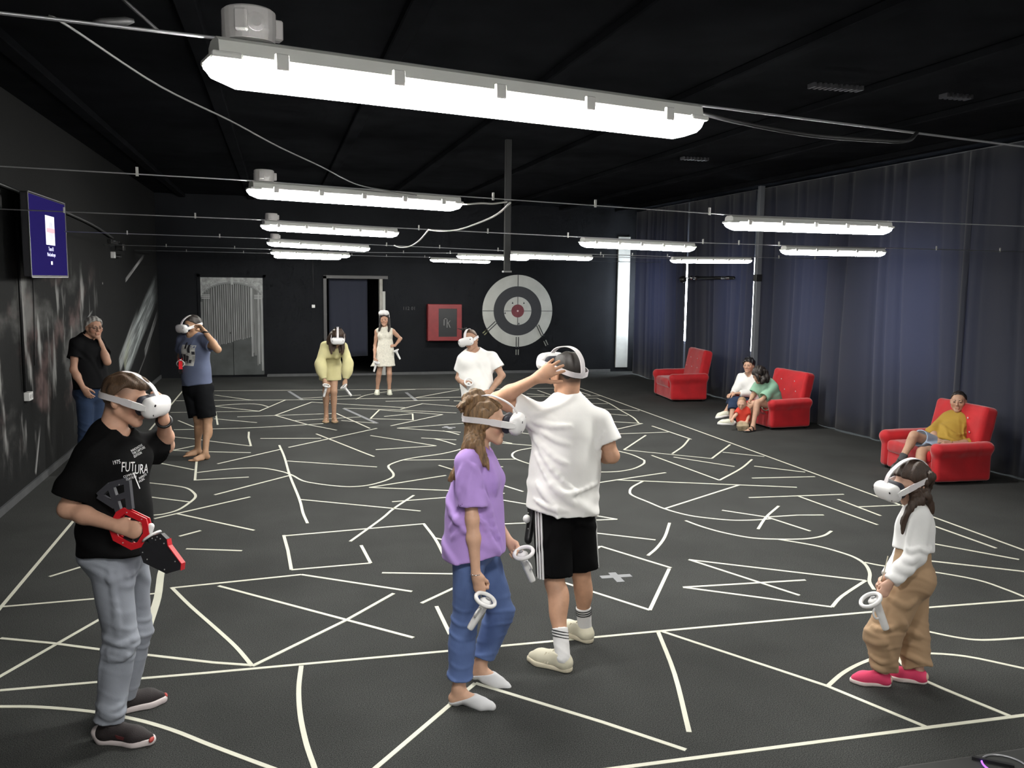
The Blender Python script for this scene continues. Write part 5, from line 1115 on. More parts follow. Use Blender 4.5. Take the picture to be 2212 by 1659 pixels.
    def hair_cap(s, m, grow=0.014, tilt=0.70, off=0.0, front=0.0, h=None, extra=None, disp=0.004, name='hair', low=-0.5):
        L, F, hs = s.J['L'], s.J['HF'], s.J['hs']; D = Sdf(); D.ell(L(0, -0.016, 0.032), (np.array([0.076, 0.097, 0.085]) + grow) * hs, F, 0.02)
        n = F @ np.array([0, math.sin(tilt), -math.cos(tilt)]); D.plane(L(0, 0.0 + front, off), n, 0.01)
        if extra: extra(D, L, F, hs)
        ph = random.random() * 6
        def dsp(P):
            p = (P - A(s.J['hd'])) @ A(F) / f32(hs); return (disp * np.sin(p[..., 0] * 150 + 3 * np.sin(p[..., 1] * 20 + ph) + 2 * np.sin(p[..., 2] * 25)) + disp * 0.6 * np.sin(p[..., 1] * 90 + 4 * np.sin(p[..., 0] * 30 + ph))).astype(f32)
        if disp: D.disp = dsp
        return s.put(name, D, m, h or max(0.004, s.h * 0.6))
    def locks(s, D, chains, rs):
        for c in chains:
            pts = smooth_poly(c[0], 4); k = len(pts) - 1
            for i in range(k): t0, t1 = i / k, (i + 1) / k; D.cone(pts[i], pts[i + 1], c[1] + (c[2] - c[1]) * t0, c[1] + (c[2] - c[1]) * t1, c[3] if len(c) > 3 else 0.012)

# ---- headset, controllers, gun (built once in local axes, shared meshes) ---------------------------
HW = mat('headset_white', (0.80, 0.79, 0.79), 0.35, spec=0.4); HS = mat('headset_strap', (0.72, 0.68, 0.70), 0.7, bump=0.05); HD = mat('headset_foam', (0.018, 0.018, 0.03), 0.7); BP = MATS['black_plastic']
def headset_proto():
    """head axes: x side, y forward, z up"""
    e = empty('vr_headset'); D = Sdf(); D.box((0, 0.152, 0.000), (0.092, 0.036, 0.050), 0.034); D.ell((0, 0.16, 0.0), (0.09, 0.036, 0.048), None, 0.02); D.ell((0, 0.13, -0.062), (0.026, 0.07, 0.024), None, 0.02, 's'); vz = sdf_obj('visor', D, 0.005, HW, e)
    for x, z in ((-0.074, 0.022), (0.074, 0.022), (-0.07, -0.024), (0.07, -0.024)): MB().lathe([(0.006, 0), (0.006, 0.003)], (0, 0, 0), 10, Matrix.Translation((x, 0.1855 if z > 0 else 0.183, z)) @ Matrix.Rotation(-PI / 2, 4, 'X')).build('camera_lens', BP, vz)
    D = Sdf(); D.box((0, 0.108, 0.0), (0.080, 0.026, 0.048), 0.03); D.ell((0, 0.045, -0.02), (0.064, 0.055, 0.08), None, 0.01, 's'); D.ell((0, 0.10, -0.060), (0.022, 0.08, 0.030), None, 0.015, 's'); sdf_obj('face_foam', D, 0.005, HD, e)
    def side(sg):
        pts = [(sg * 0.090, 0.150, 0.002), (sg * 0.094, 0.10, 0.004), (sg * 0.093, 0.04, 0.008), (sg * 0.090, -0.02, 0.010), (sg * 0.078, -0.075, 0.008), (sg * 0.050, -0.112, 0.004), (0.0, -0.126, 0.0)]
        pts = smooth_poly(pts, 4); MB().ribbon(pts, [(p[0], p[1] * 0.6, 0) for p in pts], [0.034 if p[1] > 0.03 else 0.029 for p in pts], 0.005).build('side_strap', HS, e)
        MB().ribbon([(sg * 0.0965, 0.155, 0.002), (sg * 0.098, 0.12, 0.004), (sg * 0.097, 0.085, 0.006)], [(sg, 0, 0)] * 3, [0.022, 0.034, 0.03], 0.006).build('strap_arm', HW, e)
    side(-1); side(1)
    pts = smooth_poly([(0, 0.155, 0.046), (0, 0.12, 0.088), (0, 0.07, 0.114), (0, 0.01, 0.129), (0, -0.05, 0.122), (0, -0.10, 0.085), (0, -0.124, 0.03), (0, -0.127, 0.0)], 4); MB().ribbon(pts, [(0, p[1] * 0.7, p[2] + 0.01) for p in pts], 0.030, 0.005).build('top_strap', HS, e)
    return e
HPROTO = None
def put_headset(p, label, pitch=0.0, up=0.0, fwd=0.0, fit=1.0, F=None):
    """worn headset: pitched / lifted in head axes"""
    global HPROTO
    if HPROTO is None: HPROTO = headset_proto(); o = HPROTO
    else: o = copy_tree(HPROTO)
    J = p.J; F = J['HF'] if F is None else F; R3 = Matrix((F * J['hs'] * fit).tolist()); M = R3.to_4x4(); c = J['hd'] + F @ (np.array([0, fwd, up]) * J['hs'])
    M.translation = Vector(c); o.matrix_world = M @ Matrix.Rotation(pitch, 4, 'X')
    return tag(o, label, 'headset', 'white headsets worn by the players')
def controller_proto():
    """z along the handle (up = ring end), y = away from palm"""
    e = empty('motion_controller'); D = Sdf(); D.cone((0, 0, 0.03), (0, 0, -0.088), 0.019, 0.016, 0.006, (1, 0, 0), 0.9); D.plane((0, 0, -0.098), (0, 0, -1), 0.003); D.ell((0, 0.008, 0.035), (0.026, 0.026, 0.014), None, 0.015); sdf_obj('handle', D, 0.0045, HW, e)
    MB().torus(0.041, 0.0085, Matrix.Translation((0, 0.030, 0.050)) @ Matrix.Rotation(-0.25, 4, 'X'), 28, 8).build('tracking_ring', HW, e, True)
    MB().lathe([(0.010, 0), (0.011, 0.008), (0.004, 0.010)], (0, 0.006, 0.046), 12).build('thumb_stick', mat('controller_grey', (0.25, 0.25, 0.26), 0.4), e)
    MB().torus(0.020, 0.0045, Matrix.Translation((0, 0.026, -0.012)) @ Matrix.Rotation(PI / 2, 4, 'Y'), 16, 6, 0, PI).build('trigger_guard', HW, e, True); return e
CPROTO = None
def put_controller(c, zax, yax, label, sc=1.0):
    global CPROTO
    if CPROTO is None: CPROTO = controller_proto(); o = CPROTO
    else: o = copy_tree(CPROTO)
    z = unit(zax); y = np.asarray(yax, float); y = unit(y - z * (y @ z)); x = np.cross(y, z); M = Matrix((np.stack([x, y, z], 1) * sc).tolist()).to_4x4(); M.translation = Vector(c); o.matrix_world = M
    return tag(o, label, 'controller', 'white hand controllers')
RP = mat('red_plastic', (0.55, 0.012, 0.02), 0.4); SCW = mat('screw_head', (0.7, 0.7, 0.7), 0.3, 0.6)
def gun_proto():
    """x along the barrel, y up, z toward the viewer's side; origin at the grip"""
    e = empty('rifle_stock'); o = (0, 0, 0); X, Y, Z = (1, 0, 0), (0, 1, 0), (0, 0, 1); pr = lambda pts, a, b, nm, m, par=e: MB().prism(pts, o, X, Y, Z, a, b).build(nm, m, par)
    G = mat('gun_black', (0.014, 0.014, 0.017), 0.45, noise=0.1); S2 = mat('gun_grey', (0.045, 0.045, 0.055), 0.5)
    out = [(-0.115, 0.035), (-0.09, 0.075), (0.05, 0.085), (0.075, 0.06), (0.105, 0.02), (0.10, -0.06), (0.06, -0.10), (-0.055, -0.105), (-0.115, -0.055)]; inn = [(-0.08, 0.025), (-0.068, 0.048), (0.038, 0.055), (0.055, 0.035), (0.072, 0.01), (0.068, -0.045), (0.045, -0.068), (-0.04, -0.072), (-0.08, -0.04)]
    mb = MB()
    for t in (-0.022, 0.012):
        k = len(out); A0 = [[mb.bm.verts.new((x, y, z)) for x, y in pts] for z in (t, t + 0.010) for pts in (out, inn)]
        for i in range(k):
            j = (i + 1) % k; a, b, c, d = A0
            for q in ((a[i], a[j], b[j], b[i]), (c[i], d[i], d[j], c[j]), (a[i], c[i], c[j], a[j]), (b[i], b[j], d[j], d[i])): mb.bm.faces.new(q)
    mb.build('red_guard', RP, e)
    pr([(-0.03, 0.05), (0.02, 0.05), (0.035, -0.07), (-0.015, -0.08)], -0.012, 0.012, 'grip', G)
    pr([(0.085, -0.01), (0.16, 0.055), (0.20, 0.045), (0.225, 0.015), (0.335, -0.03), (0.345, -0.06), (0.29, -0.115), (0.15, -0.125), (0.085, -0.07)], -0.020, 0.020, 'barrel_plate', G)
    pr([(0.205, 0.047), (0.228, 0.020), (0.337, -0.026), (0.352, -0.06), (0.348, -0.059), (0.334, -0.029), (0.225, 0.016), (0.203, 0.043)], -0.023, 0.023, 'red_edge', RP)
    for a, b in (((-0.11, 0.04), (-0.22, 0.14)), ((-0.06, 0.08), (-0.15, 0.205)), ((-0.22, 0.14), (-0.15, 0.205)), ((-0.16, 0.088), (-0.11, 0.145)), ((-0.14, 0.055), (-0.25, 0.06)), ((-0.25, 0.06), (-0.22, 0.14))):
        d = unit((b[0] - a[0], b[1] - a[1], 0)); q = np.array([-d[1], d[0]]) * 0.016; pr([(a[0] + q[0], a[1] + q[1]), (b[0] + q[0], b[1] + q[1]), (b[0] - q[0], b[1] - q[1]), (a[0] - q[0], a[1] - q[1])], -0.014, 0.014, 'stock_bar', S2)
    for x, y in ((0.13, 0.01), (0.15, 0.03), (0.17, 0.03), (0.15, 0.012), (0.20, 0.018), (0.12, -0.08), (0.16, -0.10), (0.30, -0.035), (0.27, -0.10), (0.0, -0.088), (-0.06, 0.062), (0.03, 0.07), (-0.17, 0.17)): MB().lathe([(0.0038, 0), (0.003, 0.003)], (x, y, 0.0195 if x > 0.1 else 0.022), 8).build('screw', SCW, e)
    D = Sdf(); D.cone((0.085, 0.055, 0), (0.10, -0.01, 0), 0.018, 0.017, 0.01); ct = sdf_obj('controller_body', D, 0.005, HW, e); MB().torus(0.048, 0.007, Matrix.Translation((0.115, 0.012, 0)) @ Matrix.Rotation(PI / 2, 4, 'Y') @ Matrix.Rotation(0.5, 4, 'X'), 24, 8).build('tracking_ring', HW, ct, True); return e
GPROTO = None
def put_gun(c, x, y, label, sc=1.0):
    global GPROTO
    if GPROTO is None: GPROTO = gun_proto(); o = GPROTO
    else: o = copy_tree(GPROTO)
    x = unit(x); y = np.asarray(y, float); y = unit(y - x * (y @ x)); z = np.cross(x, y); M = Matrix((np.stack([x, y, z], 1) * sc).tolist()).to_4x4(); M.translation = Vector(c); o.matrix_world = M
    return tag(o, label, 'toy gun')
# ------------------------------------------------------------------ the people
cloth = lambda name, col, **k: mat(name, col, k.pop('rough', 0.85), spec=k.pop('spec', 0.2), bump=k.pop('bump', 0.12), bscale=k.pop('bscale', 400), sheen=k.pop('sheen', 0.06), noise=k.pop('noise', 0.05), nscale=k.pop('nscale', 6), **k)
WHITE_T = cloth('white_cotton', (0.90, 0.89, 0.87)); BLACK_T = cloth('black_cotton', (0.0045, 0.0045, 0.005), sheen=0.0, spec=0.1); JEANS_G = cloth('grey_denim', (0.27, 0.29, 0.335), noise=0.2, nscale=5, stretch=(1, 1, 0.5)); JEANS_B = cloth('blue_denim', (0.115, 0.175, 0.38), noise=0.25, nscale=5, stretch=(1, 1, 0.5)); DKDENIM = cloth('dark_denim', (0.022, 0.038, 0.08), noise=0.2)
HAIRDK = mat('hair_dark', (0.018, 0.013, 0.011), 0.5, bump=0.3, bscale=90, stretch=(6, 6, 0.6)); HAIRBR = mat('hair_brown', (0.050, 0.028, 0.018), 0.5, bump=0.4, bscale=80, noise=0.3, nscale=20, stretch=(5, 5, 0.5)); HAIRBL = mat('hair_blonde_brown', (0.20, 0.115, 0.055), 0.5, bump=0.45, bscale=80, noise=0.55, nscale=14, stretch=(5, 5, 0.4)); HAIRGR = mat('hair_grey', (0.32, 0.31, 0.29), 0.6, bump=0.4, bscale=120, noise=0.3, nscale=40)
C1 = (0, 640, 2.764); C5 = (1760, 960, 2.86); C6 = (1380, 720, 2.6976); C7 = (640, 640, 4.608)
def body_of(p, hands=None, shod='LR', fe=-0.008, toes=True):
    p.done(); D = Sdf(); p.torso(D)
    for q in 'LR':
        p.leg(D, q); p.arm(D, q)
        if q in shod: p.barefoot(D, q, fe, toes=False)
        else: p.barefoot(D, q, 0, toes=toes)
    p.head(D)
    for q, a in (hands or {}).items(): p.hand(D, q, *a[:2], **(a[2] if len(a) > 2 else {}))
    p.finish_body(D); return p
def fade(p, col, lo, hi, amt=0.8):
    """cropped hair shade on the back and sides of the head"""
    def t(V, c):
        q = (V - p.J['hd']) @ p.J['HF'] / p.J['hs']; m = np.clip((lo - (q[:, 1] * 0.9 - q[:, 2] * 0.55)) / (lo - hi), 0, 1) * (q[:, 2] > -0.075) * np.clip((q[:, 2] + 0.075) / 0.03, 0, 1) * (np.linalg.norm(q, axis=1) < 0.16) * (np.abs(q[:, 0]) < 0.0785); m = (m * amt)[:, None]; return c * (1 - m) + np.array(col) * m
    p.tint = t
GRIP = dict(curl=(1.15, 1.25, 0.6), thumb=(0.75, 0.9), spread=0.03)
def hair_locks(p, name, m, chains, h=None, parent=None):
    D = Sdf(); p.locks(D, chains, None); ph = 1.3
    def dsp(P): return (0.002 * np.sin(P[..., 0] * 300 + 2 * np.sin(P[..., 2] * 17)) + 0.0018 * np.sin(P[..., 1] * 280 + 3 * np.sin(P[..., 2] * 13 + 1))).astype(f32)
    D.disp = dsp; return p.put(name, D, m, h or max(0.0045, p.h * 0.6))

def person_rifleman():
    p = Person('man in black T-shirt and grey jeans aiming a red-black toy rifle', (262, 1578), H=1.76, skin=(0.58, 0.335, 0.235), h=0.007)
    p.set(hd=(273, 862, 0.0), nb=(240, 936, 0.0), shR=(197, 985, -0.15), shL=(292, 966, 0.15), elR=(145, 1100, -0.20), wrR=(252, 1136, -0.25), elL=(358, 962, 0.33), wrL=(354, 907, 0.10), hipR=(236, 1188, -0.08), hipL=(268, 1186, 0.08), knR=(262, 1384, -0.08), knL=(298, 1362, 0.12))
    p.foot('R', (212, 1600), (320, 1608)); p.foot('L', (236, 1545), (328, 1520)); p.J['HF'] = frame(cv(1, -0.24, 0.10)); p.J['hs'] = 1.02
    fade(p, (0.05, 0.03, 0.02), 0.03, -0.02, 0.75)
    body_of(p, {'R': (p.P(312, 1150, -0.26), cv(0, 0, -1), GRIP), 'L': (p.P(352, 868, 0.06), cv(-0.9, 0, 0.25), dict(curl=(0.35, 0.5, 0.4), thumb=(0.4, 0.3)))})
    def top(D, L, F, hs): D.ell(L(0, 0.03, 0.088), np.array([0.062, 0.075, 0.034]) * hs, F, 0.03)
    p.hair_cap(mat('hair_light_brown', (0.085, 0.048, 0.026), 0.55, bump=0.4, bscale=90, noise=0.4, nscale=30, stretch=(5, 2, 2)), 0.010, 0.95, 0.045, 0.0, extra=top, disp=0.003)
    sh = p.shirt(BLACK_T, e=0.022, sleeve=0.80, se=0.034, hem=p.P(250, 1190), hemw=0.182, loose=0.03, fold=0.010, ph=0.4)
    p.trousers(JEANS_G, to=1.97, e=0.016, e2=0.016, fold=0.008, flare=0.013, waist=0.3, creases=(((225, 1380), (260, 1392), (298, 1378)), ((222, 1400), (262, 1412), (295, 1395)), ((215, 1418), (250, 1425), (285, 1412)), ((215, 1525), (240, 1535), (265, 1520)), ((212, 1540), (240, 1550), (268, 1535)), ((235, 1230), (248, 1300), (255, 1370)), ((300, 1215), (285, 1240), (240, 1250))))
    blk = mat('shoe_black_mesh', (0.022, 0.016, 0.017), 0.7, bump=0.3, bscale=300); wsole = mat('shoe_white_foam', (0.70, 0.62, 0.62), 0.6)
    for q in 'RL':
        s = p.shoe(q, blk, wsole, 'trainer', mat('black_lace', (0.012, 0.012, 0.012), 0.8)); F, a = p.J['F' + q], p.J['heel' + q]
        D = Sdf(); D.ell(a + F @ (np.array([0.008, 0.272, 0.03]) * p.S), (0.020, 0.010, 0.012), F, 0); sdf_obj('toe_bumper', D, 0.004, mat('toe_red', (0.45, 0.06, 0.05), 0.6), s, p.root)
        sd = 1 if q == 'R' else -1; pts = [a + F @ (np.array([sd * x, y, z]) * p.S) for x, y, z in ((0.036, 0.10, 0.062), (0.043, 0.125, 0.050), (0.045, 0.16, 0.045), (0.043, 0.20, 0.055))]
        MB().ribbon([q_ - p.root for q_ in pts], [F[:, 0] * sd] * 4, [0.004, 0.014, 0.016, 0.004], 0.006).build('curved_mark', mat('dark_red_mark', (0.10, 0.02, 0.022), 0.6), s)
    # watch band
    w = p.J['wrL']; d = unit(p.J['elL'] - w); MB().torus(0.034, 0.008, Matrix.Translation(w + d * 0.012 - p.root) @ Matrix(frame(np.cross(d, (0.3, 0.2, 0.9)), d).tolist()).to_4x4(), 24, 8).build('wristband', BP, p.e, True)
    # print on the chest: text meshes laid on the shirt
    PR = mat('white_print', (0.75, 0.75, 0.75), 0.7); Fs, up = p.J['Fs'], np.array([0, 0, 1.0])
    def decal(txt, px, py, size, ang=0.0, kind='t', st=1.0, sx=0.72):
        o = p.P(px, py, 0.0); r = unit(o - CAM); t = o - r * 0.45
        for _ in range(60):
            dd = float(p.shirtD.at(t[None])[0]); t = t + r * dd * 0.8
            if dd < 0.0008: break
        n = unit(Fs * 0.6 + TOW * 0.8); x = np.cross(up, n); x = unit(x); y = np.cross(n, x); x, y = x * math.cos(ang) + y * math.sin(ang), y * math.cos(ang) - x * math.sin(ang)
        if kind == 't':
            cu = bpy.data.curves.new('print', 'FONT'); cu.body = txt; cu.size = size; cu.resolution_u = 2; tb = bpy.data.objects.new('print', cu); COL.objects.link(tb); bpy.context.view_layer.update(); me = bpy.data.meshes.new_from_object(tb.evaluated_get(bpy.context.evaluated_depsgraph_get())); bpy.data.objects.remove(tb)
        else: mb = MB(); [mb.box((0, size * k / 8.0, -0.0005), (st, size * (k + 1) / 8.0, 0.0005)) for k in range(8)]; me = mb.mesh('print')
        bm = bmesh.new(); bm.from_mesh(me)
        if kind == 't': bmesh.ops.subdivide_edges(bm, edges=[e for e in bm.edges if e.calc_length() > 0.02], cuts=2)
        bm.to_mesh(me); bm.free()
        V = np.array([v.co[:] for v in me.vertices]); V[:, 0] *= sx; Q = t + V[:, :1] * x + V[:, 1:2] * y + n * 0.09; Q0 = Q.copy()
        for _ in range(50): Q = Q - n * (p.shirtD.at(Q)[:, None] - 0.002) * 0.8
        bad = np.linalg.norm(Q - Q0, axis=1) > 0.25; Q[bad] = t
        me.vertices.foreach_set('co', (Q - p.root).astype(np.float32).ravel()); me.update(); mesh_obj('chest_print', me, PR, sh)
    decal('FUT', 261, 1019, 0.066, -0.10, sx=0.56); decal('URA', 290, 1024, 0.066, -0.10, sx=0.56); decal('1975', 243, 1004, 0.026, 0.10); decal('', 301, 1056, 0.085, 0.32, 'l', 0.007)
    for i, tx in enumerate(('COMMUNI', 'CATION')): decal(tx, 267 + 8 * i, 1033 + 5 * i, 0.017, 0.2)
    for i, tx in enumerate(('INNOVATIVE', 'THE CAPTURE', 'EDITION')): decal(tx, 284 + 3 * i, 977 + 6 * i, 0.016, 0.35)
    for i, tx in enumerate(('INFINITE', 'MUSIC')): decal(tx, 301, 1036 + 7 * i, 0.016, 0.35)
    put_headset(p, 'white headset on the man in black T-shirt', 0.0)
    put_gun(p.P(287, 1140, -0.235), cv(0.88, -0.47, 0.10), cv(0.47, 0.88, 0.0), 'red and black toy rifle held by the man in black', 0.86)
person_rifleman()

def person_purple():
    p = Person('woman in purple shirt and blue jeans walking in white socks', (1012, 1512), H=1.68, sex='f', skin=(0.63, 0.38, 0.265), h=0.007, bulk=0.95)
    p.set(hd=(1052, 910, 0.0), nb=(1030, 968, 0.0), shR=(1010, 1000, -0.15), shL=(1040, 994, 0.15), elR=(1020, 1122, -0.20), wrR=(1028, 1240, -0.20), elL=(1058, 1110, 0.22), wrL=(1102, 1172, 0.13), hipR=(1016, 1168, -0.075), hipL=(1032, 1166, 0.075), knR=(1004, 1342, -0.05), knL=(1084, 1322, 0.16))
    p.foot('R', (970, 1519), (1064, 1531)); p.foot('L', (1010, 1458), (1066, 1478), 0.035, 0.0); p.J['HF'] = frame(cv(1, -0.10, 0.10)); p.J['hs'] = 0.98
    body_of(p, {'R': (p.P(1040, 1284, -0.2), cv(0.5, 0, -0.9), GRIP), 'L': (p.P(1122, 1200, 0.10), cv(-0.3, 0, 0.9), GRIP)}, fe=0.0)
    def ext(D, L, F, hs):
        D.ell(L(0, -0.075, 0.115), np.array([0.040, 0.048, 0.036]) * hs, F, 0.03); D.ell(L(0.01, -0.105, 0.105), np.array([0.034, 0.042, 0.034]) * hs, F, 0.02); D.ell(L(-0.01, -0.07, 0.142), np.array([0.034, 0.040, 0.026]) * hs, F, 0.02); D.ell(L(0, -0.045, -0.005), np.array([0.070, 0.068, 0.085]) * hs, F, 0.03)
    p.hair_cap(HAIRBL, 0.012, 0.80, 0.012, 0.0, extra=ext, disp=0.0045)
    L = p.J['L']; n = lambda x, y, d: p.P(x, y, d)
    ch = []; rs = random.Random(2)
    for i in range(15):
        f = i / 14; x0 = -0.08 + 0.16 * f; d = -0.11 + 0.22 * f; q = rs.uniform(-6, 8); e = rs.uniform(-14, 10)
        ch.append(([L(x0 * 0.9, -0.045 - 0.03 * math.sin(f * 3.1), -0.035), n(1016 + q * 0.4, 952, d), n(1003 + q * 0.7, 990, d), n(990 + q, 1024 + e * 0.5, d - 0.01), n(978 + q * 1.3, 1050 + e, d - 0.01)], 0.026, 0.006, 0.022))
    ch += [([L(-0.070, -0.012, -0.035), n(1038, 950, -0.115), n(1046, 985, -0.15), n(1056, 1014, -0.165)], 0.020, 0.005, 0.02), ([L(-0.068, -0.03, -0.035), n(1030, 950, -0.115), n(1036, 985, -0.15), n(1046, 1004, -0.165)], 0.020, 0.005, 0.02), ([L(0.078, 0.0, -0.01), n(1046, 950, 0.12), n(1052, 990, 0.14), n(1058, 1016, 0.13)], 0.022, 0.006, 0.02)]
    for i in range(7): q = rs.uniform(-8, 8); ch.append(([L(-0.05 + 0.016 * i, -0.095, 0.118), n(1006 + q * 0.4, 872 + q * 0.4, -0.06 + 0.02 * i), n(992 + q * 0.6, 884 + q, -0.07 + 0.024 * i)], 0.016, 0.004, 0.015))
    hr = hair_locks(p, 'long_hair', HAIRBL, ch)
    D = Sdf(); D.ell(L(-0.04, -0.055, 0.118), (0.016, 0.02, 0.012), p.J['HF'], 0); p.put('hair_tie', D, HW, 0.004)
    PUR = cloth('purple_cotton', (0.45, 0.29, 0.68)); sh = p.shirt(PUR, 'purple_shirt', e=0.018, sleeve=0.80, se=0.026, hem=p.P(1024, 1192), hemw=0.186, loose=0.035, fold=0.010, ph=2.2, creases=[[(900 + x / 3.318, 740 + y / 3.318) for x, y in l] for l in (((235, 1235), (330, 1285), (450, 1262), (570, 1380)), ((330, 880), (305, 980), (290, 1100)), ((490, 1080), (550, 1280), (605, 1440)), ((245, 1330), (300, 1260), (345, 1200)), ((520, 850), (560, 960), (570, 1080)), ((470, 1290), (540, 1420), (590, 1520)), ((260, 1400), (330, 1350), (440, 1330)), ((380, 860), (440, 930), (460, 1020)))], hem_n=unit(-np.array([0, 0, 1]) + 0.10 * RIGHT))
    D = Sdf(); p.torso(D, 0.019, low=0); 
    p.trousers(JEANS_B, 'jeans', to=1.84, e=0.011, e2=0.014, fold=0.005, flare=0.013, waist=0.35)
    SK = cloth('white_knit', (0.66, 0.66, 0.68))
    for q in 'RL': p.shoe(q, SK, SK, 'slip')
    w = p.J['wrR']; d = unit(p.J['elR'] - w); MB().torus(0.029, 0.002, Matrix.Translation(w - p.root) @ Matrix(frame(RIGHT, d).tolist()).to_4x4(), 24, 6).build('bracelet', mat('silver', (0.7, 0.7, 0.7), 0.25, 0.9), p.e, True)
    put_headset(p, 'white headset on the woman in purple', 0.0, 0.004, 0.0, 1.06)
    put_controller(p.P(1041, 1316, -0.22), cv(0.52, 0.85, 0.1), cv(-0.3, 0.2, 0.9), 'white controller in the right hand of the woman in purple', 1.25)
    put_controller(p.P(1133, 1214, 0.07), cv(-0.38, 0.92, 0.2), cv(0.4, 0.2, 0.9), 'white controller in the left hand of the woman in purple', 1.25)
person_purple()

def person_back():
    p = Person('man in white T-shirt and black striped shorts seen from behind', (1215, 1415), H=1.84, skin=(0.58, 0.33, 0.215), h=0.0073)
    p.set(hd=(1224, 806, 0.0), nb=(1226, 872, 0.0), shL=(1164, 900, -0.03), shR=(1294, 910, 0.0), elL=(1072, 864, -0.06), wrL=(1158, 818, -0.17), elR=(1322, 985, 0.0), wrR=(1288, 985, 0.22), hipL=(1192, 1082, -0.03), hipR=(1242, 1080, 0.03), knL=(1198, 1258, -0.06), knR=(1254, 1234, 0.12))
    p.foot('L', (1234, 1452), (1146, 1428)); p.foot('R', (1278, 1390), (1224, 1368)); p.J['HF'] = frame(cv(-0.62, 0.02, -0.78)); p.J['hs'] = 1.04
    fade(p, (0.045, 0.03, 0.022), 0.04, -0.03, 0.9)
    body_of(p, {'L': (p.P(1186, 800, -0.19), cv(0.25, -0.1, -1), dict(curl=(0.12, 0.2, 0.15), thumb=(0.2, 0.1), spread=0.22)), 'R': (p.P(1270, 985, 0.3), cv(-0.9, 0, 0.2), GRIP)})
    p.hair_cap(HAIRDK, 0.007, 0.70, 0.015, 0.0, disp=0.0015)
    p.shirt(WHITE_T, e=0.020, sleeve=0.62, se=0.030, hem=p.P(1212, 1100), hemw=0.188, loose=0.03, fold=0.012, ph=1.1, neck=0.066, creases=[[(900 + x / 3.318, 740 + y / 3.318) for x, y in l] for l in (((690, 480), (780, 560), (860, 640)), ((740, 560), (860, 700), (1000, 830), (1080, 870)), ((835, 650), (930, 850), (1050, 990), (1180, 1090)), ((855, 800), (930, 960), (1060, 1100), (1120, 1160)), ((865, 1000), (920, 1100), (1000, 1180)), ((900, 640), (1000, 700), (1090, 730)), ((1285, 1010), (1180, 1060), (1060, 1085)), ((840, 1120), (940, 1180), (1080, 1210)), ((1340, 640), (1300, 720), (1310, 820)), ((830, 560), (960, 600), (1100, 600)))], hem_n=unit(-np.array([0, 0, 1]) - 0.10 * RIGHT))
    BS = cloth('black_jersey', (0.004, 0.004, 0.0045), sheen=0.0, spec=0.1); st = p.trousers(BS, 'shorts', to=0.93, e=0.018, e2=0.024, flare=0.018, fold=0.007, waist=0.35)
    J, S = p.J, p.S
    for g in 'LR':      # three side stripes
        out_ = unit(J['Xp']) * (1 if g == 'L' else -1); V0 = J['hip' + g] + np.array([0, 0, 0.02]); V1 = lerp(J['hip' + g], J['kn' + g], 0.93)
        for k in (-1, 0, 1):
            pts = []
            for t in np.linspace(0, 1, 9):
                c = lerp(V0, V1, t); bk = -unit(J['Fp']) * (0.35 + 0.22 * k); d = unit(out_ + bk); r_ = 0.090 * S + 0.018 + (0.062 * S + 0.042 - 0.090 * S - 0.018) * t * 0.78; pts.append(c + d * (r_ + 0.0035))
            MB().ribbon([q - p.root for q in pts], [d] * 9, 0.011, 0.006).build('side_stripe', mat('white_stripe', (0.72, 0.72, 0.72), 0.7), st)
    SW = cloth('white_sock', (0.78, 0.77, 0.77)); STR_ = mat('black_stripe', (0.02, 0.02, 0.022), 0.8); CR = mat('cream_leather', (0.68, 0.64, 0.50), 0.55); CS = mat('cream_rubber', (0.66, 0.60, 0.46), 0.6)
    for q in 'LR':
        p.sock(q, SW, 0.36, STR_); s = p.shoe(q, CR, CS, 'sneaker', CR); F, a = p.J['F' + q], p.J['heel' + q]
        for k in range(3):
            for sd in (-1, 1): MB().ribbon([a + F @ (np.array(v) * p.S) - p.root for v in ((sd * 0.040, 0.125 + 0.018 * k, 0.032), (sd * 0.034, 0.115 + 0.018 * k, 0.062), (sd * 0.022, 0.105 + 0.018 * k, 0.088))], [F[:, 0] * sd + F[:, 2] * 0.3] * 3, 0.008, 0.008).build('shoe_band', CS, s)
    put_headset(p, 'white headset pushed up by the man seen from behind', 0.30, 0.022, -0.01)
    g0 = p.P(1150, 1100, 0.15); e = empty('toy_gun', g0, label='dark toy gun with white knob at the hip of the man seen from behind', cat='toy gun')
    D = Sdf(); D.cone(p.P(1160, 1030, 0.17), p.P(1152, 1095, 0.15), 0.028, 0.032, 0.02); D.cone(p.P(1152, 1095, 0.15), p.P(1141, 1165, 0.11), 0.034, 0.030, 0.03, RIGHT, 0.8); D.box(p.P(1154, 1040, 0.16), (0.02, 0.03, 0.05), 0.01, None, 0.02); sdf_obj('body', D, 0.006, BP, e, g0)
    D = Sdf(); D.ell(p.P(1138, 1121, 0.10), (0.024, 0.024, 0.026), None, 0); sdf_obj('knob', D, 0.004, HW, e, g0)
    for k in range(2): MB().lathe([(0.004, 0), (0.003, 0.003)], (0, 0, 0), 8, Matrix.Translation(p.P(1141, 1108 + 34 * k, 0.085) - g0) @ Matrix(frame(TOW).tolist()).to_4x4() @ Matrix.Rotation(-PI / 2, 4, 'X')).build('screw', SCW, e)
person_back()

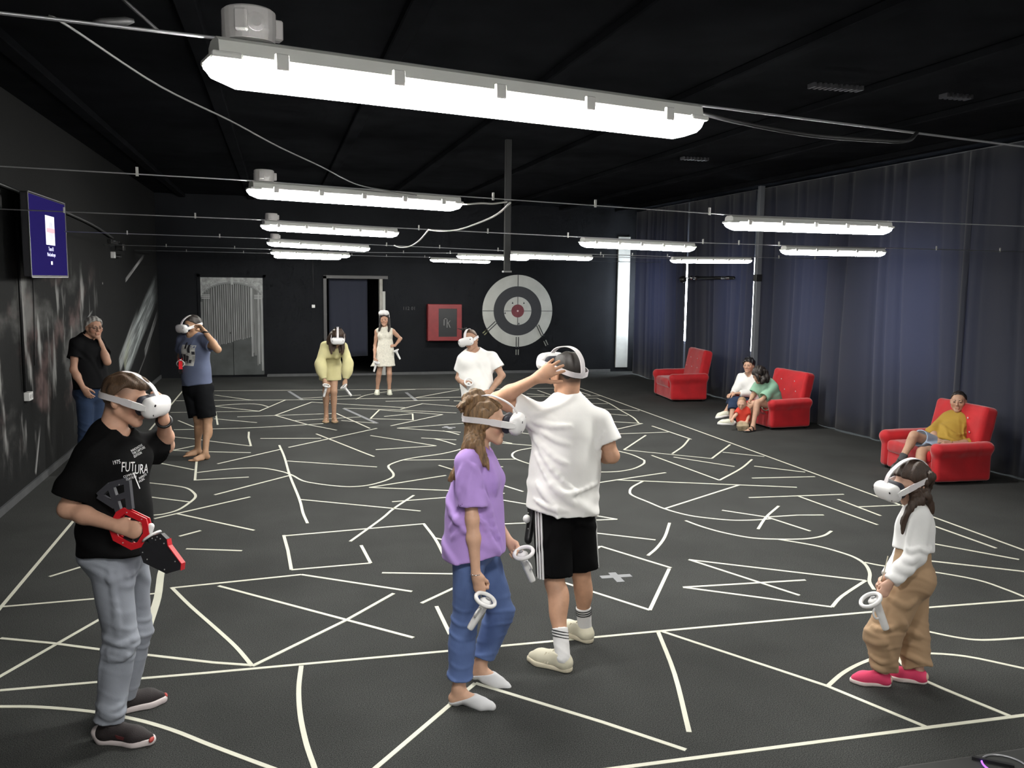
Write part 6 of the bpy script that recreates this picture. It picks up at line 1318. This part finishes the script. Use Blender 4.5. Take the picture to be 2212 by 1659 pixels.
def person_girl():
    p = Person('girl in white blouse, tan trousers and pink shoes, head bowed', (455, 1480), crop=C5, H=1.34, sex='f', skin=(0.64, 0.39, 0.29), h=0.0065, bulk=0.95)
    p.set(hd=(598, 232, 0.0), nb=(632, 385, 0.01), shL=(640, 445, -0.11), shR=(630, 440, 0.11), elL=(618, 690, -0.15), wrL=(462, 858, -0.16), elR=(560, 670, 0.15), wrR=(435, 830, 0.10), hipL=(590, 820, -0.06), hipR=(598, 815, 0.06), knL=(425, 1165, -0.05), knR=(585, 1160, 0.07))
    p.foot('L', (468, 1492), (215, 1468)); p.foot('R', (692, 1478), (470, 1440)); p.J['HF'] = frame(cv(-0.95, -0.36, 0.16)); p.J['hs'] = 0.93
    body_of(p, {'L': (p.P(415, 935, -0.16), cv(-0.1, -0.1, -1), GRIP), 'R': (p.P(405, 880, 0.08), cv(-0.2, 0, 1), GRIP)})
    p.hair_cap(HAIRBR, 0.013, 0.75, 0.0, 0.0, disp=0.003); n = p.P; L = p.J['L']; ch = []
    for i, (x0, d) in enumerate(((-0.07, 0.08), (-0.04, 0.05), (0.0, 0.02), (0.04, -0.02), (0.072, -0.06))): ch.append(([L(x0, -0.075, 0.02), n(672 + 8 * (i % 2), 300, d), n(686 + 5 * i, 350, d), n(700 + 6 * i, 420 + 8 * (i % 2), d)], 0.034, 0.010))
    ch += [([L(0.075, -0.03, 0.0), n(618, 330, -0.10), n(590, 400, -0.13), n(552, 470, -0.12), n(540, 545, -0.11)], 0.028, 0.008), ([L(-0.075, -0.03, 0.0), n(600, 340, 0.1), n(575, 410, 0.13), n(555, 470, 0.12)], 0.026, 0.008), ([L(0.07, -0.05, 0.0), n(640, 330, -0.09), n(640, 385, -0.11)], 0.036, 0.02)]
    hair_locks(p, 'long_hair', HAIRBR, ch)
    BW = cloth('white_blouse', (0.88, 0.88, 0.88)); p.shirt(BW, 'blouse', e=0.020, sleeve=1.93, se=0.022, hem=p.P(600, 650), hemw=0.15, loose=0.04, fold=0.008, ph=0.2, neck=0.066, q=0.80, creases=(((560, 640), (600, 660), (650, 640)), ((545, 700), (600, 720), (640, 690)), ((520, 760), (560, 790), (600, 770)), ((480, 810), (520, 840), (560, 820)), ((650, 640), (690, 660), (715, 640)), ((600, 480), (580, 560), (570, 640))))
    D = Sdf(); p.torso(D, 0.026, low=0); D.plane(p.J['ch'] + p.J['Fs'] * 0.035, -p.J['Fs'], 0.004); D.plane(p.P(600, 610), (0, 0, -1), 0.004); D.plane(p.J['nb'] - np.array([0, 0, 0.02]), (0, 0, 1), 0.004); p.put('pale_vest', D, cloth('pale_pink', (0.58, 0.47, 0.46)))
    TAN = cloth('tan_cotton', (0.42, 0.28, 0.17), noise=0.08); p.trousers(TAN, to=1.90, e=0.034, e2=0.034, baggy=0.018, fold=0.010, ph=3.1, waist=0.85, flare=0.004, creases=(((315, 1100), (430, 1145), (540, 1100)), ((330, 1290), (400, 1345), (450, 1350)), ((345, 1370), (400, 1395), (440, 1400)), ((540, 1130), (600, 1160), (645, 1190)), ((550, 1290), (610, 1320), (655, 1350)), ((460, 950), (560, 1000), (620, 960)), ((520, 1060), (560, 1130), (580, 1230)), ((310, 1200), (380, 1230), (440, 1220))))
    PK = mat('pink_knit', (0.80, 0.06, 0.16), 0.75, bump=0.2, bscale=400); PS = mat('pale_rubber', (0.80, 0.68, 0.66), 0.6)
    for q in 'LR':
        s = p.shoe(q, PK, PS, 'sneaker'); F, a = p.J['F' + q], p.J['heel' + q]; D = Sdf(); D.ell(a + F @ (np.array([0, 0.012, 0.05]) * p.S), np.array([0.036, 0.022, 0.034]) * p.S, F, 0); sdf_obj('heel_tab', D, 0.005, mat('beige_tab', (0.62, 0.46, 0.36), 0.7), s, p.root)
    w = p.P(452, 690, -0.09); MB().tube(smooth_poly([w - p.root, p.P(440, 740, -0.10) - p.root, p.P(425, 800, -0.10) - p.root, p.P(408, 845, -0.10) - p.root], 4), 0.003, 6).build('cord', mat('beige_cord', (0.5, 0.45, 0.36), 0.8), p.e, True)
    put_headset(p, 'white headset on the girl in tan trousers', 0.0, 0.005, 0.004, 1.06)
    put_controller(p.P(392, 1010, -0.18), cv(-0.36, 0.93, 0.05), cv(-0.75, -0.2, 0.6), 'white controller in the hand of the girl in tan trousers', 1.3)
person_girl()

def person_blue():
    p = Person('barefoot man in blue T-shirt and black shorts, hand on headset', (1185, 965), crop=C1, H=1.76, skin=(0.46, 0.27, 0.165), h=0.009)
    p.set(hd=(1148, 176, -0.02), nb=(1157, 240, 0.0), shR=(1092, 262, 0.09), shL=(1224, 262, -0.09), elL=(1300, 318, -0.24), wrL=(1226, 214, -0.18), elR=(1080, 365, 0.22), wrR=(1084, 398, -0.02), hipR=(1142, 545, 0.05), hipL=(1208, 545, -0.05), knR=(1184, 735, 0.02), knL=(1240, 738, -0.04))
    p.foot('R', (1208, 945), (1105, 958)); p.foot('L', (1252, 972), (1148, 988)); p.J['HF'] = frame(cv(-0.55, -0.30, 0.8)); p.J['hs'] = 1.0
    body_of(p, {'L': (p.P(1190, 172, -0.16), cv(-0.8, 0, 0.3), dict(curl=(0.4, 0.5, 0.4))), 'R': (p.P(1082, 408, -0.1), cv(0.9, 0, 0.1), GRIP)}, shod='')
    p.hair_cap(HAIRDK, 0.014, 0.75, 0.02, disp=0.003)
    BT = cloth('slate_blue_cotton', (0.105, 0.125, 0.20), noise=0.1); sh = p.shirt(BT, e=0.020, sleeve=0.60, se=0.028, hem=p.P(1178, 533), hemw=0.182, loose=0.02, fold=0.008, ph=0.9)
    PRN = mat('pale_print', (0.42, 0.42, 0.40), 0.8, noise=0.6, nscale=14); PRD = mat('dark_print', (0.02, 0.02, 0.025), 0.8)
    Fs = p.J['Fs']; x = unit(np.cross((0, 0, 1), Fs)); y = np.array([0, 0, 1.0]); c = p.P(1140, 350, -0.1); rs = random.Random(5)
    def patch(x0, x1, y0, y1, m, lift):
        n_ = 6; G = np.array([(x0 + (x1 - x0) * i / n_, y0 + (y1 - y0) * j / n_) for i in range(n_ + 1) for j in range(n_ + 1)]); Q = c + G[:, :1] * x + G[:, 1:] * y + Fs * 0.08
        for _ in range(40): Q = Q - Fs * (p.shirtD.at(Q)[:, None] - lift) * 0.8
        F = [(i * (n_ + 1) + j, (i + 1) * (n_ + 1) + j, (i + 1) * (n_ + 1) + j + 1, i * (n_ + 1) + j + 1) for i in range(n_) for j in range(n_)]; mesh_obj('shirt_print', np_mesh('shirt_print', Q - p.root, F), m, sh)
    patch(-0.10, 0.10, -0.13, 0.12, PRN, 0.003)
    for k in range(9): a, b = rs.uniform(-0.10, 0.07), rs.uniform(-0.13, 0.08); patch(a, a + rs.uniform(0.015, 0.04), b, b + rs.uniform(0.03, 0.10), PRD, 0.005)
    p.trousers(cloth('black_shorts_cloth', (0.007, 0.0075, 0.009), sheen=0.0, spec=0.1), 'shorts', to=0.92, e=0.020, e2=0.026, flare=0.022, waist=0.3)
    w = p.J['wrL']; d = unit(p.J['elL'] - w); MB().torus(0.033, 0.009, Matrix.Translation(w + d * 0.01 - p.root) @ Matrix(frame(RIGHT, d).tolist()).to_4x4(), 20, 8).build('wristband', BP, p.e, True)
    put_headset(p, 'white headset on the man in blue T-shirt'); put_gun(p.P(1078, 408, -0.10), CAM - p.P(1078, 408, -0.10), cv(0.0, 1, 0.08), 'red and black toy gun held by the man in blue', 0.9)
person_blue()

def person_old():
    p = Person('grey-haired man in black polo and jeans, hand on chin', None, root=on_floor(196, 1018), crop=C1, H=1.74, skin=(0.46, 0.26, 0.18), h=0.009)
    p.set(hd=(562, 187, 0.0), nb=(524, 245, 0.03), shR=(458, 288, -0.12), shL=(590, 288, 0.12), elR=(440, 440, -0.19), wrR=(496, 545, -0.22), elL=(640, 392, 0.0), wrL=(606, 290, 0.02), hipR=(508, 572, -0.07), hipL=(572, 572, 0.07), knR=(508, 800, -0.08), knL=(570, 800, 0.05))
    p.setfoot('R', on_floor(*p.px(495, 1050)), on_floor(*p.px(555, 1085))); p.setfoot('L', on_floor(*p.px(560, 1040)), on_floor(*p.px(640, 1065))); p.J['HF'] = frame(cv(0.75, -0.10, 0.66)); p.J['hs'] = 1.0
    body_of(p, {'L': (p.P(594, 258, 0.0), cv(-0.6, 0.3, 0.2), dict(curl=(0.9, 0.9, 0.5))), 'R': (p.P(516, 575, -0.2), cv(0.2, 0, -1), dict(curl=(0.3, 0.3, 0.2)))})
    p.hair_cap(HAIRGR, 0.016, 0.70, 0.018, disp=0.003); p.eyes((0.10, 0.09, 0.08)); L = p.J['L']; mb = MB()
    for g in (-1, 1): mb.torus(0.021, 0.0018, Matrix.Translation(L(g * 0.032, 0.108, 0.0) - p.root) @ Matrix(p.J['HF'].tolist()).to_4x4() @ Matrix.Rotation(PI / 2, 4, 'X'), 20, 5); mb.tube([L(g * 0.052, 0.105, 0.004) - p.root, L(g * 0.083, 0.0, 0.008) - p.root], 0.0015, 5)
    mb.tube([L(-0.012, 0.110, 0.003) - p.root, L(0.012, 0.110, 0.003) - p.root], 0.0015, 5); mb.build('glasses', BP, p.e, True)
    PO = cloth('black_polo', (0.006, 0.006, 0.007), sheen=0.0, spec=0.1); p.shirt(PO, 'polo_shirt', e=0.020, sleeve=0.55, se=0.026, hem=p.P(540, 560), hemw=0.182, loose=0.015, fold=0.007, bulk=1.0) if False else p.shirt(PO, 'polo_shirt', e=0.022, sleeve=0.55, se=0.026, hem=p.P(540, 560), hemw=0.182, loose=0.015, fold=0.007)
    D = Sdf(); nu = unit(p.J['hd'] - p.J['nb']); D.cone(p.J['nb'] - nu * 0.0, p.J['nb'] + nu * 0.04, 0.078, 0.07, 0.01); D.cone(p.J['nb'] - nu * 0.05 + p.J['Fs'] * 0.03, p.J['nb'] + nu * 0.1 + p.J['Fs'] * 0.05, 0.060, 0.066, 0.01, mode='s'); p.put('collar', D, PO, 0.006)
    p.trousers(DKDENIM, 'jeans', to=1.97, e=0.014, e2=0.018); 
    for q in 'LR': p.shoe(q, mat('dark_shoe', (0.02, 0.02, 0.02), 0.5), mat('dark_sole', (0.04, 0.04, 0.04), 0.7), 'sneaker')
person_old()

def person_yellow():
    p = Person('woman in pale yellow dress bending forward with two controllers', (335, 1252), crop=C7, H=1.66, sex='f', skin=(0.50, 0.30, 0.20), h=0.010, bulk=0.92)
    p.set(hd=(414, 400, -0.38), nb=(384, 462, -0.24), shR=(282, 492, -0.17), shL=(470, 498, -0.17), elR=(238, 665, -0.27), wrR=(280, 836, -0.28), elL=(516, 665, -0.27), wrL=(490, 838, -0.28), hipR=(300, 705, 0.10), hipL=(376, 705, 0.10), knR=(296, 950, -0.02), knL=(374, 950, -0.02))
    p.foot('R', (302, 1238), (282, 1270)); p.foot('L', (372, 1238), (398, 1270)); p.J['HF'] = frame(cv(0.16, -0.52, 0.85)); p.J['hs'] = 0.98
    body_of(p, {'R': (p.P(288, 880, -0.29), cv(0.3, 0, -1), GRIP), 'L': (p.P(484, 882, -0.29), cv(-0.3, 0, -1), GRIP)}, shod='')
    p.hair_cap(HAIRBR, 0.016, 0.55, -0.02, 0.0, disp=0.004); n = p.P; L = p.J['L']
    hair_locks(p, 'long_hair', HAIRBR, [([L(0.07, -0.03, 0.0), n(352, 450, -0.34), n(345, 510, -0.36), n(350, 570, -0.36)], 0.055, 0.014), ([L(-0.07, -0.03, 0.0), n(455, 470, -0.36), n(462, 520, -0.37), n(455, 575, -0.37)], 0.05, 0.012), ([L(0.06, -0.07, 0.0), n(330, 430, -0.28), n(318, 470, -0.28)], 0.06, 0.02), ([L(0.05, 0.0, -0.02), n(385, 480, -0.33), n(372, 545, -0.36)], 0.04, 0.012), ([L(-0.04, 0.0, -0.05), n(435, 500, -0.36), n(432, 560, -0.37)], 0.035, 0.01)])
    YE = cloth('pale_yellow_cloth', (0.72, 0.665, 0.36), bump=0.1); J = p.J; D = Sdf(); p.torso(D, 0.018); hem = p.P(335, 832, 0.05)
    D.cone(J['pel'], hem - np.array([0, 0, 0.1]), 0.175, 0.165, 0.05, J['Fp'] * np.array([1, 1, 0]), 0.80); D.plane(hem, (0, 0, -1), 0.005); D.cone(J['nb'] + J['Fs'] * 0.02, J['nb'] + unit(J['hd'] - J['nb']) * 0.2, 0.075, 0.1, 0.01, mode='s')
    for g in 'LR':
        T = Sdf(); sh, el, wr = J['sh' + g], J['el' + g], J['wr' + g]; T.cone(sh, el, 0.062, 0.075, 0.03); T.ell(lerp(el, wr, 0.35), (0.088, 0.088, 0.125), None, 0.05); T.cone(el, lerp(el, wr, 0.85), 0.07, 0.045, 0.04); T.plane(lerp(el, wr, 0.90), unit(wr - el), 0.004); D.sub(T, 0.03)
    D2 = Sdf(); D2.sub(D, 0); D2.disp = wob(0.007, 20, 20, 16, 0.6); p.put('yellow_dress', D2, YE)
    TS = mat('tan_sandal', (0.42, 0.29, 0.17), 0.6)
    for q in 'LR': p.shoe(q, TS, TS, 'sandal')
    put_headset(p, 'white headset on the woman in yellow dress', 0.0, 0.01, 0.01, 1.05)
    D = Sdf(); [D.cone(L(-0.035 + 0.01 * k, 0.0 - 0.006 * abs(k - 3), 0.135), L(-0.06 + 0.02 * k, 0.0, 0.150 + 0.012 * (k % 2)), 0.009, 0.004, 0.006) for k in range(7)]; p.put('hair_clip', D, BP, 0.006)
    put_controller(p.P(292, 925, -0.31), cv(0.26, 0.96, 0.1), cv(0.2, 0.1, 1), 'white controller in the right hand of the woman in yellow', 1.25); put_controller(p.P(498, 930, -0.31), cv(-0.62, 0.78, 0.1), cv(0.1, 0.1, 1), 'white controller in the left hand of the woman in yellow', 1.25)
person_yellow()

def person_whitedress():
    p = Person('girl in white lace dress standing, headset on her forehead', (868, 980), crop=C7, H=1.58, sex='f', skin=(0.50, 0.29, 0.20), h=0.010, bulk=0.95)
    p.set(hd=(878, 236, 0.0), nb=(880, 318, 0.03), shR=(804, 348, 0.0), shL=(958, 346, 0.0), elR=(784, 492, 0.03), wrR=(779, 615, -0.20), elL=(1038, 422, 0.09), wrL=(982, 492, -0.03), hipR=(858, 556, 0.0), hipL=(916, 556, 0.0), knR=(822, 772, -0.01), knL=(926, 772, -0.01))
    p.foot('R', (808, 970), (796, 992)); p.foot('L', (924, 970), (938, 992)); p.J['HF'] = frame(cv(0.0, -0.06, 1)); p.J['hs'] = 0.97
    body_of(p, {'R': (p.P(782, 650, -0.24), cv(0.9, 0, -0.3), GRIP), 'L': (p.P(955, 492, -0.07), cv(-0.3, -0.6, -0.6), dict(curl=(0.4, 0.5, 0.4)))})
    p.hair_cap(HAIRDK, 0.012, 0.75, 0.012, disp=0.003); p.eyes(); n = p.P; L = p.J['L']
    hair_locks(p, 'long_hair', HAIRDK, [([L(0.07, -0.01, 0.03), n(840, 275, -0.01), n(832, 315, -0.05), n(824, 345, -0.08)], 0.036, 0.014), ([L(-0.07, -0.01, 0.03), n(920, 275, -0.01), n(925, 315, -0.05), n(918, 350, -0.08)], 0.036, 0.014), ([L(0.0, -0.08, 0.0), n(880, 290, 0.1), n(880, 340, 0.13)], 0.065, 0.04)])
    J = p.J; LC = cloth('white_lace', (0.72, 0.69, 0.60), bump=0.6, bscale=45, noise=0.12, nscale=40); D0 = Sdf(); p.torso(D0, 0.012); up = np.array([0, 0, 1]); hem = p.P(866, 692); D = Sdf(); D0.plane(J['shL'] + J['Xs'] * 0.012, J['Xs'], 0.01); D0.plane(J['shR'] - J['Xs'] * 0.012, -J['Xs'], 0.01); D.sub(D0, 0)
    D.cone(J['pel'] + up * 0.08, hem - up * 0.1, 0.15, 0.235, 0.05, TOW, 0.8); D.cone(lerp(J['pel'], hem, 0.75), hem - up * 0.1, 0.20, 0.27, 0.02, TOW, 0.8); D.plane(hem, -up, 0.004); D.cone(J['nb'] + up * 0.02, J['nb'] + up * 0.2, 0.058, 0.08, 0.006, mode='s'); D2 = Sdf(); D2.sub(D, 0); D2.disp = wob(0.008, 34, 34, 9, 0.8); p.put('lace_dress', D2, LC)
    WS = mat('white_sneaker', (0.74, 0.74, 0.62), 0.6)
    for q in 'LR': p.shoe(q, WS, WS, 'sneaker', WS)
    put_headset(p, 'white headset resting on the forehead of the girl in white dress', 0.55, 0.055, -0.025, 1.02)
    put_controller(p.P(790, 690, -0.26), cv(0.28, 0.95, 0), cv(0.3, 0.2, 1), 'white controller in the lowered hand of the girl in white dress', 1.25); put_controller(p.P(1006, 572, -0.05), cv(-0.45, 0.88, 0), cv(0.1, 0.1, 1), 'white controller hanging at the hip of the girl in white dress', 1.25)
person_whitedress()

def person_tilt():
    p = Person('man in white T-shirt and headset, far side near the target', None, root=on_floor(1036, 1000), crop=C7, H=1.76, skin=(0.46, 0.27, 0.185), h=0.009)
    p.set(hd=(1734, 432, 0.0), nb=(1768, 560, 0.05), shR=(1662, 632, 0.03), shL=(1948, 612, 0.03), elR=(1618, 812, 0.10), wrR=(1672, 872, -0.12), elL=(2048, 788, 0.0), wrL=(1930, 950, -0.14), hipR=(1758, 1005, 0.03), hipL=(1848, 1005, 0.03), knR=(1752, 1335, 0.0), knL=(1866, 1335, 0.0))
    p.foot('R', (1752, 1655), (1730, 1690)); p.foot('L', (1868, 1655), (1890, 1690)); p.J['HF'] = frame(cv(-0.30, -0.22, 0.93), cv(-0.22, 1, 0)); p.J['hs'] = 1.02
    body_of(p, {'R': (p.P(1700, 885, -0.2), cv(0.9, 0, 0.1), GRIP), 'L': (p.P(1890, 990, -0.2), cv(-0.5, 0, -0.7), dict(curl=(0.5, 0.5, 0.4)))})
    p.hair_cap(mat('hair_thin', (0.14, 0.075, 0.045), 0.6, noise=0.3), 0.006, 0.80, 0.035, disp=0.001)
    p.shirt(WHITE_T, e=0.022, sleeve=0.62, se=0.034, hem=p.P(1805, 1010), hemw=0.185, loose=0.02, fold=0.008, ph=2.7)
    p.trousers(cloth('cream_trousers', (0.62, 0.60, 0.55)), to=1.97, e=0.016, e2=0.022)
    for q in 'LR': p.shoe(q, mat('cream_leather', (0.68, 0.64, 0.50), 0.55), MATS['cream_rubber'], 'sneaker')
    put_headset(p, 'white headset on the man near the target', 0.0); L = p.J['L']
    D = Sdf(); [D.cone(L(0.02 + 0.008 * k, 0.0, 0.135), L(0.0 + 0.022 * k, 0.012 * (k % 3), 0.155 + 0.012 * (k % 2)), 0.009, 0.004, 0.006) for k in range(6)]; p.put('strap_clip', D, BP, 0.006)
    put_controller(p.P(1712, 895, -0.24), cv(0.1, 0.25, 0.95), cv(0.1, 0.9, -0.2), 'white controller held at the waist by the man near the target', 1.2)
person_tilt()

def person_mustard():
    p = Person('man in mustard shirt and denim shorts seated with legs crossed', None, root=(7.25, 8.35, 0), crop=C6, H=1.76, skin=(0.47, 0.28, 0.19), h=0.009, bulk=0.92)
    p.set(hd=(1862, 398, 0.18), nb=(1876, 470, 0.26), shR=(1796, 494, 0.34), shL=(1948, 512, 0.10), elR=(1710, 572, 0.16), wrR=(1738, 624, -0.02), elL=(1942, 640, -0.06), wrL=(1812, 644, -0.14), hipR=(1756, 662, 0.12), hipL=(1812, 672, -0.02), knR=(1604, 596, -0.12), knL=(1650, 690, -0.20))
    kr = p.J['knR']; an = p.P(1532, 735, -0.16); F = frame(cv(-0.7, -0.35, 0.6), kr - an); p.J['FR'] = F; p.J['heelR'] = an - F[:, 1] * 0.055 - F[:, 2] * 0.088; p.J['anR'] = an; p.J['toeR'] = p.J['heelR'] + F[:, 1] * 0.26
    f0 = np.array([6.86, 8.12, 0.0]); p.setfoot('L', f0, f0 + np.array([-0.25, -0.08, 0])); p.J['HF'] = frame(cv(-0.55, -0.08, 0.83)); p.J['hs'] = 1.0
    body_of(p, {'R': (p.P(1765, 640, -0.10), cv(0.3, -0.6, -0.6), dict(curl=(0.5, 0.5, 0.3))), 'L': (p.P(1770, 648, -0.20), cv(-0.2, -0.3, -0.9), dict(curl=(0.4, 0.5, 0.3)))})
    p.hair_cap(HAIRDK, 0.010, 0.80, 0.030, disp=0.002); p.eyes()
    MU = cloth('mustard_linen', (0.40, 0.25, 0.045)); p.shirt(MU, 'henley_shirt', e=0.020, sleeve=1.30, se=0.020, hem=lerp(p.J['pel'], p.J['ch'], -0.05), hemw=0.18, loose=0.01, fold=0.012, ph=0.5, vneck=0.06, creases=(((1800, 560), (1850, 590), (1920, 580)), ((1790, 600), (1850, 625), (1930, 610)), ((1760, 530), (1790, 560), (1800, 600)), ((1900, 520), (1890, 570), (1900, 620))))
    p.trousers(cloth('light_denim', (0.30, 0.37, 0.48), noise=0.15), 'shorts', to=0.80, e=0.018, e2=0.026, flare=0.015, waist=0.2)
    for q in 'LR': p.sock(q, mat('grey_sock', (0.06, 0.06, 0.065), 0.9), 0.22); p.shoe(q, mat('dark_shoe', (0.02, 0.02, 0.02), 0.5), mat('grey_sole', (0.25, 0.25, 0.25), 0.6), 'sneaker')
    w = p.J['wrL']; d = unit(p.J['elL'] - w); M4 = Matrix.Translation(w + d * 0.015 - p.root) @ Matrix(frame(TOW, d).tolist()).to_4x4(); wt = MB().torus(0.031, 0.006, M4, 20, 6).build('watch', mat('gold', (0.6, 0.42, 0.15), 0.3, 0.9), p.e, True); MB().lathe([(0.018, 0), (0.018, 0.007)], (0, 0, 0), 16, M4 @ Matrix.Translation((0, 0.030, 0)) @ Matrix.Rotation(-PI / 2, 4, 'X')).build('watch_face', MATS['silver'], wt)
person_mustard()

def person_whitejacket():
    p = Person('dark-haired woman in white jacket seated with hands on knee', None, root=(7.3, 12.45, 0), crop=C6, H=1.64, sex='f', skin=(0.50, 0.30, 0.21), h=0.010)
    p.set(hd=(640, 186, 0.05), nb=(648, 240, 0.10), shR=(598, 262, 0.16), shL=(692, 264, 0.02), elR=(568, 330, 0.10), wrR=(545, 352, -0.10), elL=(655, 350, -0.08), wrL=(578, 350, -0.12), hipR=(640, 402, 0.12), hipL=(682, 406, 0.02), knR=(548, 392, -0.06), knL=(552, 398, -0.16))
    kr = p.J['knR']; an = p.P(508, 455, -0.10); F = frame(cv(-0.9, -0.15, 0.3), kr - an); p.J['FR'] = F; p.J['heelR'] = an - F[:, 1] * 0.052 - F[:, 2] * 0.083; p.J['anR'] = an; p.J['toeR'] = p.J['heelR'] + F[:, 1] * 0.25
    p.foot('L', (556, 535), (478, 532)); p.J['HF'] = frame(cv(-0.55, -0.10, 0.82)); p.J['hs'] = 0.97
    body_of(p, {'R': (p.P(528, 358, -0.14), cv(0, -1, 0), dict(curl=(0.4, 0.4, 0.3))), 'L': (p.P(545, 352, -0.16), cv(0, -1, 0), dict(curl=(0.4, 0.4, 0.3)))})
    p.hair_cap(mat('hair_black', (0.008, 0.007, 0.008), 0.45, bump=0.3, bscale=90), 0.022, 0.70, 0.0, disp=0.004); p.eyes()
    p.shirt(cloth('white_jacket_cloth', (0.72, 0.71, 0.70)), 'jacket', e=0.026, sleeve=1.85, se=0.026, hem=lerp(p.J['pel'], p.J['ch'], -0.1), hemw=0.175, loose=0.02, fold=0.008, vneck=0.10)
    p.trousers(DKDENIM, 'cropped_trousers', to=1.45, e=0.014, e2=0.022, flare=0.012, waist=0.2)
    for q in 'LR': p.shoe(q, mat('white_sneaker', (0.74, 0.74, 0.62), 0.6), MATS['headset_white'], 'trainer')
person_whitejacket()

def person_green():
    p = Person('curly-haired woman in green T-shirt leaning toward a toddler', None, root=(7.2, 11.95, 0), crop=C6, H=1.64, sex='f', skin=(0.50, 0.30, 0.21), h=0.010)
    p.set(hd=(700, 242, -0.12), nb=(738, 282, -0.05), shR=(692, 308, 0.06), shL=(782, 318, -0.12), elR=(668, 355, 0.06), wrR=(648, 392, 0.00), elL=(715, 390, -0.24), wrL=(660, 420, -0.16), hipR=(758, 415, 0.10), hipL=(794, 420, -0.06), knR=(668, 412, -0.08), knL=(690, 405, -0.24))
    p.foot('L', (676, 568), (618, 578)); p.foot('R', (655, 545), (598, 552)); p.J['HF'] = frame(cv(-0.75, -0.50, 0.45)); p.J['hs'] = 0.97
    body_of(p, {'R': (p.P(640, 410, -0.04), cv(0, -0.5, 0.8), dict(curl=(0.4, 0.4, 0.3))), 'L': (p.P(645, 430, -0.2), cv(-0.5, -0.5, -0.5), dict(curl=(0.4, 0.4, 0.3)))}, shod='')
    p.hair_cap(HAIRDK, 0.022, 0.60, -0.01, disp=0.006); p.eyes(); n = p.P; L = p.J['L']
    hair_locks(p, 'long_hair', HAIRDK, [([L(0.07, -0.02, 0.0), n(725, 265, -0.2), n(718, 285, -0.22)], 0.055, 0.03), ([L(0.05, -0.08, 0.0), n(742, 250, -0.15), n(748, 280, -0.16)], 0.06, 0.03), ([L(-0.05, -0.08, 0.0), n(735, 245, 0.0), n(740, 275, 0.02)], 0.055, 0.03), ([L(0.06, 0.03, 0.04), n(690, 245, -0.22), n(700, 278, -0.23)], 0.03, 0.015)])
    p.shirt(cloth('mint_cotton', (0.25, 0.44, 0.32)), e=0.022, sleeve=0.80, se=0.030, hem=lerp(p.J['pel'], p.J['ch'], -0.1), hemw=0.18, loose=0.02, fold=0.008, ph=0.3)
    p.trousers(cloth('sage_shorts', (0.30, 0.40, 0.30)), 'shorts', to=0.55, e=0.018, e2=0.03, flare=0.015, waist=0.2)
    BSn = mat('black_sandal', (0.015, 0.015, 0.015), 0.5)
    for q in 'LR': p.shoe(q, BSn, BSn, 'sandal')
person_green()

def person_toddler():
    p = Person('toddler in red T-shirt kneeling at the feet of the women', None, root=on_floor(*(C6[0] + 608 / C6[2], C6[1] + 562 / C6[2])), crop=C6, H=0.86, sex='m', skin=(0.60, 0.37, 0.27), h=0.008)
    p.set(hd=(600, 408, 0.0), nb=(606, 440, 0.02), shR=(584, 452, 0.02), shL=(630, 452, 0.0), elR=(562, 480, -0.02), wrR=(546, 498, -0.06), elL=(638, 486, -0.02), wrL=(630, 512, -0.06), hipR=(598, 512, 0.05), hipL=(622, 512, 0.05), knR=(592, 545, -0.12), knL=(622, 547, -0.13))
    for q, x in (('R', 594), ('L', 622)):
        a = on_floor(*p.px(x, 556), 0.06); fw = cv(0.05, -0.05, -1) * np.array([1, 1, 0]); kn = p.J['kn' + q]; kn[2] = 0.055; b = kn + unit(fw) * 0.17; b[2] = 0.05; p.J['an' + q] = b; F = frame(np.array([0, 0, -1.0]) * 0.6 + unit(fw) * 0.8, -unit(fw) * 0.6 + np.array([0, 0, -0.8])); p.J['F' + q] = frame(unit(fw), (0, 0, -1)); p.J['heel' + q] = b + np.array([0, 0, 0.04]) - unit(fw) * 0.02; p.J['toe' + q] = b
    p.J['HF'] = frame(cv(-0.35, -0.40, 0.85)); p.J['hs'] = 0.80
    body_of(p, {'R': (p.P(540, 505, -0.08), cv(0.3, -0.6, 0), dict(curl=(0.5, 0.5, 0.3))), 'L': (p.P(628, 522, -0.08), cv(0, -0.3, -1), dict(curl=(0.5, 0.5, 0.3)))})
    p.hair_cap(mat('hair_fair', (0.30, 0.18, 0.10), 0.6), 0.004, 0.85, 0.03, disp=0.001); p.eyes((0.25, 0.16, 0.1))
    p.shirt(cloth('red_cotton', (0.62, 0.055, 0.035)), e=0.012, sleeve=0.6, se=0.014, hem=p.P(610, 515, 0.03), hemw=0.185, loose=0.006, fold=0.004, neck=0.075)
    p.trousers(cloth('beige_cotton', (0.34, 0.27, 0.18)), to=1.9, e=0.010, e2=0.012, waist=0.2)
person_toddler()
bpy.context.view_layer.update()
for o in COL.objects:
    if o.name.startswith(('tube_lamp',)) and '_jb' in o: del o['_jb']
